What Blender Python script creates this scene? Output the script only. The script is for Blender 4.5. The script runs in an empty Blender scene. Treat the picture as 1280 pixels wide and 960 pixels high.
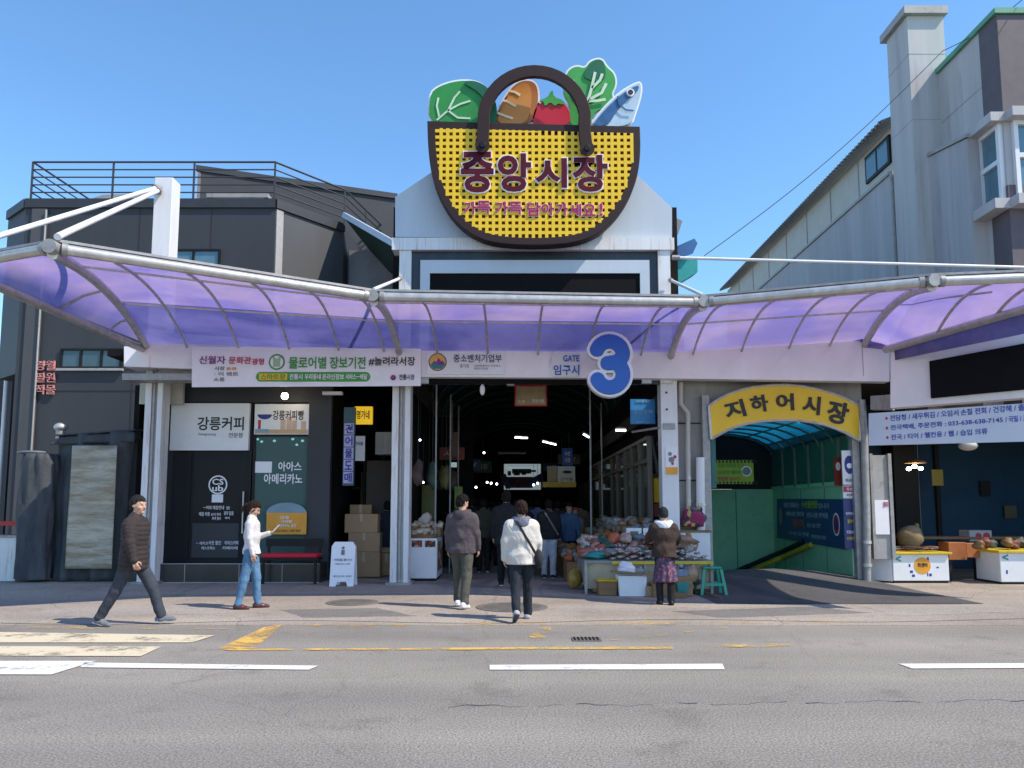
import bpy, bmesh, math, random
import numpy as np
from mathutils import Vector, Matrix
R_ = math.radians
random.seed(7)
SC = bpy.context.scene
COL = SC.collection

# ------------------------------------------------------------------ camera, sky, sun, exposure
FPX, PY0, PITCH, CAMZ = 931.0, 545.0, R_(5.5), 1.55
cd = bpy.data.cameras.new('camera'); cam = bpy.data.objects.new('camera', cd); COL.objects.link(cam)
cam.location = (0, 0, CAMZ); cam.rotation_euler = (R_(90) + PITCH, 0, 0)
cd.sensor_width = 36; cd.lens = FPX / 1280 * 36; cd.shift_y = (PY0 - 480) / 1280
cd.clip_start = .1; cd.clip_end = 5000
SC.camera = cam

SUN_EL = R_(50); SUN_TO = Vector((-1, .43, 0)).normalized()      # where shadows fall
w = bpy.data.worlds.new('World'); SC.world = w; w.use_nodes = True
nt = w.node_tree; bg = nt.nodes['Background']; bg.inputs[1].default_value = .15
sk = nt.nodes.new('ShaderNodeTexSky'); sk.sky_type = 'NISHITA'; sk.sun_disc = False
sk.sun_elevation = SUN_EL; sk.sun_rotation = math.atan2(-SUN_TO.x, -SUN_TO.y)
sk.air_density = 1.1; sk.dust_density = .1; sk.ozone_density = 5.0; sk.altitude = 50
hs = nt.nodes.new('ShaderNodeHueSaturation'); hs.inputs['Saturation'].default_value = 1.10; hs.inputs['Value'].default_value = 1.05; hs.inputs['Hue'].default_value = .496
nt.links.new(sk.outputs[0], hs.inputs['Color']); nt.links.new(hs.outputs[0], bg.inputs[0])
sl = bpy.data.lights.new('sun', 'SUN'); sl.energy = 3.5; sl.angle = R_(.5); sl.color = (1, .90, .76)
so = bpy.data.objects.new('sun', sl); COL.objects.link(so)
sd = Vector((SUN_TO.x * math.cos(SUN_EL), SUN_TO.y * math.cos(SUN_EL), -math.sin(SUN_EL)))
so.rotation_euler = sd.to_track_quat('-Z', 'Y').to_euler(); so.location = (20, -10, 30)
SC.view_settings.view_transform = 'Standard'; SC.view_settings.look = 'None'
SC.view_settings.exposure = .72; SC.view_settings.gamma = 1
try:
    SC.cycles.max_bounces = 8; SC.cycles.transparent_max_bounces = 12
    SC.cycles.use_denoising = True; SC.cycles.sample_clamp_indirect = 6
except Exception: pass

# ------------------------------------------------------------------ pixel of the photo -> point of the place
CP, SP = math.cos(PITCH), math.sin(PITCH)
def ray(px, py):
    u = (px - 640) / FPX; v = (PY0 - py) / FPX
    return Vector((u, CP - v * SP, SP + v * CP))
def P(px, py, Y):
    d = ray(px, py); t = Y / d.y
    return Vector((d.x * t, Y, CAMZ + d.z * t))
def G(px, py, z=0.0):
    d = ray(px, py); t = (z - CAMZ) / d.z
    return Vector((d.x * t, d.y * t, z))
def PX(px, py, X):                       # on the plane x = X
    d = ray(px, py); t = X / d.x
    return Vector((X, d.y * t, CAMZ + d.z * t))
def rect(x0, y0, x1, y1, Y):
    ym = (y0 + y1) / 2; xm = (x0 + x1) / 2
    return P(x0, ym, Y).x, P(x1, ym, Y).x, P(xm, y1, Y).z, P(xm, y0, Y).z   # X0 X1 Z0 Z1

# ------------------------------------------------------------------ mesh builder
def wloc(o):
    v = Vector((0, 0, 0))
    while o is not None:
        v = v + o.location; o = o.parent
    return v
class MB:
    def __init__(s): s.v = []; s.f = []; s.m = []; s.mi = 0
    def add(s, vs, fs):
        b = len(s.v); s.v += [tuple(x) for x in vs]
        for f in fs: s.f.append([b + i for i in f]); s.m.append(s.mi)
        return s
    def box(s, x0, x1, y0, y1, z0, z1):
        return s.add([(x0,y0,z0),(x1,y0,z0),(x1,y1,z0),(x0,y1,z0),(x0,y0,z1),(x1,y0,z1),(x1,y1,z1),(x0,y1,z1)],
                     [(3,2,1,0),(4,5,6,7),(0,1,5,4),(1,2,6,5),(2,3,7,6),(3,0,4,7)])
    def obox(s, fr, r0, r1, u0, u1, n0, n1):     # fr = (O, R, U, N); n towards the viewer
        O, R, U, N = fr
        c = [O + R*r + U*u + N*n for n in (n0, n1) for (r, u) in ((r0,u0),(r1,u0),(r1,u1),(r0,u1))]
        return s.add(c, [(3,2,1,0),(4,5,6,7),(0,1,5,4),(1,2,6,5),(2,3,7,6),(3,0,4,7)])
    def quad(s, *p): return s.add(p, [tuple(range(len(p)))])
    def prism(s, pts, vec):
        n = len(pts); vec = Vector(vec); pts = [Vector(p) for p in pts]
        return s.add(pts + [p + vec for p in pts],
            [tuple(range(n-1, -1, -1)), tuple(range(n, 2*n))] + [(i, (i+1)%n, n+(i+1)%n, n+i) for i in range(n)])
    def tube(s, pts, r, n=10, cap=True):
        pts = [Vector(p) for p in pts]; rs = r if isinstance(r, (list, tuple)) else [r]*len(pts)
        vs = []; prev = None
        for i, p in enumerate(pts):
            a = pts[max(i-1,0)]; b = pts[min(i+1,len(pts)-1)]; t = (b-a).normalized()
            if prev is None:
                q = Vector((0,0,1)) if abs(t.z) < .9 else Vector((1,0,0))
                e = t.cross(q).normalized()
            else:
                e = (prev - t*prev.dot(t)).normalized()
            prev = e; g = t.cross(e)
            for k in range(n):
                an = 2*math.pi*k/n
                vs.append(p + (e*math.cos(an) + g*math.sin(an))*rs[i])
        fs = [(i*n+k, i*n+(k+1)%n, (i+1)*n+(k+1)%n, (i+1)*n+k) for i in range(len(pts)-1) for k in range(n)]
        if cap: fs += [tuple(range(n-1,-1,-1)), tuple((len(pts)-1)*n+k for k in range(n))]
        return s.add(vs, fs)
    def lathe(s, c, prof, n=20):                 # prof: (r, z)
        vs = [(c[0]+r*math.cos(2*math.pi*k/n), c[1]+r*math.sin(2*math.pi*k/n), c[2]+z) for r, z in prof for k in range(n)]
        m = len(prof)
        fs = [(i*n+k, i*n+(k+1)%n, (i+1)*n+(k+1)%n, (i+1)*n+k) for i in range(m-1) for k in range(n)]
        fs += [tuple(range(n-1,-1,-1)), tuple((m-1)*n+k for k in range(n))]
        return s.add(vs, fs)
    def blob(s, c, r, nu=12, nv=8, amp=0.0, seed=0, flat=None):
        rd = random.Random(seed); ph = [rd.uniform(0, 6.28) for _ in range(6)]
        vs = []; c = Vector(c)
        for i in range(nv+1):
            th = math.pi*i/nv
            for k in range(nu):
                f = 2*math.pi*k/nu
                x, y, z = math.sin(th)*math.cos(f), math.sin(th)*math.sin(f), math.cos(th)
                q = 1 + amp*(math.sin(3*x+ph[0]+2*y)+math.sin(4*y+ph[1]+3*z)+math.sin(5*z+ph[2]+2*x)+.6*math.sin(9*x+7*y+ph[3]))/2
                z2 = z*r[2]*q
                if flat is not None: z2 = max(z2, -flat)
                vs.append(c + Vector((x*r[0]*q, y*r[1]*q, z2)))
        fs = [(i*nu+k, i*nu+(k+1)%nu, (i+1)*nu+(k+1)%nu, (i+1)*nu+k) for i in range(nv) for k in range(nu)]
        return s.add(vs, fs)
    def disc(s, fr, r, u, rad, n0, n1, n=28, ry=None):
        O, R, U, N = fr; ry = ry or rad
        pts = [O + R*(r+rad*math.cos(2*math.pi*k/n)) + U*(u+ry*math.sin(2*math.pi*k/n)) + N*n0 for k in range(n)]
        return s.prism(pts, N*(n1-n0))
    def text(s, body, fr, r0, r1, u0, u1, n0=.004, depth=.006, bold=.012, rot=0.0):
        vs, fs = text_mesh(body, bold)
        if not len(vs): return s
        lo = vs.min(0); hi = vs.max(0); O, R, U, N = fr
        cx, cy = (r0+r1)/2, (u0+u1)/2; ca, sa = math.cos(rot), math.sin(rot)
        sx = (r1-r0)/max(hi[0]-lo[0], 1e-6); sy = (u1-u0)/max(hi[1]-lo[1], 1e-6)
        out = []
        for x, y, z in vs:
            a = r0 + (x-lo[0])*sx - cx; b = u0 + (y-lo[1])*sy - cy
            zz = n0 + (depth if z > 0 else 0)
            out.append(O + R*(cx + a*ca - b*sa) + U*(cy + a*sa + b*ca) + N*zz)
        return s.add(out, fs)
    def build(s, name, mat, parent=None, smooth=False, bevel=0.0):
        me = bpy.data.meshes.new(name); off = wloc(parent) if parent else Vector((0,0,0))
        me.from_pydata([tuple(Vector(v)-off) for v in s.v], [], s.f)
        for m in (mat if isinstance(mat, (list, tuple)) else [mat]): me.materials.append(m)
        if s.mi or any(s.m): me.polygons.foreach_set('material_index', s.m)
        bm = bmesh.new(); bm.from_mesh(me); bmesh.ops.recalc_face_normals(bm, faces=bm.faces); bm.to_mesh(me); bm.free()
        if smooth:
            me.polygons.foreach_set('use_smooth', [True]*len(me.polygons))
        me.update()
        o = bpy.data.objects.new(name, me); COL.objects.link(o)
        if parent: o.parent = parent
        if smooth == 'auto' or (smooth and smooth != 'all'):
            try: me.set_sharp_from_angle(angle=R_(40))
            except Exception: pass
        if bevel:
            b = o.modifiers.new('bevel', 'BEVEL'); b.width = bevel; b.segments = 2; b.limit_method = 'ANGLE'
        return o
_tc = {}
def text_mesh(body, bold):
    k = (body, bold)
    if k not in _tc:
        c = bpy.data.curves.new('t', 'FONT'); c.body = body; c.offset = bold; c.extrude = .02; c.resolution_u = 3
        o = bpy.data.objects.new('t', c); COL.objects.link(o)
        bpy.context.view_layer.update()
        ev = o.evaluated_get(bpy.context.evaluated_depsgraph_get()); me = ev.to_mesh()
        vs = np.array([tuple(v.co) for v in me.vertices]); fs = [tuple(p.vertices) for p in me.polygons]
        ev.to_mesh_clear(); bpy.data.objects.remove(o); bpy.data.curves.remove(c)
        _tc[k] = (vs, fs)
    return _tc[k]
def FR(Y): return (Vector((0, Y, 0)), Vector((1,0,0)), Vector((0,0,1)), Vector((0,-1,0)))
def FX(X):                                # plane x = X seen from the -x side: r runs towards the viewer (-y)
    return (Vector((X, 0, 0)), Vector((0,-1,0)), Vector((0,0,1)), Vector((-1,0,0)))

def tag(o, label, cat, group=None):
    o['label'] = label; o['category'] = cat
    if group: o['group'] = group
    return o
def thing(name, label, cat, loc=(0,0,0), group=None):
    o = bpy.data.objects.new(name, None); COL.objects.link(o); o.location = loc; o.empty_display_size = .1
    return tag(o, label, cat, group)
def struct(o, kind='structure'): o['kind'] = kind; return o
def dup(root, loc, rz=0.0, label=None, scale=None, group=None):
    r = root.copy(); COL.objects.link(r); r.location = loc; r.rotation_euler = (0,0,rz)
    if scale: r.scale = scale
    if label: r['label'] = label
    if group: r['group'] = group
    for ch in list(root.children):
        c = ch.copy(); COL.objects.link(c); c.parent = r
        for g in ch.children:
            d = g.copy(); COL.objects.link(d); d.parent = c
    return r

# ------------------------------------------------------------------ materials
def _nodes(name):
    m = bpy.data.materials.new(name); m.use_nodes = True
    n = m.node_tree.nodes; l = m.node_tree.links
    return m, n, l, n['Principled BSDF']
def mat(name, col, rough=.6, metal=0.0, var=.18, scale=2.5, bump=0.0, bscale=30, spec=.5, stain=None, stain_amt=.55, stretch=(1,1,1), coat=0):
    m, n, l, b = _nodes(name)
    tc = n.new('ShaderNodeTexCoord'); mp = n.new('ShaderNodeMapping'); mp.inputs['Scale'].default_value = stretch
    l.new(tc.outputs['Object'], mp.inputs[0])
    nz = n.new('ShaderNodeTexNoise'); nz.inputs['Scale'].default_value = scale; nz.inputs['Detail'].default_value = 8; nz.inputs['Roughness'].default_value = .65
    l.new(mp.outputs[0], nz.inputs['Vector'])
    r = n.new('ShaderNodeValToRGB'); r.color_ramp.elements[0].position = .3; r.color_ramp.elements[1].position = .7
    r.color_ramp.elements[0].color = tuple(c*(1-var) for c in col) + (1,); r.color_ramp.elements[1].color = tuple(min(c*(1+var*.7), 1) for c in col) + (1,)
    l.new(nz.outputs['Fac'], r.inputs[0]); out = r.outputs[0]
    if stain:
        n2 = n.new('ShaderNodeTexNoise'); n2.inputs['Scale'].default_value = scale*1.7; n2.inputs['Detail'].default_value = 10; n2.inputs['Roughness'].default_value = .7
        l.new(mp.outputs[0], n2.inputs['Vector'])
        r2 = n.new('ShaderNodeValToRGB'); r2.color_ramp.elements[0].position = stain_amt; r2.color_ramp.elements[1].position = stain_amt+.16
        r2.color_ramp.elements[0].color = (0,0,0,1); r2.color_ramp.elements[1].color = (.8,.8,.8,1)
        l.new(n2.outputs['Fac'], r2.inputs[0])
        mx = n.new('ShaderNodeMixRGB'); mx.inputs[2].default_value = tuple(stain) + (1,)
        l.new(r2.outputs[0], mx.inputs[0]); l.new(out, mx.inputs[1]); out = mx.outputs[0]
    l.new(out, b.inputs['Base Color'])
    b.inputs['Roughness'].default_value = rough; b.inputs['Metallic'].default_value = metal
    b.inputs['Specular IOR Level'].default_value = spec
    if coat: b.inputs['Coat Weight'].default_value = coat
    if bump:
        n3 = n.new('ShaderNodeTexNoise'); n3.inputs['Scale'].default_value = bscale; n3.inputs['Detail'].default_value = 6
        l.new(tc.outputs['Object'], n3.inputs['Vector'])
        bp = n.new('ShaderNodeBump'); bp.inputs['Strength'].default_value = bump; bp.inputs['Distance'].default_value = .02
        l.new(n3.outputs['Fac'], bp.inputs['Height']); l.new(bp.outputs[0], b.inputs['Normal'])
    return m
def emit(name, col, s):
    m, n, l, b = _nodes(name)
    b.inputs['Base Color'].default_value = tuple(col)+(1,); b.inputs['Emission Color'].default_value = tuple(col)+(1,); b.inputs['Emission Strength'].default_value = s
    return m
def glass(name, tint, alpha=.35, rough=.04, dirt=.1):
    m, n, l, b = _nodes(name); o = n['Material Output']; n.remove(b)
    tr = n.new('ShaderNodeBsdfTransparent'); tr.inputs[0].default_value = tuple(tint)+(1,)
    gl = n.new('ShaderNodeBsdfGlossy'); gl.inputs['Roughness'].default_value = rough; gl.inputs[0].default_value = (.9,.95,1,1)
    df = n.new('ShaderNodeBsdfDiffuse'); df.inputs[0].default_value = tuple(c*.5 for c in tint)+(1,)
    fr = n.new('ShaderNodeLayerWeight'); fr.inputs[0].default_value = .10
    a = n.new('ShaderNodeMixShader'); a.inputs[0].default_value = alpha; l.new(tr.outputs[0], a.inputs[1]); l.new(df.outputs[0], a.inputs[2])
    c = n.new('ShaderNodeMixShader'); l.new(fr.outputs['Fresnel'], c.inputs[0]); l.new(a.outputs[0], c.inputs[1]); l.new(gl.outputs[0], c.inputs[2])
    l.new(c.outputs[0], o.inputs[0])
    return m
def canopy_mat(name, c0, c1):
    m, n, l, b = _nodes(name); o = n['Material Output']; n.remove(b)
    tc = n.new('ShaderNodeTexCoord'); mp = n.new('ShaderNodeMapping'); mp.inputs['Scale'].default_value = (.55, .7, 1.0); l.new(tc.outputs['Object'], mp.inputs[0])
    nz = n.new('ShaderNodeTexNoise'); nz.inputs['Scale'].default_value = 1.0; nz.inputs['Detail'].default_value = 4; nz.inputs['Distortion'].default_value = .5; l.new(mp.outputs[0], nz.inputs['Vector'])
    r = n.new('ShaderNodeValToRGB'); e = r.color_ramp.elements
    e[0].position = .40; e[0].color = (c0[0],c0[1],c0[2],1); e[1].position = .62; e[1].color = (c1[0],c1[1],c1[2],1)
    l.new(nz.outputs['Fac'], r.inputs[0])
    tl = n.new('ShaderNodeBsdfTranslucent'); l.new(r.outputs[0], tl.inputs[0])
    df = n.new('ShaderNodeBsdfDiffuse')
    tr = n.new('ShaderNodeBsdfTransparent'); tr.inputs[0].default_value = (.50,.44,.58,1)
    gl = n.new('ShaderNodeBsdfGlossy'); gl.inputs['Roughness'].default_value = .12
    a = n.new('ShaderNodeMixShader'); a.inputs[0].default_value = .14; l.new(tl.outputs[0], a.inputs[1]); l.new(tr.outputs[0], a.inputs[2])
    c = n.new('ShaderNodeMixShader'); n4 = n.new('ShaderNodeTexNoise'); n4.inputs['Scale'].default_value = 2.2; n4.inputs['Detail'].default_value = 9; n4.inputs['Roughness'].default_value = .7; l.new(tc.outputs['Object'], n4.inputs['Vector'])
    r4 = n.new('ShaderNodeValToRGB'); r4.color_ramp.elements[0].position = .42; r4.color_ramp.elements[1].position = .74; r4.color_ramp.elements[0].color = (.06,.06,.06,1); r4.color_ramp.elements[1].color = (.26,.26,.26,1); l.new(n4.outputs['Fac'], r4.inputs[0]); l.new(r4.outputs[0], c.inputs[0]); df.inputs[0].default_value = (.40,.36,.38,1)
    l.new(a.outputs[0], c.inputs[1]); l.new(df.outputs[0], c.inputs[2])
    d = n.new('ShaderNodeMixShader'); d.inputs[0].default_value = .05; l.new(c.outputs[0], d.inputs[1]); l.new(gl.outputs[0], d.inputs[2])
    l.new(d.outputs[0], o.inputs[0])
    return m
def asphalt(name, c0, c1, patch, grain=90):
    m, n, l, b = _nodes(name)
    tc = n.new('ShaderNodeTexCoord')
    a = n.new('ShaderNodeTexNoise'); a.inputs['Scale'].default_value = .35; a.inputs['Detail'].default_value = 9; a.inputs['Roughness'].default_value = .62; l.new(tc.outputs['Object'], a.inputs['Vector'])
    g = n.new('ShaderNodeTexNoise'); g.inputs['Scale'].default_value = grain; g.inputs['Detail'].default_value = 3; l.new(tc.outputs['Object'], g.inputs['Vector'])
    r = n.new('ShaderNodeValToRGB'); r.color_ramp.elements[0].position = .3; r.color_ramp.elements[1].position = .72
    r.color_ramp.elements[0].color = tuple(c0)+(1,); r.color_ramp.elements[1].color = tuple(c1)+(1,); l.new(a.outputs['Fac'], r.inputs[0])
    r2 = n.new('ShaderNodeValToRGB'); r2.color_ramp.elements[0].position = .36; r2.color_ramp.elements[1].position = .7
    r2.color_ramp.elements[0].color = (.50,.50,.50,1); r2.color_ramp.elements[1].color = (1.62,1.6,1.57,1); l.new(g.outputs['Fac'], r2.inputs[0])
    mx = n.new('ShaderNodeMixRGB'); mx.blend_type = 'MULTIPLY'; mx.inputs[0].default_value = .75; lm = n.new('ShaderNodeMapping'); lm.inputs['Scale'].default_value = (.05,.9,1); l.new(tc.outputs['Object'], lm.inputs[0])
    ln = n.new('ShaderNodeTexNoise'); ln.inputs['Scale'].default_value = 1; ln.inputs['Detail'].default_value = 6; l.new(lm.outputs[0], ln.inputs['Vector'])
    lr = n.new('ShaderNodeValToRGB'); lr.color_ramp.elements[0].position = .35; lr.color_ramp.elements[1].position = .65; lr.color_ramp.elements[0].color = (.84,.84,.85,1); lr.color_ramp.elements[1].color = (1.08,1.08,1.07,1); l.new(ln.outputs['Fac'], lr.inputs[0])
    lx = n.new('ShaderNodeMixRGB'); lx.blend_type = 'MULTIPLY'; lx.inputs[0].default_value = 1; l.new(r.outputs[0], lx.inputs[1]); l.new(lr.outputs[0], lx.inputs[2])
    sg = n.new('ShaderNodeTexNoise'); sg.inputs['Scale'].default_value = 1.3; sg.inputs['Detail'].default_value = 9; sg.inputs['Roughness'].default_value = .75; l.new(tc.outputs['Object'], sg.inputs['Vector'])
    sr = n.new('ShaderNodeValToRGB'); sr.color_ramp.elements[0].position = .30; sr.color_ramp.elements[1].position = .46; sr.color_ramp.elements[0].color = (.72,.70,.69,1); sr.color_ramp.elements[1].color = (1,1,1,1); l.new(sg.outputs['Fac'], sr.inputs[0])
    sx = n.new('ShaderNodeMixRGB'); sx.blend_type = 'MULTIPLY'; sx.inputs[0].default_value = 1; l.new(lx.outputs[0], sx.inputs[1]); l.new(sr.outputs[0], sx.inputs[2])
    l.new(sx.outputs[0], mx.inputs[1]); l.new(r2.outputs[0], mx.inputs[2])
    # hairline cracks: thin cell borders, broken up by noise
    dn = n.new('ShaderNodeTexNoise'); dn.inputs['Scale'].default_value = 1.1; dn.inputs['Detail'].default_value = 5; l.new(tc.outputs['Object'], dn.inputs['Vector'])
    ad = n.new('ShaderNodeMixRGB'); ad.blend_type = 'ADD'; ad.inputs[0].default_value = .55; l.new(tc.outputs['Object'], ad.inputs[1]); l.new(dn.outputs['Color'], ad.inputs[2])
    v = n.new('ShaderNodeTexVoronoi'); v.feature = 'DISTANCE_TO_EDGE'; v.inputs['Scale'].default_value = .22; l.new(ad.outputs[0], v.inputs['Vector'])
    vr = n.new('ShaderNodeValToRGB'); vr.color_ramp.elements[0].position = 0; vr.color_ramp.elements[1].position = .0022; vr.color_ramp.elements[0].color = (patch,)*3+(1,); vr.color_ramp.elements[1].color = (1,1,1,1)
    l.new(v.outputs['Distance'], vr.inputs[0])
    m2 = n.new('ShaderNodeMixRGB'); m2.blend_type = 'MULTIPLY'; m2.inputs[0].default_value = 1; l.new(mx.outputs[0], m2.inputs[1]); l.new(vr.outputs[0], m2.inputs[2])
    l.new(m2.outputs[0], b.inputs['Base Color']); b.inputs['Roughness'].default_value = .88
    bp = n.new('ShaderNodeBump'); bp.inputs['Strength'].default_value = .5; bp.inputs['Distance'].default_value = .01; l.new(g.outputs['Fac'], bp.inputs['Height']); l.new(bp.outputs[0], b.inputs['Normal'])
    return m
def paint(name, col, wear=.5):                 # worn road paint: asphalt shows through
    m, n, l, b = _nodes(name); o = n['Material Output']
    tc = n.new('ShaderNodeTexCoord')
    a = n.new('ShaderNodeTexNoise'); a.inputs['Scale'].default_value = 2.2; a.inputs['Detail'].default_value = 12; a.inputs['Roughness'].default_value = .78; l.new(tc.outputs['Object'], a.inputs['Vector'])
    r = n.new('ShaderNodeValToRGB'); r.color_ramp.elements[0].position = wear-.07; r.color_ramp.elements[1].position = wear+.07; l.new(a.outputs['Fac'], r.inputs[0])
    b.inputs['Base Color'].default_value = tuple(col)+(1,); b.inputs['Roughness'].default_value = .75
    tr = n.new('ShaderNodeBsdfTransparent'); mx = n.new('ShaderNodeMixShader')
    l.new(r.outputs[0], mx.inputs[0]); l.new(tr.outputs[0], mx.inputs[1]); l.new(b.outputs[0], mx.inputs[2]); l.new(mx.outputs[0], o.inputs[0])
    return m
def cells(name, cols, scale, rough=.8):         # fabric print / mixed goods: random cells
    m, n, l, b = _nodes(name)
    tc = n.new('ShaderNodeTexCoord'); v = n.new('ShaderNodeTexVoronoi'); v.inputs['Scale'].default_value = scale; l.new(tc.outputs['Object'], v.inputs['Vector'])
    r = n.new('ShaderNodeValToRGB'); r.color_ramp.interpolation = 'CONSTANT'; el = r.color_ramp.elements
    el[0].color = tuple(cols[0])+(1,); el[1].position = 1/len(cols); el[1].color = tuple(cols[1])+(1,)
    for i, c in enumerate(cols[2:]):
        e = el.new((i+2)/len(cols)); e.color = tuple(c)+(1,)
    sp = n.new('ShaderNodeSeparateColor'); l.new(v.outputs['Color'], sp.inputs[0]); l.new(sp.outputs[0], r.inputs[0])
    l.new(r.outputs[0], b.inputs['Base Color']); b.inputs['Roughness'].default_value = rough
    return m
def bands(name, c0, c1, scale, axis='X', rough=.5, bump=0.0, thr=.5):
    m, n, l, b = _nodes(name)
    tc = n.new('ShaderNodeTexCoord'); wv = n.new('ShaderNodeTexWave'); wv.bands_direction = axis; wv.inputs['Scale'].default_value = scale; wv.inputs['Distortion'].default_value = .0 if bump else 1.5
    l.new(tc.outputs['Object'], wv.inputs['Vector'])
    r = n.new('ShaderNodeValToRGB'); r.color_ramp.elements[0].position = thr-.12; r.color_ramp.elements[1].position = thr+.12
    r.color_ramp.elements[0].color = tuple(c0)+(1,); r.color_ramp.elements[1].color = tuple(c1)+(1,)
    l.new(wv.outputs['Fac'], r.inputs[0]); l.new(r.outputs[0], b.inputs['Base Color']); b.inputs['Roughness'].default_value = rough
    if bump:
        bp = n.new('ShaderNodeBump'); bp.inputs['Strength'].default_value = bump; bp.inputs['Distance'].default_value = .03; l.new(wv.outputs['Fac'], bp.inputs['Height']); l.new(bp.outputs[0], b.inputs['Normal'])
    return m

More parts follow.
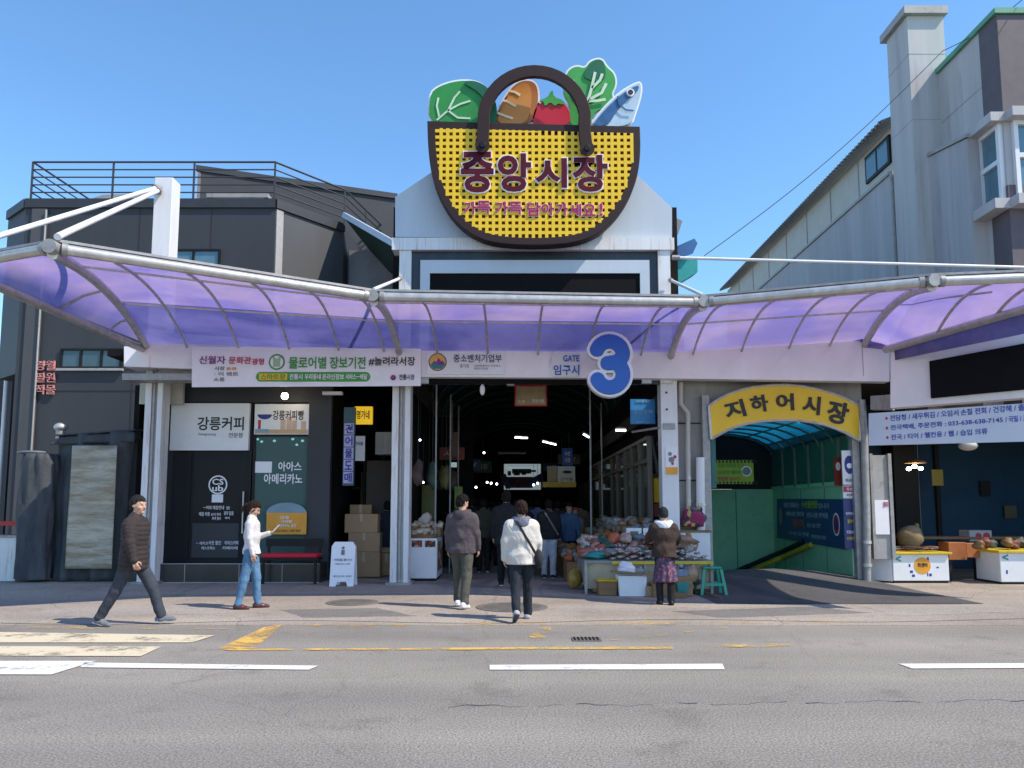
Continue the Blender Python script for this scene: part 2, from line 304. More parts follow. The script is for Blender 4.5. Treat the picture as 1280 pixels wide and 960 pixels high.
M = dict(
 road=asphalt('road asphalt', (.215,.195,.168), (.285,.259,.226), .86, 60),
 walk=asphalt('pavement asphalt', (.25,.212,.178), (.40,.345,.29), .65, 60),
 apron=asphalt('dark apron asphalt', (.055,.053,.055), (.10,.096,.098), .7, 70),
 white_paint=paint('white road paint', (.68,.67,.65), .38), cream_paint=paint('cream crossing paint', (.62,.53,.37), .42),
 yellow_paint=paint('yellow road paint', (.66,.40,.09), .47), faint_paint=paint('faded yellow paint', (.62,.40,.10), .565),
 white=mat('white steel', (.74,.73,.74), .45, var=.1, stain=(.36,.27,.2), stain_amt=.66, stretch=(1,1,.25)),
 rusty=mat('white steel with rust runs', (.70,.70,.70), .5, var=.1, scale=3.5, stain=(.42,.2,.06), stain_amt=.54, stretch=(3,3,.18)),
 fascia=mat('off white painted fascia', (.84,.80,.80), .5, var=.1, scale=1.2, stain=(.5,.42,.36), stain_amt=.63, stretch=(1,1,.4)),
 vinyl=mat('white vinyl', (.80,.78,.80), .4, var=.05), board=mat('white sign board', (.74,.74,.74), .35, var=.06),
 cladding=mat('pale blue grey cladding', (.50,.55,.60), .45, var=.07, scale=1.0, stain=(.40,.38,.34), stain_amt=.66, stretch=(2,2,.3)),
 steel=mat('brushed steel pipe', (.52,.50,.48), .38, .55, var=.25, scale=6, stain=(.36,.26,.19), stain_amt=.6),
 galv=mat('galvanised steel', (.33,.32,.31), .5, .3, var=.25, scale=7, stain=(.3,.24,.19), stain_amt=.56),
 darkwall=mat('charcoal cladding', (.047,.050,.056), .55, spec=.3, var=.12, scale=.8, stretch=(1,1,.3)),
 darkwall_grey_sunlit=mat('grey cladding', (.082,.083,.088), .55, spec=.3, var=.14, scale=.8, stretch=(1,1,.3)),  # pilaster grey, also painted sunlight on the chamfer
 darkseam=mat('black seam', (.02,.02,.022), .7), darktrim=mat('dark parapet trim', (.032,.032,.036), .5),
 concrete=mat('grey rendered wall', (.42,.41,.42), .8, var=.16, scale=.9, bump=.12, bscale=14, stain=(.27,.26,.265), stain_amt=.54, stretch=(2.6,2.6,.16)),
 concrete_l=mat('light rendered wall', (.47,.46,.455), .8, var=.14, scale=.9, bump=.1, bscale=14, stain=(.32,.31,.30), stain_amt=.56, stretch=(2.6,2.6,.16)),
 brownstrip=mat('brown painted strip', (.115,.095,.105), .7), creampanel=mat('cream wall panel', (.50,.48,.42), .6, var=.08),
 greytrim=mat('grey trim', (.36,.35,.34), .6, stain=(.2,.18,.16)), tin=bands('corrugated sheet', (.10,.11,.115), (.19,.2,.2), 5, 'Y', .5, .6),
 teal=mat('teal sheet', (.02,.33,.30), .5), tealdark=mat('dark teal sheet', (.02,.12,.11), .5), bluesheet=mat('blue sheet', (.03,.12,.3), .5),
 green_roof=mat('green roof waterproofing', (.12,.34,.22), .7), dgreen=mat('dark green tarp', (.012,.05,.035), .6),
 black=mat('black paint', (.012,.012,.013), .5, spec=.25), blackmat=mat('matt black', (.012,.012,.013), .8), led=mat('dark led panel', (.008,.008,.009), .8, spec=.12),
 navy=mat('navy tarpaulin', (.062,.068,.075), .7, var=.4, scale=2.2, bump=.9, bscale=5, stretch=(2,2,.6), spec=.25), greyplastic=mat('cloudy plastic sheet', (.40,.36,.29), .3, var=.55, scale=2.6, stain=(.20,.14,.06), stain_amt=.47, stretch=(.35,1,2.0)),
 glass=glass('shop glass', (.55,.62,.6), .35), glassdark=glass('dark shop glass', (.10,.10,.11), .55), glassteal=glass('teal tinted glass', (.30,.50,.48), .5), winglass=mat('window glass', (.05,.09,.10), .08, spec=.8), winblue=mat('blue window glass', (.10,.2,.25), .08, spec=.8),
 yellow=mat('yellow basket paint', (.82,.52,.012), .45, var=.08), basketback=mat('brown basket back', (.22,.12,.012), .7), brown=mat('brown basket rim', (.032,.017,.016), .6, var=.15, spec=.25),
 maroon=mat('maroon letters', (.085,.004,.016), .6, spec=.2), magenta=mat('magenta letters', (.40,.012,.11), .6, spec=.2), ltwhite=mat('white letters', (.82,.80,.82), .4, var=.03),
 signyellow=mat('yellow sign panel', (.80,.50,.006), .4, var=.06), ink=mat('black lettering', (.015,.015,.017), .5), inknavy=mat('navy lettering', (.025,.03,.22), .5), inkred=mat('red lettering', (.48,.02,.06), .5), inkgreen=mat('green lettering', (.05,.30,.05), .5), inkpurple=mat('purple lettering', (.22,.03,.22), .5), inkgrey=mat('grey lettering', (.2,.2,.2), .5),
 numblue=mat('blue number face', (.012,.10,.46), .35, var=.05), blue=mat('blue sign', (.01,.10,.50), .4), sky_blue=mat('light blue sign', (.02,.25,.62), .4), orange=mat('orange sign', (.75,.32,.02), .4), red=mat('red paint', (.50,.015,.02), .45), 
 cabbage=mat('cabbage green', (.025,.25,.045), .45, var=.12), cabbage_d=mat('dark leaf green', (.008,.12,.05), .45), leaf=mat('leaf green', (.05,.33,.06), .45, var=.15), vein=mat('pale vein', (.55,.70,.50), .5), bread=mat('bread crust', (.52,.20,.03), .5, var=.15), bread_d=mat('bread crust edge', (.36,.12,.02), .5), crumb=mat('bread slash', (.80,.62,.40), .5), tomato=mat('tomato red', (.52,.012,.02), .35, var=.1), fishblue=mat('fish back', (.04,.12,.26), .35, var=.3, scale=5), fishsilver=mat('fish belly', (.45,.58,.68), .3, var=.15), 
 wood=mat('worn wood', (.26,.15,.07), .7, var=.3, scale=4, stretch=(.3,3,3)), card=mat('cardboard', (.38,.24,.13), .8, var=.12), foam=mat('white foam', (.78,.79,.82), .7, var=.05), enamel=mat('white enamel counter', (.74,.75,.76), .35, var=.07, stain=(.3,.2,.12), stain_amt=.67), stoolgreen=mat('green plastic', (.03,.30,.20), .4), tealtray=mat('teal tray', (.02,.22,.20), .4),
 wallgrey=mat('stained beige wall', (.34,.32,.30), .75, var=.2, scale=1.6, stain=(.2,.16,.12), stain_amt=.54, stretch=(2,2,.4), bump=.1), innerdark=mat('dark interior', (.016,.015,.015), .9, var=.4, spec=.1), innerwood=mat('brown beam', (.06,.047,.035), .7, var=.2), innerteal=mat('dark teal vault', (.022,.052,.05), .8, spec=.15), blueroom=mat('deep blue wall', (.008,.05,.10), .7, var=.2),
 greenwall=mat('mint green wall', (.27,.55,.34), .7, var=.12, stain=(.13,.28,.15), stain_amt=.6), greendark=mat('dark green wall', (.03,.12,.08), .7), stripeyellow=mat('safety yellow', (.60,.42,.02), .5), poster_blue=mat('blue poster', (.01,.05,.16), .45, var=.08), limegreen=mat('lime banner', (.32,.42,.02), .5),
 tile=mat('black stone tile', (.03,.031,.034), .25, var=.2), cushion=mat('red cushion', (.60,.01,.03), .7), bulb=emit('warm bulb', (1,.82,.6), 14), bulbwhite=emit('white bulb', (.95,.97,1), 5), tube=emit('tube lamp', (.9,.97,1), 4), lbox=emit('lit yellow sign', (.9,.55,.02), .35), farsign=emit('lit sign', (.5,.62,.66), .22), rail=mat('dark railing', (.05,.047,.05), .5), cable=mat('black cable', (.03,.03,.032), .6),
 iron=mat('cast iron', (.16,.145,.13), .6, var=.3, bump=.5, bscale=30), skylight=mat('teal roof light', (.05,.55,.52), .4),
)
M['canopy'] = canopy_mat('violet polycarbonate', (.21,.17,.44), (.34,.25,.43)); M['canopy_blue_dimmed'] = canopy_mat('blue and dimmed violet polycarbonate', (.055,.06,.23), (.12,.11,.32))  # second mix: blue strip, and lower rows with their dimness put into the colour
M['leafcrown'] = mat('tree leaves', (.07,.13,.03), .6, var=.5, scale=3); M['bark'] = mat('bark', (.1,.08,.06), .9)

# ------------------------------------------------------------------ the setting: ground, road, paint
SW0, SW1, SY0, SY1 = 4.12, 7.12, 15.7, 24.0          # stairwell opening
KY = 10.05
g = MB()
g.quad((-1500,-200,0),(1500,-200,0),(1500,KY,0),(-1500,KY,0))
struct(g.build('road', M['road']))
g = MB()
z = .004
g.quad((-1500,KY-.0,z),(1500,KY-.0,z),(1500,SY0,z),(-1500,SY0,z))
g.quad((-1500,SY0,z),(SW0,SY0,z),(SW0,SY1,z),(-1500,SY1,z)); g.quad((SW1,SY0,z),(1500,SY0,z),(1500,SY1,z),(SW1,SY1,z))
g.quad((-1500,SY1,z),(1500,SY1,z),(1500,3000,z),(-1500,3000,z))
g.quad((-1500,KY,-.3),(1500,KY,-.3),(1500,KY,z),(-1500,KY,z))
struct(g.build('pavement', M['walk']))
def paintpoly(pxs, m, z=.008, name='road_marking'):
    struct(MB().quad(*[G(x, y, z) for x, y in pxs]).build(name, m))
for pts in (((-300,790),(0,790),(268,794),(240,803),(-300,803)), ((-300,807),(202,808),(176,820),(-300,819)), ((-300,826),(120,826),(64,843),(-300,842))):
    paintpoly(pts, M['cream_paint'] if pts[0][1] < 820 else M['white_paint'])
paintpoly(((-200,781.5),(300,784),(292,786.5),(-200,785)), M['faint_paint'], .0085)
for pts in (((106,828),(398,832),(386,837),(100,834)), ((612,831),(903,829.5),(906,836.5),(612,837)), ((1123,829.5),(1500,828),(1500,834),(1140,835.5))):
    paintpoly(pts, M['white_paint'])
for pts in (((272,811),(840,808),(842,811),(290,813)), ((272,811),(330,784),(352,781),(318,811)),):
    paintpoly(pts, M['yellow_paint'])
for pts in (((330,781),(1068,775),(1068,778),(352,784)), ((700,806.5),(1010,804),(1010,808),(700,810)), ((760,800),(900,784),(912,784),(790,800)), ((660,798),(672,784),(690,784),(684,798))):
    paintpoly(pts, M['faint_paint'], .0082)
# gutter seam along the pavement
sm = MB(); pts = [G(x, 779 + 2*math.sin(x*.013) - x*.003, .006) for x in range(-200, 1500, 25)]
for a, b in zip(pts, pts[1:]): sm.quad(a, b, b + Vector((0,.035,0)), a + Vector((0,.035,0)))
struct(sm.build('gutter_seam', mat('dark seam tar', (.07,.065,.06), .9)))
# dark asphalt apron humped in front of the basement entrance
ap = MB(); nx, ny = 36, 24; y0, y1 = 12.2, 15.9; x0, x1 = 3.3, 7.6; vs = []
for j in range(ny+1):
    for i in range(nx+1):
        u, v = i/nx, j/ny; x = x0+(x1-x0)*u; y = y0+(y1-y0)*v
        e = max(0, math.sin(math.pi*min(max((x-3.3)/4.3,0),1)))**.7
        vs.append((x, y, .012 + .26*e*max(0,(v-.25)/.75)**1.6 + .008*math.sin(x*5+y*3)*v))
ap.add(vs, [(j*(nx+1)+i, j*(nx+1)+i+1, (j+1)*(nx+1)+i+1, (j+1)*(nx+1)+i) for j in range(ny) for i in range(nx)])
ap.quad((x0,y1,.012),(x1,y1,.012),(x1,y1,-.4),(x0,y1,-.4))
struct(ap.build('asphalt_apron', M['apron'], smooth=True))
# a long tar seam and hairline crack across the carriageway, darker repair patches on the pavement
sm = MB(); pts = [G(x, 883 - (x-560)*.011 + 1.3*math.sin(x*.05) + .8*math.sin(x*.17), .004) for x in range(560, 1400, 8)]
for i,(a, b) in enumerate(zip(pts, pts[1:])):
    if math.sin(i*.9)+math.sin(i*.31) > -.9: wv = .006+.008*max(0,math.sin(i*.37)); sm.quad(a, b, b+Vector((0,wv,0)), a+Vector((0,wv,0)))
struct(sm.build('road_crack', mat('crack tar', (.07,.066,.062), .9)))
def patch(pxs, m_, z=.0055):
    rd_ = random.Random(len(pxs)); c_ = [G(x, y, z) for x, y in pxs]; out = []
    for a, b in zip(c_, c_[1:]+c_[:1]):
        for k in range(8): p = a.lerp(b, k/8); out.append(p+Vector((rd_.uniform(-.03,.03), rd_.uniform(-.03,.03), 0)))
    struct(MB().quad(*out).build('pavement_patch', m_))
M['patch_a'] = asphalt('grey repair patch', (.15,.14,.132), (.20,.188,.176), .8, 80); M['patch_b'] = asphalt('pale repair patch', (.30,.265,.235), (.36,.325,.29), .8, 80)
patch([(60,760),(262,757),(250,768),(40,771)], M['patch_b']); patch([(840,764),(1010,758),(1090,766),(900,772)], M['patch_a']); patch([(700,757),(812,756),(806,764),(690,764)], M['patch_b']); patch([(350,762),(470,760),(520,770),(380,772)], M['patch_a']); patch([(1080,758),(1240,754),(1290,764),(1120,770)], M['patch_b'], .0062)
# manhole covers and a drain grate
def manhole(px, py, r, label):
    c = G(px, py, .006); t = thing('manhole_cover', label, 'manhole cover', c)
    MB().lathe(c, [(r,0),(r,.008),(r*.9,.008)], 40).build('rim', M['iron'], t)
    d = MB(); d.lathe(c, [(r*.86,0),(r*.86,.010)], 40)
    for k in range(-4,5):
        h = math.sqrt(max(.01,(r*.8)**2-(k*r*.18)**2)); d.box(c.x-h, c.x+h, c.y+k*r*.18-.02, c.y+k*r*.18+.02, .016, .022)
    d.build('lid', M['iron'], t)
manhole(640, 759, .56, 'round cast iron manhole cover beside the walker in the white jacket')
manhole(440, 753, .42, 'smaller round manhole cover at the edge of the canopy shade')
c = G(733, 799, .006); t = thing('drain_grate', 'small rectangular drain grate set inside the yellow painted box', 'drain grate', c)
q = MB(); q.box(c.x-.17,c.x+.17,c.y-.12,c.y+.12,.005,.012); q.build('frame', M['iron'], t)
q = MB()
for k in range(7): q.box(c.x-.15+k*.045, c.x-.128+k*.045, c.y-.1, c.y+.1, .012, .018)
q.build('grating', M['black'], t)

# ------------------------------------------------------------------ dark building behind the coffee shop
LB = 18.5
t = thing('commercial_building', 'charcoal clad building with roof railing behind the coffee shop', 'building', (-8, LB, 0))
tl = P(33, 250, LB); tr = P(345, 250, LB); ZT = tl.z
ch = Vector((P(430, 277, 20.2).x, 20.2, 0)); left = Vector((P(12, 252, 19.3).x, 19.3, 0))
m = MB()
m.prism([(tl.x,LB,0),(tr.x,LB,0),(tr.x,LB,ZT),(tl.x,LB,ZT)], (0,.3,0)); m.build('wall', M['darkwall'], t)
m = MB(); m.prism([(tr.x,LB,0),(ch.x,ch.y,0),(ch.x,ch.y,ZT-.05),(tr.x,LB,ZT-.05)], (-.1,.3,0)); m.build('chamfer_wall', M['darkwall_grey_sunlit'], t)  # same cladding in a lighter grey: its sunnier facing put into the colour
m = MB(); m.prism([(left.x,left.y,4.9),(tl.x,LB,4.9),(tl.x,LB,ZT),(left.x,left.y,ZT)], (.1,.3,0)); m.build('side_wall', M['darkwall'], t)
m = MB(); m.box(ch.x-.1, ch.x+2.2, 23.2, 23.5, 0, ZT+1.4); m.prism([(ch.x,ch.y,0),(ch.x+.2,23.2,0),(ch.x+.2,23.2,ZT-.05),(ch.x,ch.y,ZT-.05)], (-.3,.05,0)); m.build('rear_wall', M['darkwall'], t)
m = MB()
for a, b in ((left, Vector((tl.x,LB,0))), (Vector((tl.x,LB,0)), Vector((tr.x,LB,0))), (Vector((tr.x,LB,0)), ch)):
    d = (b-a).normalized(); n_ = Vector((d.y,-d.x,0))
    m.prism([a+n_*.06+Vector((0,0,ZT-.22)), b+n_*.06+Vector((0,0,ZT-.22)), b+n_*.06+Vector((0,0,ZT+.02)), a+n_*.06+Vector((0,0,ZT+.02))], -n_*.4)
m.build('parapet', M['darktrim'], t)
m = MB()                                                       # pilaster and panel joints
fr = FR(LB)
xa, xb = P(33,400,LB).x, P(52,400,LB).x
m.box(xa, xb, LB-.05, LB, 0, ZT-.25); m.build('pilaster', M['darkwall_grey_sunlit'], t)
m = MB()
for px in (52, 172, 262): 
    x = P(px, 320, LB).x; m.box(x, x+.025, LB-.006, LB, 0 if px == 52 else 2.5, ZT-.23)
for z in (7.05, 5.0, 4.45): m.box(xb, tr.x, LB-.007, LB, z, z+.03)
m.build('panel_joint', M['darkseam'], t)
m = MB(); d = (ch-Vector((tr.x,LB,0))).normalized(); n_ = Vector((d.y,-d.x,0)); A = Vector((tr.x,LB,0))
for z in (6.95, 5.3): m.prism([A+d*.25+n_*.007+Vector((0,0,z)), A+d*2.3+n_*.007+Vector((0,0,z)), A+d*2.3+n_*.007+Vector((0,0,z+.03)), A+d*.25+n_*.007+Vector((0,0,z+.03))], -n_*.006)
m.build('panel_joint', M['darkseam'], t)
m = MB(); m.prism([A+d*.02+n_*.03+Vector((0,0,2)), A+d*.22+n_*.03+Vector((0,0,2)), A+d*.22+n_*.03+Vector((0,0,ZT-.24)), A+d*.02+n_*.03+Vector((0,0,ZT-.24))], -n_*.05); m.build('corner_post', M['greytrim'], t)
q = P(49,400,LB-.1); MB().tube([(q.x,LB-.09,.1),(q.x,LB-.09,ZT-.3)],.022,8).build('conduit', M['greytrim'], t)
def dark_window(px0, py0, px1, py1, n, Y, par, fm, gm, curtain=False):
    X0, X1, Z0, Z1 = rect(px0, py0, px1, py1, Y)
    f = MB(); e = .05
    f.box(X0,X1,Y-.06,Y-.001,Z0,Z0+e); f.box(X0,X1,Y-.06,Y-.001,Z1-e,Z1)
    f.box(X0,X0+e,Y-.059,Y-.002,Z0+e,Z1-e); f.box(X1-e,X1,Y-.059,Y-.002,Z0+e,Z1-e)
    for k in range(1,n):
        x = X0+(X1-X0)*k/n; f.box(x-.025,x+.025,Y-.058,Y-.003,Z0+e,Z1-e)
    o = f.build('window', fm, par)
    p = MB(); p.box(X0+e, X1-e, Y-.02, Y-.004, Z0+e, Z1-e); p.build('pane', gm, o)
    s = MB(); s.box(X0-.05, X1+.05, Y-.1, Y-.001, Z0-.06, Z0-.002); s.build('sill', M['greytrim'], o)
dark_window(208, 312, 275, 372, 2, LB, t, M['black'], M['winblue'])
dark_window(76, 436, 153, 461, 3, LB, t, M['black'], M['winglass'])
fr = FR(LB-.05)
m = MB()
for k, s in enumerate(('경월', '필원', '적몰')):
    X0, X1, Z0, Z1 = rect(45, 451+15*k, 69, 463+15*k, LB-.05); m.text(s, fr, X0, X1, Z0, Z1, n0=-.03, depth=.06, bold=.0)
m.build('lettering', mat('pink red channel letters', (.62,.26,.24), .5), t)
# roof terrace: penthouse, duct, railing
a = P(248, 212, 21); b = P(495, 250, 23)
m = MB(); m.prism([(a.x,21,ZT-.3),(b.x,23,ZT-.3),(b.x,23,a.z-.05),(a.x,21,a.z-.05)], (0,.5,0)); m.build('penthouse', M['darkwall'], t)
m = MB(); m.prism([(a.x-.05,20.94,a.z-.05),(b.x+.05,22.94,a.z-.05),(b.x+.05,22.94,a.z+.12),(a.x-.05,20.94,a.z+.12)], (0,.7,0)); m.build('penthouse_coping', M['darktrim'], t)
m = MB(); m.prism([(a.x,20.97,ZT-.2),(a.x+.35,21.25,ZT-.2),(a.x+.35,21.25,a.z-.06),(a.x,20.97,a.z-.06)], (0,.02,0)); m.build('penthouse_side', mat('grey side wall', (.13,.125,.12), .7), t)
m = MB(); q = P(258, 243, 19.4); q2 = P(335, 246, 19.4); m.box(q.x, q2.x, 19.4, 19.9, q.z-.08, q.z+.03); m.box(q.x+.2, q2.x-.1, 19.42, 19.8, q.z-.25, q.z-.081); m.build('roof_hatch', M['greytrim'], t)
m = MB(); q = P(113, 249, 19.2); q2 = P(176, 249, 19.2); m.prism([(q.x,19.2,q.z-.2),(q2.x,19.2,q.z-.2),(q2.x,19.2,q.z+.16),(q.x+.3,19.2,q.z+.12),(q.x,19.2,q.z+.0)], (0,.6,0)); m.build('roof_unit', M['greytrim'], t)
def run(pts, label_parent, h=1.02, nrail=5, step=1.9):
    r = MB(); p_ = []
    for a, b in zip(pts, pts[1:]):
        for k in range(nrail):
            z = Vector((0,0,h*(k+1)/nrail)); r.tube([a+z, b+z], .018 if k < nrail-1 else .026, 6)
        n = max(1, round((b-a).length/step))
        for k in range(0 if a == pts[0] else 1, n+1): q = a+(b-a)*k/n; p_.append(MB().box(q.x-.02,q.x+.02,q.y-.02,q.y+.02,q.z-.05,q.z+h))
    return r, p_
zt = ZT+.02
pA = P(37,247,LB); pA.z = zt; pB = Vector((P(342,247,LB).x, LB+.05, zt)); pC = Vector((ch.x, ch.y+.05, zt)); pD = Vector((P(480,300,23.1).x, 23.1, zt)); pZ = Vector((pA.x+.15, 21.2, zt))
pA.y += .05
rt = thing('roof_railing', 'dark five rail metal railing round the flat roof of the charcoal building', 'railing', (pA.x, pA.y, zt))
r, p_ = run([pZ, pA, pB, pC, pD], rt); r.build('rail', M['rail'], rt); [p__.build('post', M['rail'], rt) for p__ in p_]
# sloped white edged awning between the charcoal building and the gate
e0 = P(430, 272, 20.0); e1 = P(497, 311, 17.0)
aw = thing('awning', 'sloped pale edged awning with dark green underside between charcoal building and gate', 'awning', (e0.x, 18.5, e0.z))
m = MB(); m.prism([e0, e1, e1+Vector((.05,0,.14)), e0+Vector((.05,0,.14))], (-.06,-.05,0)); m.build('edge', M['cladding'], aw)
m = MB(); m.prism([e0, e1, e1+Vector((1.2,.6,-.9)), e0+Vector((1.1,1.2,-1.3))], (0,.03,.03)); m.build('sheet', M['dgreen'], aw)
m = MB(); s0 = P(437, 300, 20.6); s1 = P(497, 365, 20.6); m.box(s0.x, s1.x+.6, 20.6, 20.7, s1.z-.6, s0.z-.3); m.build('corrugated_wall', mat('grey sheet', (.2,.2,.21), .6), aw)

# far greenery and a sign box at the street corner
def leafy(name, label, x, y, h, r, seed, n=900, z0=.4, size=.16):
    tt = thing(name, label, 'tree', (x, y, 0)); rd = random.Random(seed)
    k = MB(); k.tube([(x,y,0),(x+.1,y,h*.3),(x,y+.05,h*.6)], [.16,.12,.06], 8)
    for i in range(6):
        a_ = i*1.05; k.tube([(x,y,h*(.3+.04*i)),(x+r*.6*math.cos(a_),y+r*.6*math.sin(a_),h*(.55+.05*i))], [.06,.02], 6)
    k.build('trunk', M['bark'], tt, smooth=True)
    c = MB()
    cl = [(rd.gauss(0,.45)*r, rd.gauss(0,.45)*r, h*(z0+.55*rd.random())) for _ in range(22)]
    for i in range(n):
        q = rd.choice(cl); p = Vector((x+q[0]+rd.gauss(0,.26)*r, y+q[1]+rd.gauss(0,.26)*r, q[2]+rd.gauss(0,.2)*r))
        u = Vector((rd.gauss(0,1),rd.gauss(0,1),rd.gauss(0,1))).normalized(); v = u.orthogonal().normalized(); s = size*rd.uniform(.6,1.4)
        c.quad(p-u*s, p+v*s*.5, p+u*s, p-v*s*.5)
    c.build('crown', M['leafcrown'], tt)
leafy('street_tree', 'leafy green tree behind the corner of the charcoal building', -22.5, 32, 8.8, 2.6, 3, 2600, .25, .24)
leafy('street_tree', 'low bushy tree farther down the side street', -29, 40, 6.0, 2.6, 5, 1600, .3, .26)
X0, X1, Z0, Z1 = rect(4, 408, 30, 494, 19.6)
sb = thing('side_building', 'dark low wing of the charcoal building with white pole', 'building', (X0, 19.7, 0))
m = MB(); m.box(-16, X1+.5, 20.6, 21, 0, P(10,462,20.6).z); m.build('wall', M['darkwall'], sb)
m = MB(); m.box(X0, X1+.3, 19.6, 20.4, P(10,410,19.6).z, P(10,362,19.6).z); m.box(X0+.1, X0+.22, 19.7, 19.82, 0, P(10,410,19.6).z); m.build('overhang', M['darktrim'], sb)
m = MB(); m.tube([(X0-.3,20.2,0),(X0-.3,20.2,5.4)], .05, 8); m.build('pole', M['white'], sb)

# ------------------------------------------------------------------ grey rendered building beside the basement entrance
RX = 10.15
t = thing('rendered_building', 'grey rendered building with green roof edge and chimney tower beside the market', 'building', (RX, 16, 0))
zr = P(1180, 68, 17.0).z-.25; zl = 10.15
def yx(px, X): return X*FPX/(px-640)
Yc = 15.2
m = MB(); m.box(RX+.35, 22, Yc, 17.6, 3.5, zr); m.build('wall', M['concrete_l'], t)
m = MB(); m.prism([(RX,15.9,3.2),(RX,18.9,3.2),(RX,18.9,10.35),(RX,15.9,9.75)], (.6,0,0)); m.build('lower_wall', M['concrete'], t)
m = MB(); m.prism([(RX-.05,15.85,9.76),(RX-.05,18.95,10.36),(RX-.05,18.95,10.44),(RX-.05,15.85,9.84)], (.5,0,0)); m.build('ledge', M['greytrim'], t)
m = MB(); m.box(RX+.27, 22, Yc-.08, 17.7, zr+.001, zr+.12); m.build('roof_edge', M['green_roof'], t)
m = MB(); m.box(RX+1.0, RX+2.6, 18.2, 18.3, zr, zr+1.0); m.build('roof_screen', M['teal'], t)
m = MB(); m.box(RX+.34, RX+1.0, Yc-.03, Yc+.55, 3.5, 8.35); m.box(RX+.335, RX+.95, Yc-.035, Yc+.6, 9.95, zr-.02); m.build('painted_strip', M['brownstrip'], t)
m = MB()
for z in (8.9, 10.9): m.box(RX+.343, RX+.36, Yc+.6, 17.6, z, z+.02)
m.box(RX-.006, RX+.01, 15.95, 18.9, 6.9, 6.92); m.box(RX-.006, RX+.01, 17.6, 17.62, 3.3, 9.9); m.build('render_joint', M['greytrim'], t)
# tower
ta, tb = 9.8, 10.6; ty0, ty1 = 17.4, 18.4; tz = P(1150, 20, 17.4).z
m = MB(); m.box(ta, tb+.1, ty0, ty1, 3.2, tz); tw = m.build('chimney_tower', M['concrete_l'], t)
m = MB(); m.box(ta-.12, tb+.16, ty0-.12, ty1+.12, tz+.002, tz+.2); m.build('cap', M['greytrim'], tw)
m = MB()
for z in (tz-1.0, tz-2.7): m.box(ta-.005, tb+.105, ty0-.005, ty0+.01, z, z+.015); m.box(ta-.006, ta+.01, ty0, ty1, z, z+.015)
m.build('joint', M['greytrim'], tw)
# corner window: white frames on the side and the street front
def wbox(fr, r0, r1, u0, u1, mull, tran, par):
    f = MB(); e = .09
    f.obox(fr, r0,r1,u0,u0+e,-.02,.09); f.obox(fr, r0,r1,u1-e,u1,-.02,.09); f.obox(fr, r0,r0+e,u0+e,u1-e,-.02,.088); f.obox(fr, r1-e,r1,u0+e,u1-e,-.02,.088)
    um = u0+(u1-u0)*tran; f.obox(fr, r0+e,r1-e,um-.05,um+.05,-.02,.086)
    for k in mull: r = r0+(r1-r0)*k; f.obox(fr, r-.04,r+.04,u0+e,um-.05,-.02,.084); f.obox(fr, r-.035,r+.035,um+.05,u1-e,-.02,.082)
    o = f.build('window', M['white'], par)
    p = MB(); p.obox(fr, r0+e,r1-e,u0+e,u1-e,-.03,.02); p.build('pane', M['winblue'], o)
    s = MB(); s.obox(fr, r0-.15,r1+.12,u0-.22,u0-.003,-.02,.32); s.build('sill', M['concrete_l'], o)
    s = MB(); s.obox(fr, r0-.15,r1+.12,u1+.003,u1+.2,-.02,.30); s.build('hood', M['concrete_l'], o)
fx = FX(RX+.34)
wbox(fx, -16.6, -15.25, 8.05, 9.75, (.5,), .52, t)
wbox(FR(Yc-.003), RX+.5, RX+1.9, 8.05, 9.75, (.4,), .55, t)
# the long rear hall
hall = thing('market_hall', 'long pale hall with corrugated eave running back behind the rendered building', 'building', (RX, 24, 0))
hx = 10.02; ze = P(1118, 172, yx(1118, hx)).z
m = MB(); m.prism([(hx,18.9,0),(hx,34,0),(hx,34,ze-1.25),(hx,18.9,ze-1.25)], (.3,0,0)); m.build('wall', M['concrete'], hall)
m = MB(); m.prism([(hx+.05,18.9,ze-1.25),(hx+.05,34,ze-1.25),(hx+.05,34,ze),(hx+.05,18.9,ze)], (.3,0,0)); m.build('upper_panel', M['creampanel'], hall)
m = MB(); m.prism([(hx-.32,18.7,ze-.02),(hx-.32,34,ze-.02),(hx+4,34,ze+1.6),(hx+4,18.7,ze+1.6)], (0,0,.08)); m.build('roof', M['tin'], hall)
m = MB()
for k in range(80): y = 18.75+.19*k; m.tube([(hx-.36,y,ze+.0),(hx+.4,y,ze+.29)], .045, 6)
m.build('roof_corrugation', M['tin'], hall)
m = MB(); m.box(hx-.05, hx+.02, 18.95, 34, ze-1.3, ze-1.22)
for k in range(7): m.box(hx+.03, hx+.052, 20.8+1.9*k, 20.84+1.9*k, ze-1.2, ze-.05)
m.build('trim', M['greytrim'], hall)
fx = FX(hx+.05); f = MB(); f.obox(fx, -20.3,-18.95,ze-.98,ze-.2,0,.06); o = f.build('window', M['black'], hall)
p = MB(); p.obox(fx, -20.22,-19.68,ze-.9,ze-.28,.05,.065); p.obox(fx, -19.58,-19.05,ze-.9,ze-.28,.05,.065); p.build('pane', M['winblue'], o)
m = MB(); m.tube([(hx-.06,18.8,3),(hx-.06,18.8,ze-1.3)], .05, 8); m.build('downpipe', M['greytrim'], hall)
m = MB(); m.box(hx-.9, hx, 20.2, 22.2, 5.7, 5.85); m.build('canopy_slab', M['concrete_l'], hall)
m = MB(); q = P(1053, 330, 21.0); m.box(hx-.09, hx-.005, 21.9, 22.1, 5.9, 7.0); m.build('hatch', M['green_roof'], hall)

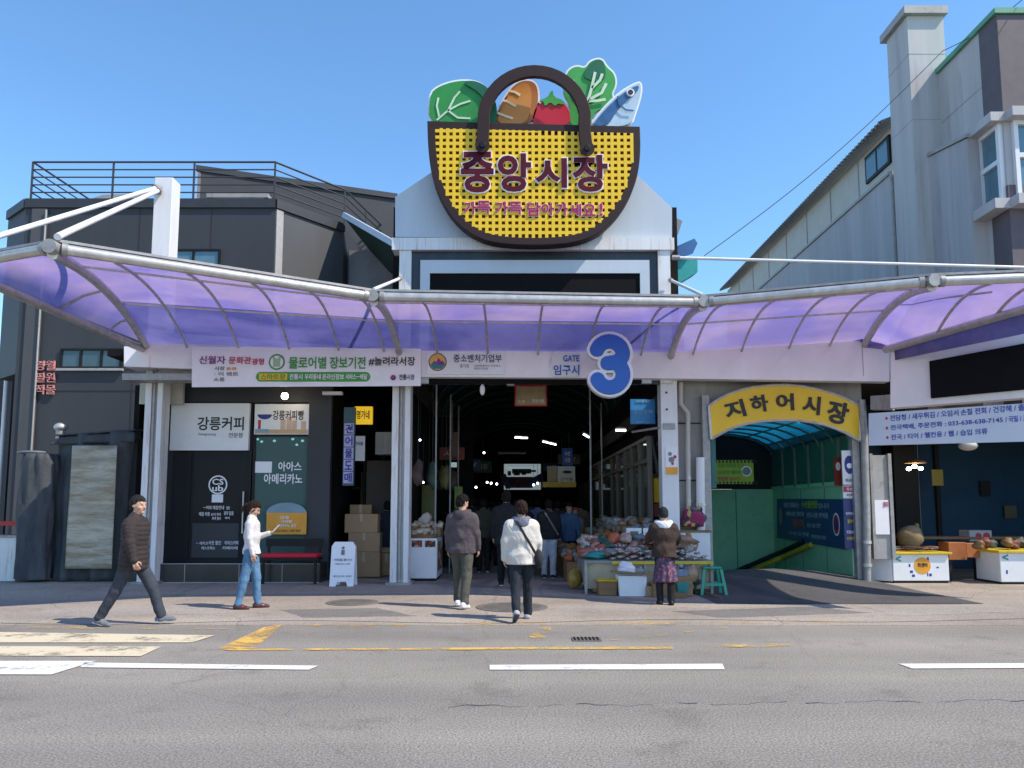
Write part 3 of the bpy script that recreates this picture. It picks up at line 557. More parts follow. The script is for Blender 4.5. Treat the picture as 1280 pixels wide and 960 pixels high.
# ------------------------------------------------------------------ gate tower of the market arcade
GY = 15.25
gt = thing('gate_tower', 'pale metal clad gate tower with rust streaked frame above the market entrance', 'gate', (.5, GY, 0))
m = MB()
pts = [P(x, y, GY) for x, y in ((494,296),(494,246),(540,215),(590,188),(650,176),(730,186),(799,221),(840,260),(840,300))]
m.prism(pts, (0,2.5,0)); m.build('cladding', M['cladding'], gt)
q0 = P(490, 296, GY-.12); q1 = P(843, 312, GY-.12)
m = MB(); m.box(q0.x, q1.x, GY-.12, GY+.3, P(660,312,GY-.12).z, P(660,297,GY-.12).z); m.build('top_beam', M['rusty'], gt)
zb = 4.1
for a_, b_ in ((499, 514), (823, 838)):
    X0, X1, Z0, Z1 = rect(a_, 312, b_, 368, GY-.08); m = MB(); m.box(X0, X1, GY-.08, GY+.2, zb, P(660,312.5,GY-.08).z); m.build('post', M['rusty'], gt)
X0, X1, Z0, Z1 = rect(513, 313, 824, 372, GY); m = MB(); m.box(X0, X1, GY, GY+.1, zb, P(660,312.5,GY).z); m.build('dark_panel', mat('dark slate sheet', (.022,.03,.042), .4, var=.4, scale=1.2, stretch=(4,4,.2)), gt)
X0, X1, _, Z1 = rect(526, 325, 811, 372, GY); Zt = P(660, 327, GY).z; th = .28
m = MB(); m.box(X0, X1, GY-.10, GY-.004, Zt-th, Zt); m.box(X0, X0+.2, GY-.099, GY-.005, zb, Zt-th); m.box(X1-.2, X1, GY-.099, GY-.005, zb, Zt-th); m.build('screen_frame', M['cladding'], gt)
m = MB(); m.box(X0+.2, X1-.2, GY-.06, GY-.003, zb, Zt-th); m.build('screen', M['led'], gt)
# teal and blue tarps on the frame
tt = thing('tarpaulin', 'crumpled teal and blue tarpaulin tied to the side of the gate tower', 'tarpaulin', P(855, 330, 15.8))
m = MB(); pts = [P(x,y,15.8) for x,y in ((839,325),(872,322),(872,340),(852,352),(839,364))]; m.prism(pts, (0,.5,.05)); m.build('fold', M['teal'], tt)
m = MB(); pts = [P(x,y,15.7) for x,y in ((843,318),(852,305),(868,298),(872,304),(866,317),(850,322))]; m.prism(pts, (0,.4,.1)); m.build('fold', M['bluesheet'], tt)
t3 = MB(); pts = [P(x,y,16.8) for x,y in ((839,283),(840,270),(853,276),(848,292),(842,300))]; t3.prism(pts, (0,1.5,.2)); tag(t3.build('side_eave', M['tin']), 'small dark corrugated eave poking out behind the pale gate cladding', 'eave')

# ------------------------------------------------------------------ yellow basket sign
BY = 14.75
bt = thing('basket_sign', 'giant yellow woven shopping basket sign with brown rim above the gate', 'sign', P(668, 300, BY))
half = [(800,158),(801,190),(797,222),(786,250),(768,275),(744,295),(715,304),(668,307)]
lft  = [(618,304),(590,294),(566,274),(548,245),(539,218),(535,185),(534,151)]
out_px = half + lft
def chaikin(px):
    q = [px[0]]
    for a, b in zip(px, px[1:]): q += [(a[0]*.75+b[0]*.25, a[1]*.75+b[1]*.25), (a[0]*.25+b[0]*.75, a[1]*.25+b[1]*.75)]
    return q+[px[-1]]
O = [P(x, y, BY) for x, y in out_px]
def inset(pts, d):
    n = len(pts); res = []; c = sum(pts, Vector())/n
    for i in range(n):
        a, b, e = pts[i-1], pts[i], pts[(i+1)%n]
        t1 = (b-a).normalized(); t2 = (e-b).normalized(); n1 = Vector((t1.z,0,-t1.x)); n2 = Vector((t2.z,0,-t2.x))
        if (c-b).dot(n1) < 0: n1 = -n1
        if (c-b).dot(n2) < 0: n2 = -n2
        q = (n1+n2); q = q/max(q.length_squared/2, .3)
        res.append(b + q*d)
    return res
def chv(v): return [P_ for P_ in map(lambda q: Vector((q[0], BY, q[1])), chaikin(chaikin([(p.x, p.z) for p in v])))]
Oc = O; O = chv(Oc); I = chv(inset(Oc, .17))
m = MB(); n = len(O); dv = Vector((0,.28,0))
f_ = [tuple(p) for p in O] + [tuple(p) for p in I] + [tuple(p+dv) for p in O] + [tuple(p+dv) for p in I]
fs = []
for i in range(n):
    j = (i+1)%n; fs += [(i,j,n+j,n+i), (2*n+j,2*n+i,3*n+i,3*n+j), (j,i,2*n+i,2*n+j), (n+i,n+j,3*n+j,3*n+i)]
m.add(f_, fs); m.build('rim', M['brown'], bt, bevel=.012)
B2 = chv(inset(Oc, .10)); m = MB(); m.prism([p+Vector((0,.085,0)) for p in B2], (0,.06,0)); m.build('back', M['basketback'], bt)
poly = [(p.x, p.z) for p in chv(inset(Oc, .15))]
def cuts(val, ax):
    r = []
    for i in range(len(poly)):
        a, b = poly[i-1], poly[i]
        if (a[ax]-val)*(b[ax]-val) < 0:
            tq = (val-a[ax])/(b[ax]-a[ax]); r.append(a[1-ax]+tq*(b[1-ax]-a[1-ax]))
    return sorted(r)
m = MB(); per = .136; bw = .033
xs = [p[0] for p in poly]; zs = [p[1] for p in poly]
k = min(xs)
while k < max(xs):
    c_ = cuts(k, 0)
    if len(c_) >= 2: m.box(k-bw, k+bw, BY-.001, BY+.045, c_[0], c_[-1])
    k += per
k = max(zs)-.06
while k > min(zs):
    c_ = cuts(k, 1)
    if len(c_) >= 2: m.box(c_[0], c_[-1], BY+.0005, BY+.04, k-bw, k+bw)
    k -= per
m.build('lattice', M['yellow'], bt)
hp = []                                                         # handle: flat strap arch
cx, rx_ = 668, 66
hpx = [(603,182)] + [(602,165)] + [(668-64.5*math.cos(a_), 150-62*math.sin(a_)) for a_ in [math.pi*k/20 for k in range(1,20)]] + [(733,165),(734,188)]
hpx = [(603,184),(604,160)] + [(668+(x-668)*.99, y) for x, y in hpx[2:-2]] + [(731,164),(734,188)]
hc = [P(x,y,BY-.12) for x,y in hpx]
def strap(mb, pts, wd, th):
    L, R2 = [], []
    for i, p in enumerate(pts):
        a = pts[max(i-1,0)]; b = pts[min(i+1,len(pts)-1)]; tt_ = (b-a).normalized(); nn = Vector((-tt_.z,0,tt_.x))
        L.append(p+nn*wd/2); R2.append(p-nn*wd/2)
    d_ = Vector((0,th,0)); n = len(pts)
    vs = L + R2 + [p+d_ for p in L] + [p+d_ for p in R2]; fs = []
    for i in range(n-1):
        fs += [(i,i+1,n+i+1,n+i), (2*n+i+1,2*n+i,3*n+i,3*n+i+1), (i+1,i,2*n+i,2*n+i+1), (n+i,n+i+1,3*n+i+1,3*n+i)]
    fs += [(0,n,3*n,2*n), (n-1,3*n-1,4*n-1,2*n-1)]
    mb.add(vs, fs)
m = MB(); strap(m, hc, .25, .1); h_ = m.build('handle', M['brown'], bt, bevel=.01)
for px, py in ((603,182),(734,186)):
    q = P(px,py,BY-.13); d_ = MB(); d_.disc((Vector((q.x,BY-.12,q.z)),Vector((1,0,0)),Vector((0,0,1)),Vector((0,-1,0))),0,0,.15,0,.03); d_.build('strap_end', M['brown'], h_)
    d_ = MB(); d_.disc((Vector((q.x,BY-.12,q.z)),Vector((1,0,0)),Vector((0,0,1)),Vector((0,-1,0))),0,0,.065,.03,.07); d_.build('rivet', M['black'], h_, bevel=.01)
fr = FR(BY)
tw_, tm_ = MB(), MB()
for s, (a0,b0,a1,b1) in zip('중앙시장', ((576,188,617,239),(622,190,664,238),(669,196,709,233),(716,192,760,238))):
    X0,X1,Z0,Z1 = rect(a0,b0,a1,b1,BY-.1)
    tw_.text(s, fr, X0-.026,X1+.026,Z0-.026,Z1+.026, n0=.0, depth=.035, bold=.044); tm_.text(s, fr, X0,X1,Z0,Z1, n0=.034, depth=.015, bold=.030)
tw_.build('lettering_outline', M['ltwhite'], bt); tm_.build('lettering', M['maroon'], bt)
tw_, tm_ = MB(), MB()
sp = [('가',579,250,595,266),('득',596,249,613,265),('가',619,250,635,266),('득',636,250,653,266),('담',659,251,676,268),('아',677,252,693,267),('가',695,252,710,267),('세',712,253,727,268),('요',729,253,745,268),('!',750,252,754,268)]
for s,a0,b0,a1,b1 in sp:
    X0,X1,Z0,Z1 = rect(a0,b0,a1,b1,BY-.1)
    tw_.text(s, fr, X0-.011,X1+.011,Z0-.011,Z1+.011, n0=.0, depth=.02, bold=.038); tm_.text(s, fr, X0,X1,Z0,Z1, n0=.019, depth=.01, bold=.016)
tw_.build('slogan_outline', mat('pink white letter edge', (.78,.62,.66), .5), bt); tm_.build('slogan', M['magenta'], bt)
# cut-out produce standing in the basket
def smooth_closed(px, it=2):
    for _ in range(it):
        q = []
        for i in range(len(px)):
            a, b = px[i], px[(i+1)%len(px)]
            q += [(a[0]*.75+b[0]*.25, a[1]*.75+b[1]*.25), (a[0]*.25+b[0]*.75, a[1]*.25+b[1]*.75)]
        px = q
    return px
def cut(name, px, Y, m_, par, th=.05, sm=2):
    o = MB().prism([P(x,y,Y) for x,y in (smooth_closed(px, sm) if sm else px)], (0,th,0)).build(name, m_, par); return o
def outline(px, Y, par, d=.035, sm=2):
    pts = [P(x,y,Y) for x,y in smooth_closed(px, sm)]
    o = MB().prism(inset(pts, -d), (0,.05,0)).build('white_edge', M['ltwhite'], par); return o
def veins(lst, Y, par, wd=.05, name='vein', mm=None):
    v = MB()
    for ln in lst:
        strap(v, [P(x,y,Y) for x,y in ln], wd, .012)
    return v.build(name, mm or M['vein'], par)
cab = thing('cabbage_cutout', 'green cabbage cutout sign standing in the yellow basket', 'sign', P(575,150,15.0))
cp = [(536,158),(537,118),(548,108),(570,101),(592,101),(608,109),(616,125),(618,158)]
outline(cp, 15.03, cab); cut('leaf', cp, 14.98, M['cabbage'], cab)
cut('outer_leaf', [(576,102),(594,100),(612,110),(622,132),(620,156),(610,156),(606,124),(596,113)], 14.93, M['cabbage_d'], cab)
veins([[(546,150),(560,138),(575,130),(588,126)],[(560,138),(568,122),(575,114)],[(549,146),(546,132),(548,122)],[(560,138),(572,147),(588,148)]], 14.96, cab, .04)
brd = thing('bread_cutout', 'brown bread loaf cutout sign under the arch of the basket handle', 'sign', P(645,150,15.0))
bp = [(615,156),(628,128),(640,108),(654,100),(668,102),(673,114),(672,135),(664,156)]
outline(bp, 15.03, brd); cut('crust_edge', bp, 14.98, M['bread_d'], brd); cut('crust', [(618,156),(630,128),(642,110),(654,103),(662,106),(665,118),(663,138),(657,156)], 14.95, M['bread'], brd)
veins([[(636,113),(644,115),(650,119)],[(628,125),(637,128),(645,133)],[(622,141),(632,145),(641,148)]], 14.93, brd, .05, 'slash', M['crumb'])
tom = thing('tomato_cutout', 'red tomato cutout sign between the bread and the lettuce cutouts', 'sign', P(690,150,15.0))
tp = [(664,158),(668,136),(677,127),(690,124),(703,127),(712,138),(714,158)]
outline(tp, 15.03, tom); cut('fruit', tp, 14.98, M['tomato'], tom)
cut('calyx', [(673,126),(685,121),(687,116),(691,112),(692,121),(704,125),(706,131),(697,129),(694,133),(688,127),(681,133),(680,127)], 14.95, M['leaf'], tom, .04, 1)
let = thing('lettuce_cutout', 'pale veined lettuce leaf cutout sign behind the fish cutout', 'sign', P(740,140,15.0))
lp = [(710,158),(714,130),(704,118),(709,104),(708,90),(720,82),(732,86),(738,76),(752,73),(758,84),(768,92),(770,106),(764,116),(768,126),(757,134),(742,140),(738,158)]
outline(lp, 15.06, let); cut('leaf', lp, 15.0, M['leaf'], let)
cut('dark_leaf', [(729,96),(733,84),(742,75),(753,74),(757,85),(757,98),(746,102),(738,100)], 14.97, M['cabbage_d'], let)
veins([[(728,158),(733,132),(739,112),(744,90)],[(733,130),(722,116),(716,100)],[(737,124),(752,116),(758,104)],[(735,126),(746,126),(757,124)],[(740,110),(750,100),(753,92)]], 14.955, let, .06)
fsh = thing('fish_cutout', 'blue and silver fish head cutout sign at the end of the basket', 'sign', P(770,140,14.9))
fp = [(738,158),(748,144),(762,128),(778,114),(794,105),(801,103),(801,118),(794,140),(788,158)]
outline(fp, 14.96, fsh); cut('belly', fp, 14.9, M['fishsilver'], fsh)
cut('back', [(740,157),(750,144),(764,129),(780,115),(799,105),(798,113),(784,124),(771,138),(760,157)], 14.87, M['fishblue'], fsh)
e_ = P(788,116,14.87); fe = (Vector((e_.x,14.87,e_.z)),Vector((1,0,0)),Vector((0,0,1)),Vector((0,-1,0)))
o = MB().disc(fe,0,0,.085,.0,.02).build('eye', M['ltwhite'], fsh); MB().disc(fe,0,0,.055,.02,.03).build('pupil', M['ink'], o)
veins([[(772,120),(774,130),(782,137),(792,138)]], 14.85, fsh, .03, 'gill', M['fishblue'])

# ------------------------------------------------------------------ columns, fascia, violet canopy
def translucent(name, col):
    m, n, l, b = _nodes(name); o = n['Material Output']; n.remove(b)
    t1 = n.new('ShaderNodeBsdfTranslucent'); t1.inputs[0].default_value = tuple(col)+(1,)
    d1 = n.new('ShaderNodeBsdfGlossy'); d1.inputs['Roughness'].default_value = .25
    mx = n.new('ShaderNodeMixShader'); mx.inputs[0].default_value = .08; l.new(t1.outputs[0], mx.inputs[1]); l.new(d1.outputs[0], mx.inputs[2]); l.new(mx.outputs[0], o.inputs[0])
    return m
FZ = P(660, 472, 15.0).z
def column(label, px0, px1, Y, ztop, pym=600, d=.34, extra=None):
    X0, X1, _, _ = rect(px0, pym, px1, pym, Y)
    t = thing('canopy_column', label, 'column', ((X0+X1)/2, Y, 0))
    m = MB(); w = X1-X0
    m.box(X0, X0+w*.36, Y-.02, Y+d, 0, ztop); m.box(X0+w*.36, X1-w*.3, Y+.06, Y+d-.05, 0, ztop-.01); m.box(X1-w*.3, X1, Y-.02, Y+d, 0, ztop)
    m.build('shaft', M['rusty'], t, bevel=.01)
    b = MB(); b.box(X0-.07, X1+.07, Y-.09, Y+d+.05, 0, .05); b.build('base_plate', M['galv'], t)
    p = MB(); xm = X0+w*.5; p.tube([(xm,Y+.0,.1),(xm,Y+.0,min(ztop,4.2))], .028, 8)
    p.build('conduit', M['galv'], t, smooth=True)
    return t, X0, X1
mast, mx0, mx1 = column('tall white mast column carrying the canopy stays beside the coffee shop', 177, 199, 15.4, P(200, 226, 15.4).z)
MB().box(mx0-.012, mx1+.012, 15.37, 15.75, 4.7, P(200,224,15.4).z+.03).build('upper_shaft', M['white'], mast, bevel=.012)
column('white steel column between the coffee shop and the market gate', 489, 512, 15.25, FZ)
X0, X1, _, _ = rect(827, 560, 848, 560, 15.25)
ct = thing('gate_column', 'white painted column with an orange poster beside the market gate', 'column', ((X0+X1)/2, 15.25, 0))
m = MB(); m.box(X0, X1, 15.25, 15.6, 0, FZ); m.build('shaft', M['white'], ct, bevel=.012)
m = MB(); 
for z in (3.9, 3.55): m.box(X0+.1, X0+.14, 15.235, 15.25, z, z+.04)
m.build('bolt', M['ink'], ct)
po = thing('poster', 'small white poster with an orange base pasted on the gate column', 'poster', P(840,577,15.24))
a0,a1,b0,b1 = rect(832,559,847,593,15.24); m = MB(); m.box(a0,a1,15.236,15.247,b0,b1); m.build('sheet', M['vinyl'], po)
m = MB(); m.box(a0,a1,15.231,15.2355,b0,b0+.15); m.build('orange_base', M['orange'], po)
m = MB(); fr = FR(15.235); m.disc(fr,a0+.12,b0+.3,.06,.0,.004); m.disc(fr,a0+.09,b0+.42,.04,.0,.004); m.build('printed_shape', M['inkgrey'], po)
m = MB(); m.disc(fr,a0+.19,b0+.36,.035,.0,.004); m.disc(fr,a0+.14,b0+.22,.03,.004,.007); m.build('printed_shape', M['inkred'], po)
# fascia
ft = thing('gate_fascia', 'long off white fascia beam under the violet canopy', 'fascia', (0, 15.0, FZ))
top = [(183,413),(330,425),(465,436),(525,437),(838,437),(960,431),(1078,422),(1112,420)]
bot = [(1112,477),(842,473),(526,471),(183,459)]
m = MB(); m.prism([P(x,y,15.0) for x,y in top+bot], (0,.24,0)); m.build('beam', M['fascia'], ft)
m = MB(); m.prism([P(x,y,14.96) for x,y in ((155,433),(186,433),(186,459),(155,458))], (0,.5,0)); m.build('end_box', M['fascia'], ft)
m = MB()
for px in (360, 690, 1077): 
    a = P(px,438 if px<1000 else 423,14.995); b = P(px,470,14.995); m.box(a.x,a.x+.012,14.993,15.0,b.z,a.z)
m.build('joint', M['greytrim'], ft)
m = MB(); m.box(P(200,470,15.3).x, P(1085,470,15.3).x, 15.24, 15.5, FZ-.02, FZ+.3); m.build('back_beam', M['wallgrey'], ft)
m = MB(); m.box(P(156,468,15.1).x, P(250,468,15.1).x, 15.0, 15.4, P(200,476,15.1).z, P(200,468,15.1).z); m.build('gutter', M['galv'], ft)

cn = thing('entrance_canopy', 'curved violet polycarbonate canopy on white steel ribs along the market front', 'canopy', (0, 12, 4.9))
ZC = 4.9
No = [G(-70,334,ZC), G(66,310,ZC), G(467,371,ZC), G(879,378,ZC), G(1165,352,ZC), G(1420,342,ZC)]
Ii = [G(-66,330,4.85), P(184,430,15.05), P(500,440,15.05), P(838,442,15.05), P(1080,427,15.05), G(1400,352,4.7)]
Jr = P(1113, 432, 14.55)
def sec(o, i, s, bulge=.27):
    p = o.lerp(i, s); return p + Vector((0,0, 4*s*(1-s)*min(bulge, .11*(i-o).length)))
def sheet(o0, i0, o1, i1, b=.27, ns=12, sa=0.0, sb=1.0, nl=1):
    m = MB(); vs = []
    if nl > 1:
        for k in range(ns+1):
            for j in range(nl+1): vs.append(sec(o0.lerp(o1,j/nl), i0.lerp(i1,j/nl), sa+(sb-sa)*k/ns, b))
        return m.add(vs, [(k*(nl+1)+j, k*(nl+1)+j+1, (k+1)*(nl+1)+j+1, (k+1)*(nl+1)+j) for k in range(ns) for j in range(nl)])
    for k in range(ns+1):
        s = sa+(sb-sa)*k/ns; vs += [sec(o0,i0,s,b), sec(o1,i1,s,b)]
    m.add(vs, [(2*k,2*k+1,2*k+3,2*k+2) for k in range(ns)])
    return m
bays = [  # outer node, next outer node, list of fractions where small ribs sit
 (1, 2, (.16,.365,.565,.76,.94)), (2, 3, (.14,.325,.51,.70,.89)), (3, 4, (.115,.365,.61,.82))]
ribs = MB
def rib(o, i, r, name, ext=0, b=.27):
    pts = [sec(o,i,s/14,b)-Vector((0,0,.05+r*.5)) for s in range(15)]
    if ext: pts.append(pts[-1] + (pts[-1]-pts[-2]).normalized()*ext)
    MB().tube(pts, r, 8).build(name, M['steel'], cn, smooth=True)
for n0, n1, frs in bays:
    fs_ = [0.0]+list(frs)+[1.0]; L = [(No[n0].lerp(No[n1],f), Ii[n0].lerp(Ii[n1],f)) for f in fs_]
    for (o0,i0),(o1,i1) in zip(L, L[1:]): sheet(o0,i0,o1,i1,.27,12,0,.6).build('panel', M['canopy'], cn, smooth=True); sheet(o0,i0,o1,i1,.27,8,.6,1).build('panel', M['canopy_blue_dimmed'] if n0 < 3 else M['canopy'], cn, smooth=True)  # lower rows: dimness of the dark building behind painted as a darker sheet
    for o_, i_ in L[1:-1]: rib(o_, i_, .024, 'rib')
    for s in (.2, .6):
        MB().tube([sec(L[0][0],L[0][1],s)-Vector((0,0,.04)), sec(L[-1][0],L[-1][1],s)-Vector((0,0,.04))], .018, 6).build('purlin', M['steel'], cn)
for k in (1,2,3,4): rib(No[k], Ii[k], .07, 'main_rib', .12 if k in (2,3) else 0)
# pointed end bays at both street corners
sheet(No[0],Ii[0],No[1],Ii[1],.27,12,0,1,16).build('panel', M['canopy'], cn, smooth=True)
MB().tube([Ii[0], Ii[1]+Vector((-.05,-.02,-.12))], .075, 12).build('edge_pipe', M['steel'], cn, smooth=True)
for f in (.45, .75):
    a = sec(No[1],Ii[1],f,.27); b = Ii[0].lerp(Ii[1], f*.95+.03); MB().tube([a-Vector((0,0,.05)), a.lerp(b,.5)+Vector((0,0,.03)), b], .025, 8).build('rib', M['steel'], cn, smooth=True)
JR1 = Ii[5]
sheet(No[4],Ii[4],No[4].lerp(No[5],.06),Jr,.27,12,0,1,4).build('panel', M['canopy'], cn, smooth=True)
sheet(No[4].lerp(No[5],.06),Jr,No[5],JR1,.27,12,0,1,16).build('panel', M['canopy'], cn, smooth=True)
MB().quad(Ii[4], Jr, Jr+Vector((0,0,-.1)), Ii[4]+Vector((0,0,-.12))).build('panel', M['canopy'], cn)
MB().tube([Jr+Vector((-.05,.1,-.06)), JR1], .075, 12).build('edge_pipe', M['steel'], cn, smooth=True)
for f in (.3, .62):
    o_ = No[4].lerp(No[5], f); i_ = Jr.lerp(JR1, f*.85); rib(o_, i_, .026, 'rib', b=.2)
MB().tube([sec(No[4],Ii[4],.55), sec(No[4].lerp(No[5],.45),Jr.lerp(JR1,.42),.5,.22)-Vector((0,0,.04))], .02, 6).build('purlin', M['steel'], cn)
MB().quad(Jr+Vector((.02,.06,-.03)), JR1+Vector((.02,.06,-.03)), JR1+Vector((.02,.06,-.45)), Jr+Vector((.02,.06,-.3))).build('side_panel', M['canopy_blue_dimmed'], cn)
MB().quad(Jr+Vector((-.5,.45,.28)), Jr+Vector((0,.06,.02)), JR1+Vector((0,.06,.02)), Vector((JR1.x+.3, 15.4, 5.0)), Vector((Jr.x-.5, 15.4, 4.9))).build('added_shade_panel', M['canopy_blue_dimmed'], cn)  # sheet added to keep the sun off the end of the fascia
# outer edge pipes, flat gutter strip above them, node joints
for a, b in zip(No[:-1], No[1:]):
    d = (b-a).normalized()
    MB().tube([a+d*.14, b-d*.14], .072, 14).build('edge_pipe', M['steel'], cn, smooth=True)
    u = Vector((-d.y, d.x, 0)); 
    q = MB(); q.prism([a+u*.02+Vector((0,0,.10)), b+u*.02+Vector((0,0,.10)), b+u*.24+Vector((0,0,.13)), a+u*.24+Vector((0,0,.13))], (0,0,.035)); q.build('gutter_strip', M['galv'], cn)
for k in (1,2,3,4):
    a = No[k]; q = MB(); q.tube([a-Vector((0,.085,0)), a+Vector((0,.085,0))], .095, 14); d = (No[k+1]-a).normalized(); d2 = (No[k-1]-a).normalized()
    for dd in (d, d2): q.tube([a+dd*.10, a+dd*.17], .086, 14)
    q.build('joint', M['galv'], cn, smooth=True)
# stays
def stay(label, a, b, r=.045):
    t = thing('stay_rod', label, 'rod', a); MB().tube([a,b], r, 10).build('tube', M['white'], t, smooth=True)
    d = (b-a).normalized(); MB().tube([a, a+d*.16], r*1.7, 10).build('clevis', M['galv'], t)
mt = Vector((mx0+.1, 15.35, P(195,238,15.35).z))
stay('shorter white stay rod running from the mast to the first canopy joint', mt, No[1]+Vector((.05,0,.15)))
stay('longer white stay rod running from the mast out past the street corner', mt+Vector((0,-.02,.06)), G(-70,316,5.1))
stay('short white strut tying the gate tower to the joint over the coffee shop', P(500,348,15.1), No[2]+Vector((0,0,.12)), .03)
stay('short white strut tying the gate tower to the joint over the vegetable stall', P(838,350,15.1), No[3]+Vector((0,0,.12)), .03)
stay('long thin white rod running from the gate tower to the rendered building', P(840,322,15.2), P(1340,336,14.8), .032)
tag(MB().tube([P(880,320,16.0).lerp(P(1178,64,16.9),k/12)-Vector((0,0,.25*math.sin(math.pi*k/12))) for k in range(13)], .009, 5).build('power_cable', M['cable']), 'thin black cable sloping up to the roof of the rendered building', 'cable')
tag(MB().tube([PX(1178,64,10.1).lerp(P(1300,-20,14.8),k/6)-Vector((0,0,.15*math.sin(math.pi*k/6))) for k in range(7)], .009, 5).build('power_cable', M['cable']), 'thin cable across the face of the rendered building near the tower', 'cable')

# ------------------------------------------------------------------ signs on the fascia
def sign(name, label, cat, px, Y, m_, th=.04, group=None, frame=None):
    X0,X1,Z0,Z1 = rect(*px, Y); t = thing(name, label, cat, ((X0+X1)/2, Y, Z0), group)
    m = MB(); m.box(X0,X1,Y,Y+th,Z0,Z1); m.build('board', m_, t, bevel=.006 if th > .03 else 0)
    if frame:
        f = MB(); e = .03
        f.box(X0-e,X1+e,Y-.012,Y+th,Z0-e,Z0-.001); f.box(X0-e,X1+e,Y-.012,Y+th,Z1+.001,Z1+e); f.box(X0-e,X0-.001,Y-.011,Y+th,Z0-.001,Z1+.001); f.box(X1+.001,X1+e,Y-.011,Y+th,Z0-.001,Z1+.001); f.build('frame', frame, t)
    return t
def letters(par, Y, items, m_, name='lettering', bold=.014, depth=.006, n0=.003):
    fr = FR(Y)
    for s,a0,b0,a1,b1 in items:
        m = MB(); X0,X1,Z0,Z1 = rect(a0,b0,a1,b1,Y); m.text(s, fr, X0,X1,Z0,Z1, n0=n0, depth=depth, bold=bold); o = m.build(name, m_, par)
    return o
Yb = 14.93
bn = thing('banner', 'long white vinyl market banner with green lettering hung over the coffee shop', 'banner', P(383,483,Yb))
m = MB(); vs = []; nb = 24
for k in range(nb+1):
    x = 240+286*k/nb; wv = .012*math.sin(k*1.3)
    vs += [P(x, 433+ 3.0*k/nb + .5*math.sin(k*.8), Yb+wv*.3), P(x, 484-1.5*k/nb, Yb+wv)]
m.add(vs, [(2*k,2*k+2,2*k+3,2*k+1) for k in range(nb)]); o = m.build('sheet', M['vinyl'], bn); sld = o.modifiers.new('thickness','SOLIDIFY'); sld.thickness = .008
Yl = Yb-.018
letters(bn, Yl, [('신월자',249,445,282,455)], M['inkpurple'])
letters(bn, Yl, [('문화관',286,446,314,455),('광형',315,448,330,456)], M['inkred'])
letters(bn, Yl, [('물로어별',361,446,408,461),('장보기',412,446,445,461),('전',447,446,457,461)], M['inkgreen'], bold=.02)
letters(bn, Yl, [('#놀려라서장',461,446,519,457),('전통시장',499,468,518,475)], M['ink'])
letters(bn, Yl, [('시장',268,458,281,463),('ㆍ이 벤트',268,465,298,470),('소통',267,472,281,477)], M['inkgrey'])
letters(bn, Yl, [('문화',283,459,296,463)], M['orange']); 
X0,X1,Z0,Z1 = rect(320,465,463,477,Yl); r_ = (Z1-Z0)/2; fr = FR(Yl); m = MB(); m.obox(fr,X0+r_,X1-r_,Z0,Z1,0,.004); m.disc(fr,X0+r_,Z0+r_,r_,0.0002,.0038); m.disc(fr,X1-r_,Z0+r_,r_,.0002,.0038); m.build('green_bar', M['inkgreen'], bn)
m = MB(); a0,a1,b0,b1 = rect(324,467,359,475,Yl); m.obox(fr,a0,a1,b0,b1,.004,.007); m.build('yellow_label', M['signyellow'], bn)
letters(bn, Yl-.008, [('스마트장',326,467.5,357,474.5)], M['inkgreen'])
letters(bn, Yl-.006, [('전통시',362,467.5,378,474.5),('우리동네',381,467.5,401,474.5),('온라인장보',403,467.5,430,474.5),('서비스ㅡ배달',432,467.5,459,474.5)], M['ltwhite'])
q = P(346,452.5,Yl); m = MB(); m.disc(fr,q.x,q.z,.165,0,.004); o = m.build('emblem', M['inkgreen'], bn)
m = MB(); m.disc(fr,q.x,q.z,.13,.004,.006); m.build('ring', M['vinyl'], o)
m = MB(); m.obox(fr,q.x-.075,q.x+.075,q.z-.10,q.z+.07,.006,.008); m.disc(fr,q.x-.06,q.z+.085,.025,.006,.008); m.disc(fr,q.x+.06,q.z+.085,.025,.006,.008); m.build('symbol', mat('pale green print', (.35,.5,.28), .5), o)
q = P(491.5,472,Yl); m = MB(); m.disc(fr,q.x,q.z,.055,0,.004); o = m.build('emblem', M['inknavy'], bn); m = MB(); m.disc(fr,q.x-.006,q.z+.014,.035,.004,.006); m.build('red_half', M['inkred'], o)

ms = sign('ministry_sign', 'white sign with a round mountain emblem and navy lettering on the fascia', 'sign', (534,439,631,468), 14.965, M['board'], .03)
fr = FR(14.965); q = P(547,452.5,14.96)
m = MB(); m.disc(fr,q.x,q.z,.185,.001,.004); o = m.build('emblem', M['inknavy'], ms); m = MB(); m.disc(fr,q.x,q.z,.165,.004,.006); m.build('sky_disc', mat('orange print', (.75,.42,.08), .5), o)
m = MB(); m.prism([Vector((q.x+dx,14.958,q.z+dz)) for dx,dz in ((-.15,-.06),(-.06,.03),(-.03,-.01),(.02,.09),(.07,.01),(.10,.03),(.155,-.05),(.08,-.14),(-.08,-.14))], (0,-.003,0)); m.build('mountain', M['inkpurple'], o)
m = MB(); m.prism([Vector((q.x+dx,14.954,q.z+dz)) for dx,dz in ((-.155,-.05),(-.05,-.02),(.03,-.07),(.155,-.04),(.09,-.135),(-.09,-.135))], (0,-.003,0)); m.build('hills', mat('teal print', (.03,.2,.22), .5), o)
letters(ms, 14.963, [('중소벤처기업부',567,443,627,453)], mat('dark blue lettering', (.03,.05,.12), .5), bold=.01)
letters(ms, 14.963, [('중기청',575,455,586,460),('강원특별자치 지방중소',593,456,626,458.5),('벤처기업청',593,459.5,610,462)], M['inkgrey'], bold=.0, depth=.003)
gs = sign('gate_number_sign', 'large blue 3 with white edge beside the gate lettering on the fascia', 'sign', (690,441,725,471), 14.972, M['board'], .025)
letters(gs, 14.968, [('GATE',704,444,724,452),('임구시',692,456,724,469)], M['numblue'], bold=.02)

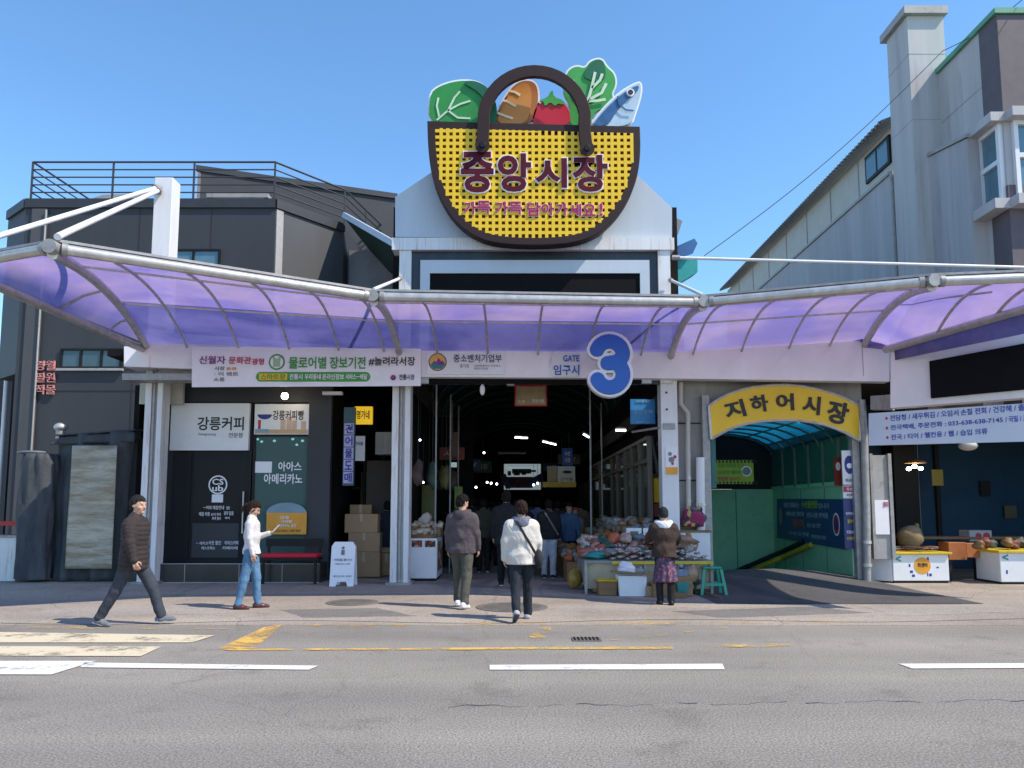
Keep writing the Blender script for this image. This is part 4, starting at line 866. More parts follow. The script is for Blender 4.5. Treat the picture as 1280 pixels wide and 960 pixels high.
# distance-field surfaces: used for the big numeral and for people
def snets(F, o, h):
    S = F < 0; sh = tuple(n-1 for n in F.shape); c = np.zeros(sh, np.int8)
    offs = [(a,b,d) for a in (0,1) for b in (0,1) for d in (0,1)]
    sl = lambda A, q: A[q[0]:q[0]+sh[0], q[1]:q[1]+sh[1], q[2]:q[2]+sh[2]]
    for q in offs: c += sl(S, q)
    mk = (c > 0) & (c < 8); idx = np.full(sh, -1, np.int64); I = np.nonzero(mk); n = len(I[0]); idx[I] = np.arange(n)
    acc = np.zeros((n,3)); cnt = np.zeros(n)
    for q in offs:
        for ax in range(3):
            if q[ax]: continue
            q2 = list(q); q2[ax] = 1
            fa = F[I[0]+q[0], I[1]+q[1], I[2]+q[2]]; fb = F[I[0]+q2[0], I[1]+q2[1], I[2]+q2[2]]
            cr = (fa < 0) != (fb < 0); tt = np.where(cr, fa/np.where(cr, fa-fb, 1), 0)
            p = np.tile(np.array(q, float), (n,1)); p[:,ax] += tt
            acc += np.where(cr[:,None], p, 0); cnt += cr
    V = (np.stack(I,1) + acc/np.maximum(cnt,1)[:,None])*h + np.array(o)
    Q = []
    for ax in range(3):
        b, d = [(1,2),(2,0),(0,1)][ax]
        A = S.swapaxes(0,ax) if False else S
        s0 = [slice(None)]*3; s1 = [slice(None)]*3; s0[ax] = slice(0,-1); s1[ax] = slice(1,None)
        df = A[tuple(s0)] != A[tuple(s1)]; E = np.nonzero(df); E = np.stack(E,1)
        ok = (E[:,b] > 0) & (E[:,d] > 0) & (E[:,b] < sh[b]) & (E[:,d] < sh[d]) & (E[:,ax] < sh[ax]); E = E[ok]
        def cell(db, dd):
            k = E.copy(); k[:,b] -= db; k[:,d] -= dd; return idx[k[:,0],k[:,1],k[:,2]]
        q = np.stack([cell(1,1),cell(0,1),cell(0,0),cell(1,0)],1)
        fl = S[E[:,0],E[:,1],E[:,2]]; q[~fl] = q[~fl][:,::-1]; Q.append(q)
    Q = np.concatenate(Q); Q = Q[(Q >= 0).all(1)]
    return V, Q
class SDF:
    def __init__(s, lo, hi, h):
        s.lo = np.array(lo, float); s.h = h; s.n = tuple(int(math.ceil((b-a)/h))+1 for a,b in zip(lo,hi))
        s.F = np.full(s.n, 9.0, np.float32); s.ax = [s.lo[i]+np.arange(s.n[i])*h for i in range(3)]
    def put(s, f, c, R, k=.0, sub=False):
        r = []
        for i in range(3):
            a = int(max(0, math.floor((c[i]-R-s.lo[i])/s.h))); b = int(min(s.n[i], math.ceil((c[i]+R-s.lo[i])/s.h)+1))
            if b <= a: return s
            r.append(slice(a,b))
        X = s.ax[0][r[0]][:,None,None]; Y = s.ax[1][r[1]][None,:,None]; Z = s.ax[2][r[2]][None,None,:]
        d = f(X,Y,Z); A = s.F[tuple(r)]
        if sub: s.F[tuple(r)] = np.maximum(A, -d); return s
        if k > 0:
            hh = np.clip(.5+.5*(A-d)/k, 0, 1); res = A*(1-hh)+d*hh - k*hh*(1-hh); res = np.where(A > 5, np.minimum(A,d), res)
        else: res = np.minimum(A,d)
        s.F[tuple(r)] = res; return s
    def cone(s, a, b, ra, rb, k=.02, wr=None):
        a = np.array(a,float); b = np.array(b,float); ab = b-a; L2 = max(ab@ab,1e-9)
        def f(X,Y,Z):
            px,py,pz = X-a[0],Y-a[1],Z-a[2]; t = np.clip((px*ab[0]+py*ab[1]+pz*ab[2])/L2,0,1)
            d = np.sqrt((px-ab[0]*t)**2+(py-ab[1]*t)**2+(pz-ab[2]*t)**2) - (ra+(rb-ra)*t)
            return d + wr(t,X,Y,Z) if wr else d
        return s.put(f, (a+b)/2, math.sqrt(L2)/2+max(ra,rb)+k+.05, k)
    def ell(s, c, r, k=.02, rot=None, sub=False):
        c = np.array(c,float); rm = min(r)
        def f(X,Y,Z):
            x,y,z = X-c[0],Y-c[1],Z-c[2]
            if rot is not None: x,y,z = (rot[0][i]*x+rot[1][i]*y+rot[2][i]*z for i in range(3))
            q = np.sqrt((x/r[0])**2+(y/r[1])**2+(z/r[2])**2); g_ = np.sqrt((x/r[0]**2)**2+(y/r[1]**2)**2+(z/r[2]**2)**2)+1e-6
            return q*(q-1)/g_
        return s.put(f, c, max(r)+k+.04, k, sub)
    def clip(s, f):
        X = s.ax[0][:,None,None]; Y = s.ax[1][None,:,None]; Z = s.ax[2][None,None,:]
        s.F = np.maximum(s.F, f(X,Y,Z).astype(np.float32)); return s
    def mesh(s):
        F = s.F; F[0]=F[-1]=1; F[:,0]=F[:,-1]=1; F[:,:,0]=F[:,:,-1]=1
        return snets(F, s.lo, s.h)
def numeral(name, par, px, Y, wd, th, m_, pad):
    # a heavy 3 drawn as two joined bowls
    X0,X1,Z0,Z1 = rect(*px, Y); W = X1-X0; H = Z1-Z0; cx = (X0+X1)/2
    s = SDF((X0-.2,Y-.2,Z0-.2),(X1+.2,Y+.2,Z1+.2),.0125)
    ru = W*.5-wd; zu = Z1-wd-ru*.95; zl = Z0+wd+ru
    pts = [(cx-ru*math.cos(a), zu+ru*.95*math.sin(a)) for a in [math.pi*(.11+.89*k/14) for k in range(15)]]
    pts += [(cx+ru*math.cos(a)*1.0-.0, zu-(zu-(Z0+Z1)/2-H*.02)*math.sin(a)) for a in [math.pi/2*k/6 for k in range(1,7)]]
    low = [(cx-ru*.15,(Z0+Z1)/2+H*.02)]+[(cx+ru*math.sin(a), zl+ru*math.cos(a)) for a in [math.pi*(.12+.88*k/12) for k in range(13)]]
    low += [(cx-ru*math.sin(a), zl-ru*math.cos(a)) for a in [math.pi/2*.74*k/7 for k in range(1,8)]]
    for line in (pts, low):
        for a, b in zip(line, line[1:]):
            a = np.array(a); b = np.array(b); ab = b-a; L2 = max(ab@ab,1e-9)
            def f(X,Yy,Z,a=a,ab=ab,L2=L2):
                u,v = X-a[0],Z-a[1]; t = np.clip((u*ab[0]+v*ab[1])/L2,0,1)
                return np.maximum(np.sqrt((u-ab[0]*t)**2+(v-ab[1]*t)**2)-(wd+pad), np.abs(Yy-Y)-th) 
            c = (a+b)/2; s.put(f, (c[0],Y,c[1]), math.sqrt(L2)/2+wd+pad+.03, 0)
    V,Q = s.mesh(); return MB().add(V.tolist(), Q.tolist()).build(name, m_, par, smooth=True)
numeral('numeral_edge', gs, (736,419,787,494), 14.10, .138, .10, M['ltwhite'], .055)
m = MB()
for px, py in ((752,447),(772,447),(755,482)): a = P(px,py,14.2); m.tube([a, Vector((a.x, 15.0, min(a.z, P(px,452,15.0).z)))], .02, 6)
m.build('bracket', M['galv'], gs)
numeral('numeral', gs, (736,419,787,494), 14.06, .138, .10, M['numblue'], .0)

# ------------------------------------------------------------------ coffee shop
CY = 16.25
cs = thing('coffee_shop', 'black framed coffee shop front with tiled step and dark glass', 'shop', (-6, CY, 0))
xl = P(199,600,CY).x; xr = P(413,600,CY).x; zc = FZ+.05
def fx_rect(px0,py0,px1,py1,Y): return rect(px0,py0,px1,py1,Y)
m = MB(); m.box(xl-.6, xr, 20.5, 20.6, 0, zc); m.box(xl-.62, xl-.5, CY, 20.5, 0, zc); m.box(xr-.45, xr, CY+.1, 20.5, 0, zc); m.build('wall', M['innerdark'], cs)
X0,X1,Z0,Z1 = rect(384,480,413,722,CY); m = MB(); m.box(X0,X1,CY-.05,CY+.1,0,zc); m.build('front_pier', M['darkwall'], cs)
m = MB(); zt_ = P(300,503,CY).z; m.box(xl-.5, P(384,600,CY).x, CY-.02, CY+.1, zt_, zc); m.build('lintel', M['darkwall'], cs)
m = MB(); m.box(P(174,500,15.9).x, P(228,500,15.9).x, 15.9, 16.0, P(200,505,15.9).z, zc); m.build('plaster_panel', mat('pale plaster', (.5,.47,.40), .7), cs)
m = MB(); m.box(xl-.3, xr-.02, 15.62, CY+.1, 0, .40); o = m.build('step', M['tile'], cs, bevel=.01)
m = MB(); xs_ = [P(x,715,15.6).x for x in (230,298,352)]
for x in xs_: m.box(x,x+.012,15.613,15.62,.02,.39)
m.box(xl-.29,xr-.03,15.612,15.62,.385,.40); m.box(xl-.29,xr-.03,15.612,15.62,.0,.02); m.build('tile_joint', M['greytrim'], o)
def framed(name, px, Y, gm, par, e=.05, fm='black'):
    X0,X1,Z0,Z1 = rect(*px, Y); f = MB(); f.box(X0,X1,Y-.03,Y+.03,Z0,Z0+e); f.box(X0,X1,Y-.03,Y+.03,Z1-e,Z1); f.box(X0,X0+e,Y-.029,Y+.029,Z0+e,Z1-e); f.box(X1-e,X1,Y-.029,Y+.029,Z0+e,Z1-e)
    o = f.build(name, M[fm], par); p = MB(); p.box(X0+e,X1-e,Y-.004,Y+.004,Z0+e,Z1-e); p.build('pane', gm, o); return o
framed('side_light', (199,503,236,703), CY, M['glassdark'], cs)
door = framed('door', (236,503,314,703), CY-.01, M['glassdark'], cs)
m = MB(); x = P(306,620,CY).x; m.tube([(x,CY-.09,1.0),(x,CY-.09,1.9)], .018, 8); m.build('handle', M['steel'], door)
X0,X1,Z0,Z1 = rect(240,654,298,697,CY-.01); m = MB(); m.box(X0,X1,CY-.022,CY-.015,Z0,Z1); m.build('kick_panel', M['darkwall'], door)
fr = FR(CY-.025); q = P(273,606,CY)
m = MB(); m.disc(fr,q.x,q.z,.205,.0,.003); o = m.build('decal_ring', M['ltwhite'], door); m = MB(); m.disc(fr,q.x,q.z,.175,.003,.005); m.build('decal_disc', M['black'], o)
m = MB(); m.text('CS', fr, q.x-.12,q.x+.12,q.z+.0,q.z+.13,n0=.006,depth=.003,bold=.02); m.text('ub', fr, q.x-.12,q.x+.12,q.z-.14,q.z-.01,n0=.006,depth=.003,bold=.02); m.build('decal_lettering', M['ltwhite'], o)
m = MB(); a0,a1,b0,b1 = rect(265,618,279,628,CY-.02); m.box(a0,a1,CY-.03,CY-.026,b0,b1); m.build('paper_notice', M['vinyl'], door)
letters(door, CY-.024, [('ㅡ커피 매장안내',254,632,280,637),('영업',283,633,287,637),('매일 아침',249,640,262,645),('07시 부터',264,641,276,645),('휴무 없음',280,639,292,644),('저녁 열시',265,646,276,650),('까지',281,646,287,649)], M['ltwhite'], bold=.01, depth=.003)
letters(door, CY-.028, [('ㅡ 테이크',245,677,260,681),('아웃 할인',261,676,276,681),('아이스커피',281,676,298,681),('에스프레소',252,683,269,687),('카페라떼',278,683,297,687)], M['ltwhite'], bold=.01, depth=.003)
win = framed('window', (315,543,386,704), CY, M['glassteal'], cs)
letters(win, CY-.012, [('아아스',348,577,377,589),('아메리카노',330,592,378,605)], M['ltwhite'], bold=.02, depth=.004)
m = MB(); a0,a1,b0,b1 = rect(319,577,340,591,CY); m.box(a0,a1,CY-.016,CY-.010,b0,b1); m.build('paper_notice', M['vinyl'], win)
sg = sign('shop_sign', 'large white coffee shop sign board with bold black lettering', 'sign', (213,504,311,563), CY-.14, M['board'], .1)
letters(sg, CY-.14, [('강릉커피',247,521,305,538)], M['ink'], bold=.018); letters(sg, CY-.14, [('전문점',286,541,303,547)], M['ink'], bold=.0); letters(sg, CY-.14, [('Gangneung',248,541,270,545)], M['inkgrey'], bold=0)
s2 = sign('banner_sign', 'small illustrated white coffee bread sign above the teal shop window', 'sign', (318,505,386,543), CY-.06, M['board'], .04)
letters(s2, CY-.06, [('강릉커피빵',341,513,380,525)], M['brown'], bold=.012)
fr = FR(CY-.06); q = P(331,518,CY-.06); m = MB()
m.prism([Vector((q.x+.16*math.cos(a), CY-.062, q.z+.11*math.sin(a))) for a in [math.pi+math.pi*k/12 for k in range(13)]], (0,-.003,0)); m.build('cup_symbol', M['inknavy'], s2)
X0,X1,Z0,Z1 = rect(319,531,385,542,CY-.06); m = MB(); m.obox(fr,X0,X1,Z0,Z0+.09,.001,.004); m.build('sand_strip', mat('sand print', (.55,.36,.2), .5), s2)
m = MB(); m.obox(fr,X0,X0+.3,Z0+.02,Z0+.10,.004,.006); m.build('sea_patch', mat('sea print', (.2,.36,.45), .5), s2)
m = MB(); m.obox(fr,X0+.06,X0+.12,Z0+.10,Z0+.30,.001,.004); m.build('lighthouse', M['inkred'], s2)
m = MB()
for dx,h in ((.55,.22),(.68,.28),(.8,.2),(1.0,.18)): m.obox(fr,X0+dx,X0+dx+.11,Z0+.09,Z0+.09+h,.001,.004)
m.build('building_print', mat('tan print', (.58,.42,.3), .5), s2)
so_ = sign('menu_sign', 'orange arched menu sign standing in the teal shop window', 'sign', (333,641,383,668), CY-.12, M['orange'], .03)
X0,X1,Z0,Z1 = rect(333,641,383,668,CY-.12); m = MB(); cxm = X0+.48*(X1-X0); m.prism([Vector((cxm+.5*(X1-X0)*math.cos(a)*1.02, CY-.09, Z1-.02+.24*math.sin(a))) for a in [math.pi*k/16 for k in range(17)]], (0,.03,0)); m.build('arched_back', mat('steel blue board', (.2,.3,.36), .4), so_)
letters(so_, CY-.12, [('강릉',350,645,362,649),('커피빵',351,650,365,654),('아메리카노 할인',346,655,370,659)], M['ltwhite'], bold=.01); letters(so_, CY-.12, [('오늘도 맛있는 커피 한잔',341,662,376,665)], M['ink'], bold=0)
# lamps on the coffee front and inside
def hanging_bulb(label, p, r, drop, m_, cat='lamp', grp=None):
    t = thing('hanging_bulb', label, cat, p, grp); q = MB(); q.tube([p+Vector((0,0,r)), p+Vector((0,0,drop))], .008, 5); q.build('cord', M['cable'], t)
    MB().lathe(p, [(.02,r*1.5),(.03,r*1.1),(.03,r*.8)], 10).build('socket', M['black'], t); MB().blob(p,(r,r,r)).build('globe', m_, t, smooth='all')
hanging_bulb('round glowing bulb hanging over the coffee shop sign boards', P(356,495,15.7), .075, .35, M['bulb'])
bl = thing('ceiling_lamp', 'flat white strip lamp under the canopy beside the dark pier', 'lamp', P(416,492,15.6)); q = P(416,492,15.6); MB().box(q.x-.21,q.x+.21,q.y-.06,q.y+.06,q.z-.03,q.z+.04).build('housing', M['white'], bl, bevel=.01); MB().tube([q+Vector((0,0,.04)),q+Vector((0,0,.25))],.01,6).build('stem', M['cable'], bl)
k = 0
for px, py, Y in ((322,549,17.6),(327,552,18.4),(343,551,17.4),(366,549,17.8),(371,556,18.6),(378,551,17.2),(363,558,19.2),(340,580,19.5),(279,560,18.5)):
    p = P(px,py,Y); t = thing('ceiling_globe', 'small lit globe lamp inside the coffee shop', 'lamp', p, 'globe lamps inside the coffee shop'); MB().blob(p,(.036,.036,.028)).build('globe', M['bulbwhite'], t, smooth='all'); MB().tube([p+Vector((0,0,.03)),p+Vector((0,0,.5))],.008,5).build('stem', M['cable'], t)
ctr = thing('counter', 'dark serving counter with machine inside the coffee shop', 'counter', (-5.4,18.4,0)); MB().box(-6.6,-4.6,18.2,18.8,.38,1.45).build('body', M['wood'], ctr); MB().box(-5.6,-5.0,18.25,18.7,1.452,1.9).build('coffee_machine', M['galv'], ctr, bevel=.03); MB().box(-6.65,-4.55,18.15,18.85,1.452,1.49).build('worktop', M['black'], ctr)
# bench
bx0,bx1,bz0,bz1 = rect(328,690,400,701,15.5)
be = thing('bench', 'black slatted bench with a red seat cushion outside the coffee shop', 'bench', ((bx0+bx1)/2,15.5,0))
zs_ = P(364,697,15.5).z
MB().box(bx0,bx1,15.35,15.75,zs_-.05,zs_).build('seat_board', M['black'], be, bevel=.01); MB().box(bx0+.02,bx1-.02,15.34,15.74,zs_+.001,zs_+.085).build('cushion', M['cushion'], be, bevel=.03)
for x in (bx0+.06,bx1-.06):
    for y in (15.38,15.72): MB().box(x-.025,x+.025,y-.025,y+.025,0,zs_-.05 if y<15.5 else zs_+.35).build('leg', M['black'], be)
MB().box(bx0,bx1,15.70,15.74,zs_+.22,zs_+.38).build('backrest', M['black'], be)
# A-frame board
a0,a1,b0,b1 = rect(413,672,443,727,14.95)
af = thing('sandwich_board', 'white folding A-frame board with printed menu beside the alley', 'sign board', ((a0+a1)/2,14.95,0))
def aboard(y0, lean, nm):
    pts = [(a0,0),(a0+.12,0),(a0+.15,.09),(a1-.15,.09),(a1-.12,0),(a1,0),(a1,.78),(a1-.06,.87),(a0+.06,.87),(a0,.78)]
    m = MB(); m.prism([Vector((x, y0+lean*z, z)) for x,z in pts], (0,.03,0)); return m.build(nm, M['ltwhite'], af, bevel=.006)
aboard(14.9,.16,'front_board'); aboard(15.25,-.2,'rear_board')
m = MB(); fr = (Vector((0,14.9,0)),Vector((1,0,0)),Vector((0,.16,1)).normalized(),Vector((0,-1,.16)).normalized())
[MB().text(s_, fr, a0+x0, a1-x1, u0, u1, n0=.004, bold=0).build('lettering', M['inkgrey'], af) for s_,x0,x1,u0,u1 in (('커피를 팝니다',.07,.05,.50,.55),('아메리카노 라떼',.09,.09,.43,.46),('콜드브루 주문',.07,.05,.19,.22))]
m.obox(fr,a0+.2,a0+.27,.62,.72,.002,.006); m.disc(fr,a0+.235,.76,.03,.002,.006); m.build('cup_print', M['inkgrey'], af)

# ------------------------------------------------------------------ covered stall, wrapped roll and scrap at the street corner
Yt = 15.9
ts = thing('covered_stall', 'street stall wrapped in navy tarpaulin with a cloudy plastic window', 'stall', (P(110,727,Yt).x, Yt, 0))
def cloth(pxs_l, pxs_r, Y0, amp, seed, name, m_, par, nv=26, nu=26, depth=.25, fold=3.0):
    rd = random.Random(seed); ph = [rd.uniform(0,6) for _ in range(5)]; m = MB(); vs = []
    for j in range(nv+1):
        v = j/nv; a = (pxs_l[0][0]+(pxs_l[1][0]-pxs_l[0][0])*v, pxs_l[0][1]+(pxs_l[1][1]-pxs_l[0][1])*v); b = (pxs_r[0][0]+(pxs_r[1][0]-pxs_r[0][0])*v, pxs_r[0][1]+(pxs_r[1][1]-pxs_r[0][1])*v)
        for i in range(nu+1):
            u = i/nu; p = P(a[0]+(b[0]-a[0])*u, a[1]+(b[1]-a[1])*u, Y0)
            d = amp*(math.sin(u*fold*6.28+ph[0]+v*2)*.5+math.sin(u*fold*2.3*6.28+ph[1]-v*3)*.25+math.sin(v*9+u*5+ph[2])*.25)
            e = abs(u-.5)*2; p.y += d + (depth*max(0,e-.9)*8 if depth else 0)
            vs.append(p)
    m.add(vs, [(j*(nu+1)+i, j*(nu+1)+i+1, (j+1)*(nu+1)+i+1, (j+1)*(nu+1)+i) for j in range(nv) for i in range(nu)])
    o = m.build(name, m_, par, smooth='all'); s_ = o.modifiers.new('thickness','SOLIDIFY'); s_.thickness = .012; s_.offset = 0
    return o
X0,X1,Z0,Z1 = rect(68,545,168,727,Yt)
MB().box(X0+.08,X1-.06,Yt+.12,Yt+1.3,.02,Z1-.05).build('frame', M['blackmat'], ts)
cloth([(66,545),(58,727)],[(168,538),(150,727)],Yt,.15,2,'tarpaulin',M['navy'],ts,depth=.35,fold=2.2)
cloth([(66,548),(62,556)],[(168,540),(168,552)],Yt-.07,.03,4,'tarpaulin_flap',M['navy'],ts,depth=0,nv=4)
cloth([(91,557),(81,711)],[(147,557),(140,711)],Yt-.17,.02,5,'plastic_window',M['greyplastic'],ts,depth=0,fold=1.0)
m = MB(); m.prism([P(66,545,Yt-.02),P(168,538,Yt-.02),P(168,538,Yt-.02)+Vector((0,1.4,.1)),P(66,545,Yt-.02)+Vector((0,1.4,.1))],(0,0,.03)); m.build('top_cover', M['navy'], ts)
vb = thing('vent_cowl', 'round shiny metal vent cowl sitting on top of the covered stall', 'vent', P(76,534,16.4)); p = P(76,534,16.4); MB().blob(p,(.14,.14,.1)).build('dome', M['steel'], vb, smooth='all'); MB().tube([p-Vector((0,0,.3)),p],.09,12).build('duct', M['galv'], vb)
wr = thing('wrapped_bundle', 'tall narrow bundle wrapped in navy tarpaulin leaning beside the covered stall', 'bundle', (P(40,727,15.75).x,15.75,0))
m = MB(); nv, nu = 24, 44; vs = []
for j in range(nv+1):
    v = j/nv; a = P(27+(-9)*v, 567+157*v, 15.75); b = P(67-10*v, 567+157*v, 15.75); c_ = (a+b)/2; rr = (b.x-a.x)/2*(1-.25*max(0,.08-v)*8)*1.08
    for i in range(nu):
        f = 2*math.pi*i/nu; k_ = (abs(math.cos(f))**5+abs(math.sin(f))**5)**(-.2)*.90+.05*math.sin(3*f+v*4)+.07*math.sin(9*f-5*v)+.05*math.sin(14*f+9*v); vs.append((c_.x+rr*k_*math.cos(f), 15.9+.28*k_*math.sin(f), max(.01,c_.z)))
m.add(vs, [(j*nu+i, j*nu+(i+1)%nu, (j+1)*nu+(i+1)%nu, (j+1)*nu+i) for j in range(nv) for i in range(nu)]+[tuple(range(nu))])
m.build('cover', M['navy'], wr, smooth='all'); m = MB(); q = P(42,566,15.9); m.blob(q,(.33,.27,.05)); m.build('tied_top', mat('grey tarp top', (.12,.14,.16), .5), wr, smooth='all')
sc = thing('scrap_cabinet', 'rusty white cabinet with red shelf at the street corner', 'cabinet', (P(2,720,16).x,16,0))
X0,X1,Z0,Z1 = rect(-30,672,20,722,16); MB().box(X0,X1,16,16.6,0,Z1).build('body', M['rusty'], sc, bevel=.01); MB().box(X0-.02,X1+.06,15.97,16.6,Z1+.001,Z1+.05).build('top', M['galv'], sc); MB().box(X0,X1+.03,16.1,16.5,Z1+.25,Z1+.34).build('shelf', M['red'], sc)
m = MB(); m.tube([(X1,16.2,Z1+.05),(X1,16.2,Z1+.4)],.02,6); m.tube([(X0+.1,16.2,Z1+.05),(X0+.1,16.2,Z1+.4)],.02,6); m.build('shelf_leg', M['galv'], sc)
cr = thing('concrete_block', 'grey concrete block under the wrapped bundle', 'block', (P(50,722,16.1).x,16.1,0)); X0,X1,Z0,Z1 = rect(12,706,66,727,16.25); MB().box(X0,X1,16.25,16.6,0,Z1).build('block', M['wallgrey'], cr, bevel=.02)

# ------------------------------------------------------------------ alley beside the coffee shop
al = thing('alley_shop', 'dim shop alley between the coffee shop and the white column', 'shop', (-3,18,0))
xA0 = xr+.01; xA1 = P(500,600,15.6).x
MB().box(xA0,xA1+1.2,22,22.1,0,zc).build('back_wall', M['innerdark'], al); MB().box(xA1-.08,xA1+.02,17.5,26,0,zc).build('side_wall', M['innerdark'], al)
X0,X1,Z0,Z1 = rect(458,560,488,650,17.6); MB().box(X0,X1,17.6,17.7,Z0,Z1-.3).build('shelf_back', M['innerwood'], al)
m = MB()
for px in (433,455,478): q = P(px,620,18.5); m.box(q.x-.03,q.x+.03,18.5,18.56,.0,3.0)
m.box(P(433,600,18.5).x,P(478,600,18.5).x,18.49,18.57,2.0,2.07); m.build('partition', M['black'], al)
dark_glow = mat('dim green display', (.10,.14,.03), .5, var=.6, scale=5)
X0,X1,Z0,Z1 = rect(424,590,470,640,19.5); MB().box(X0,X1,19.5,19.55,Z0,Z1).build('display', dark_glow, al)
vs_ = thing('vertical_sign', 'narrow vertical sign with purple and white blocks at the mouth of the alley', 'sign', P(436,560,16.0))
X0,X1,Z0,Z1 = rect(429,509,443,607,16.0); MB().box(X0,X1,16.0,16.12,Z0,Z1).build('board', mat('dark teal board', (.02,.07,.09), .4), vs_)
m = MB(); m2 = MB(); fr = FR(16.0); H = (Z1-Z0)*.8/5
for k,s in enumerate(('건','어','물','도','매')):
    z = Z1-.2*(Z1-Z0)-H*(k+1)*.97; m.obox(fr,X0+.02,X1-.02,z+.01,z+H-.02,.002,.006); m2.text(s, fr, X0+.04,X1-.04,z+.03,z+H-.04,n0=.007,depth=.004,bold=.03)
m.build('block', mat('lilac block', (.42,.38,.62), .5), vs_); m2.build('lettering', M['inknavy'], vs_)
ys = sign('lightbox_sign', 'yellow lightbox sign with black lettering inside the alley', 'sign', (443,508,465,530), 16.6, M['lbox'], .12); letters(ys, 16.6, [('명가네',446,513,462,524)], M['ink'], bold=.02)
ws = sign('wall_notice', 'white notice hanging under the yellow lightbox in the alley', 'sign', (441,545,456,576), 16.7, M['vinyl'], .03); letters(ws, 16.7, [('건어물',443,552,454,557)], M['inknavy'], bold=.01)
wb = thing('wall_cabinet', 'pale cupboard mounted high in the alley', 'cabinet', P(478,560,17.4)); X0,X1,Z0,Z1 = rect(469,540,489,568,17.4); MB().box(X0,X1+.1,17.4,17.9,Z0,Z1).build('body', mat('dull white cupboard', (.42,.41,.40), .5), wb, bevel=.01); MB().box(X0+.02,X0+.2,17.385,17.398,Z0+.03,Z1-.03).build('door', M['greytrim'], wb)
def carton(label, cx, cy, z0, sx, sy, sz, rz=0, grp='cardboard cartons stacked in the alley', m_='card'):
    t = thing('cardboard_box', label, 'box', (cx,cy,z0), grp); m = MB(); m.box(cx-sx/2,cx+sx/2,cy-sy/2,cy+sy/2,z0+.003,z0+sz); m.build('carton', M[m_], t, bevel=.008)
    m = MB(); m.box(cx-.03,cx+.03,cy-sy/2-.002,cy+sy/2,z0+sz+.001,z0+sz+.003); m.box(cx-.03,cx+.03,cy-sy/2-.003,cy-sy/2-.001,z0+sz*.6,z0+sz); m.build('tape', mat('packing tape', (.45,.33,.2), .3), t); t.rotation_euler.z = rz; return t
q = G(452,722)
carton('bottom cardboard box of the tall stack in the alley', q.x+.05,17.0,.02,.72,.5,.55); carton('middle cardboard box of the tall stack in the alley', q.x+.05,17.0,.57,.70,.5,.42); carton('top cardboard box of the tall stack in the alley', q.x-.02,17.0,.99,.74,.5,.42)
carton('small cardboard box leaning on the back of the tall stack', q.x-.16,17.6,.02,.5,.5,1.6); carton('open cardboard box beside the person in navy', q.x+.5,17.3,.02,.45,.4,.5); carton('upper cardboard box beside the person in navy', q.x+.5,17.3,.53,.42,.4,.45)

# ------------------------------------------------------------------ market arcade interior
ar = thing('market_arcade', 'long dark covered market arcade with teal vault behind the gate', 'arcade', (.5,20,0))
aL, aR, aE = -2.55, 3.55, 46.0
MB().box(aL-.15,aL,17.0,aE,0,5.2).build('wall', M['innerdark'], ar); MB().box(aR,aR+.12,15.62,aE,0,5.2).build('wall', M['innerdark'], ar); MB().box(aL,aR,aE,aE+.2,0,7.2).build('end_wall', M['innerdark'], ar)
m = MB(); n = 14; vs = []
for y in (15.55, aE):
    for k in range(n+1): a = math.pi*k/n; vs.append(((aL+aR)/2-(aR-aL)/2*math.cos(a), y, 5.0+1.5*math.sin(a)))
m.add(vs, [(k,k+1,n+2+k,n+1+k) for k in range(n)]); m.build('vault', M['innerteal'], ar, smooth='all')
m = MB()
for j in range(15):
    y = 16.6+2.0*j; m.tube([((aL+aR)/2-(aR-aL)/2*.98*math.cos(math.pi*k/n), y, 4.97+1.45*math.sin(math.pi*k/n)) for k in range(n+1)], .06, 6)
m.build('vault_rib', mat('painted teal rib', (.05,.09,.085), .5), ar)
MB().box(aL+.01,aL+.25,15.7,aE,4.25,4.75).build('beam', M['innerwood'], ar); MB().box(aR-.25,aR-.01,15.7,aE,3.7,4.1).build('beam', M['innerwood'], ar)
MB().box(aL,aR,15.52,15.6,5.05,8.0).build('gable', M['innerdark'], ar)
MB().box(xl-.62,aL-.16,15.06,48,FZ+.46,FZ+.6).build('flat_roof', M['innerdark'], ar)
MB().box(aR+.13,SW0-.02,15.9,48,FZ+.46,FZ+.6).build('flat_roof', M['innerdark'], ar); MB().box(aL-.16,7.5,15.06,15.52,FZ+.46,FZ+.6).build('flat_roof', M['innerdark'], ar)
# roof over the vault keeps the sun out
MB().box(aL-.15,aR+.12,17.8,48,6.6,6.75).build('outer_roof', M['darkwall'], ar)
m = MB()
for px,Y in ((545,16.5),(563,18),(573,20),(738,17),(752,19.5)):
    q = P(px,560,Y); m.tube([(q.x,Y,0),(q.x,Y,4.3)],.02,6)
m.build('pole', M['greytrim'], ar)
# signs, lamps and stock inside
r8_ = random.Random(5)
fs = thing('end_sign', 'pale lit sign between two blue flags at the far end of the arcade', 'sign', P(655,595,40)); X0,X1,Z0,Z1 = rect(630,580,676,612,40)
MB().box(X0,X1,40,40.2,Z0,Z1).build('board', M['farsign'], fs); a0,a1,b0,b1 = rect(638,596,666,610,39.98); MB().box(a0,a1,39.95,39.98,b0,b1).build('red_panel', mat('dusky red panel', (.30,.14,.14), .5), fs); MB().box(*rect(633,581,674,584,39.9)[:2],39.9,39.98,*rect(633,581,674,584,39.9)[2:]).build('bright_strip', M['farsign'], fs); MB().box(*rect(633,596,638,611,39.9)[:2],39.9,39.98,*rect(633,596,638,611,39.9)[2:]).build('side_panel', mat('dim blue panel', (.06,.12,.3), .5), fs); a0,a1,b0,b1 = rect(640,586,664,592,39.98); MB().box(a0,a1,39.95,39.98,b0,b1).build('teal_panel', mat('grey teal panel', (.15,.28,.3), .5), fs)
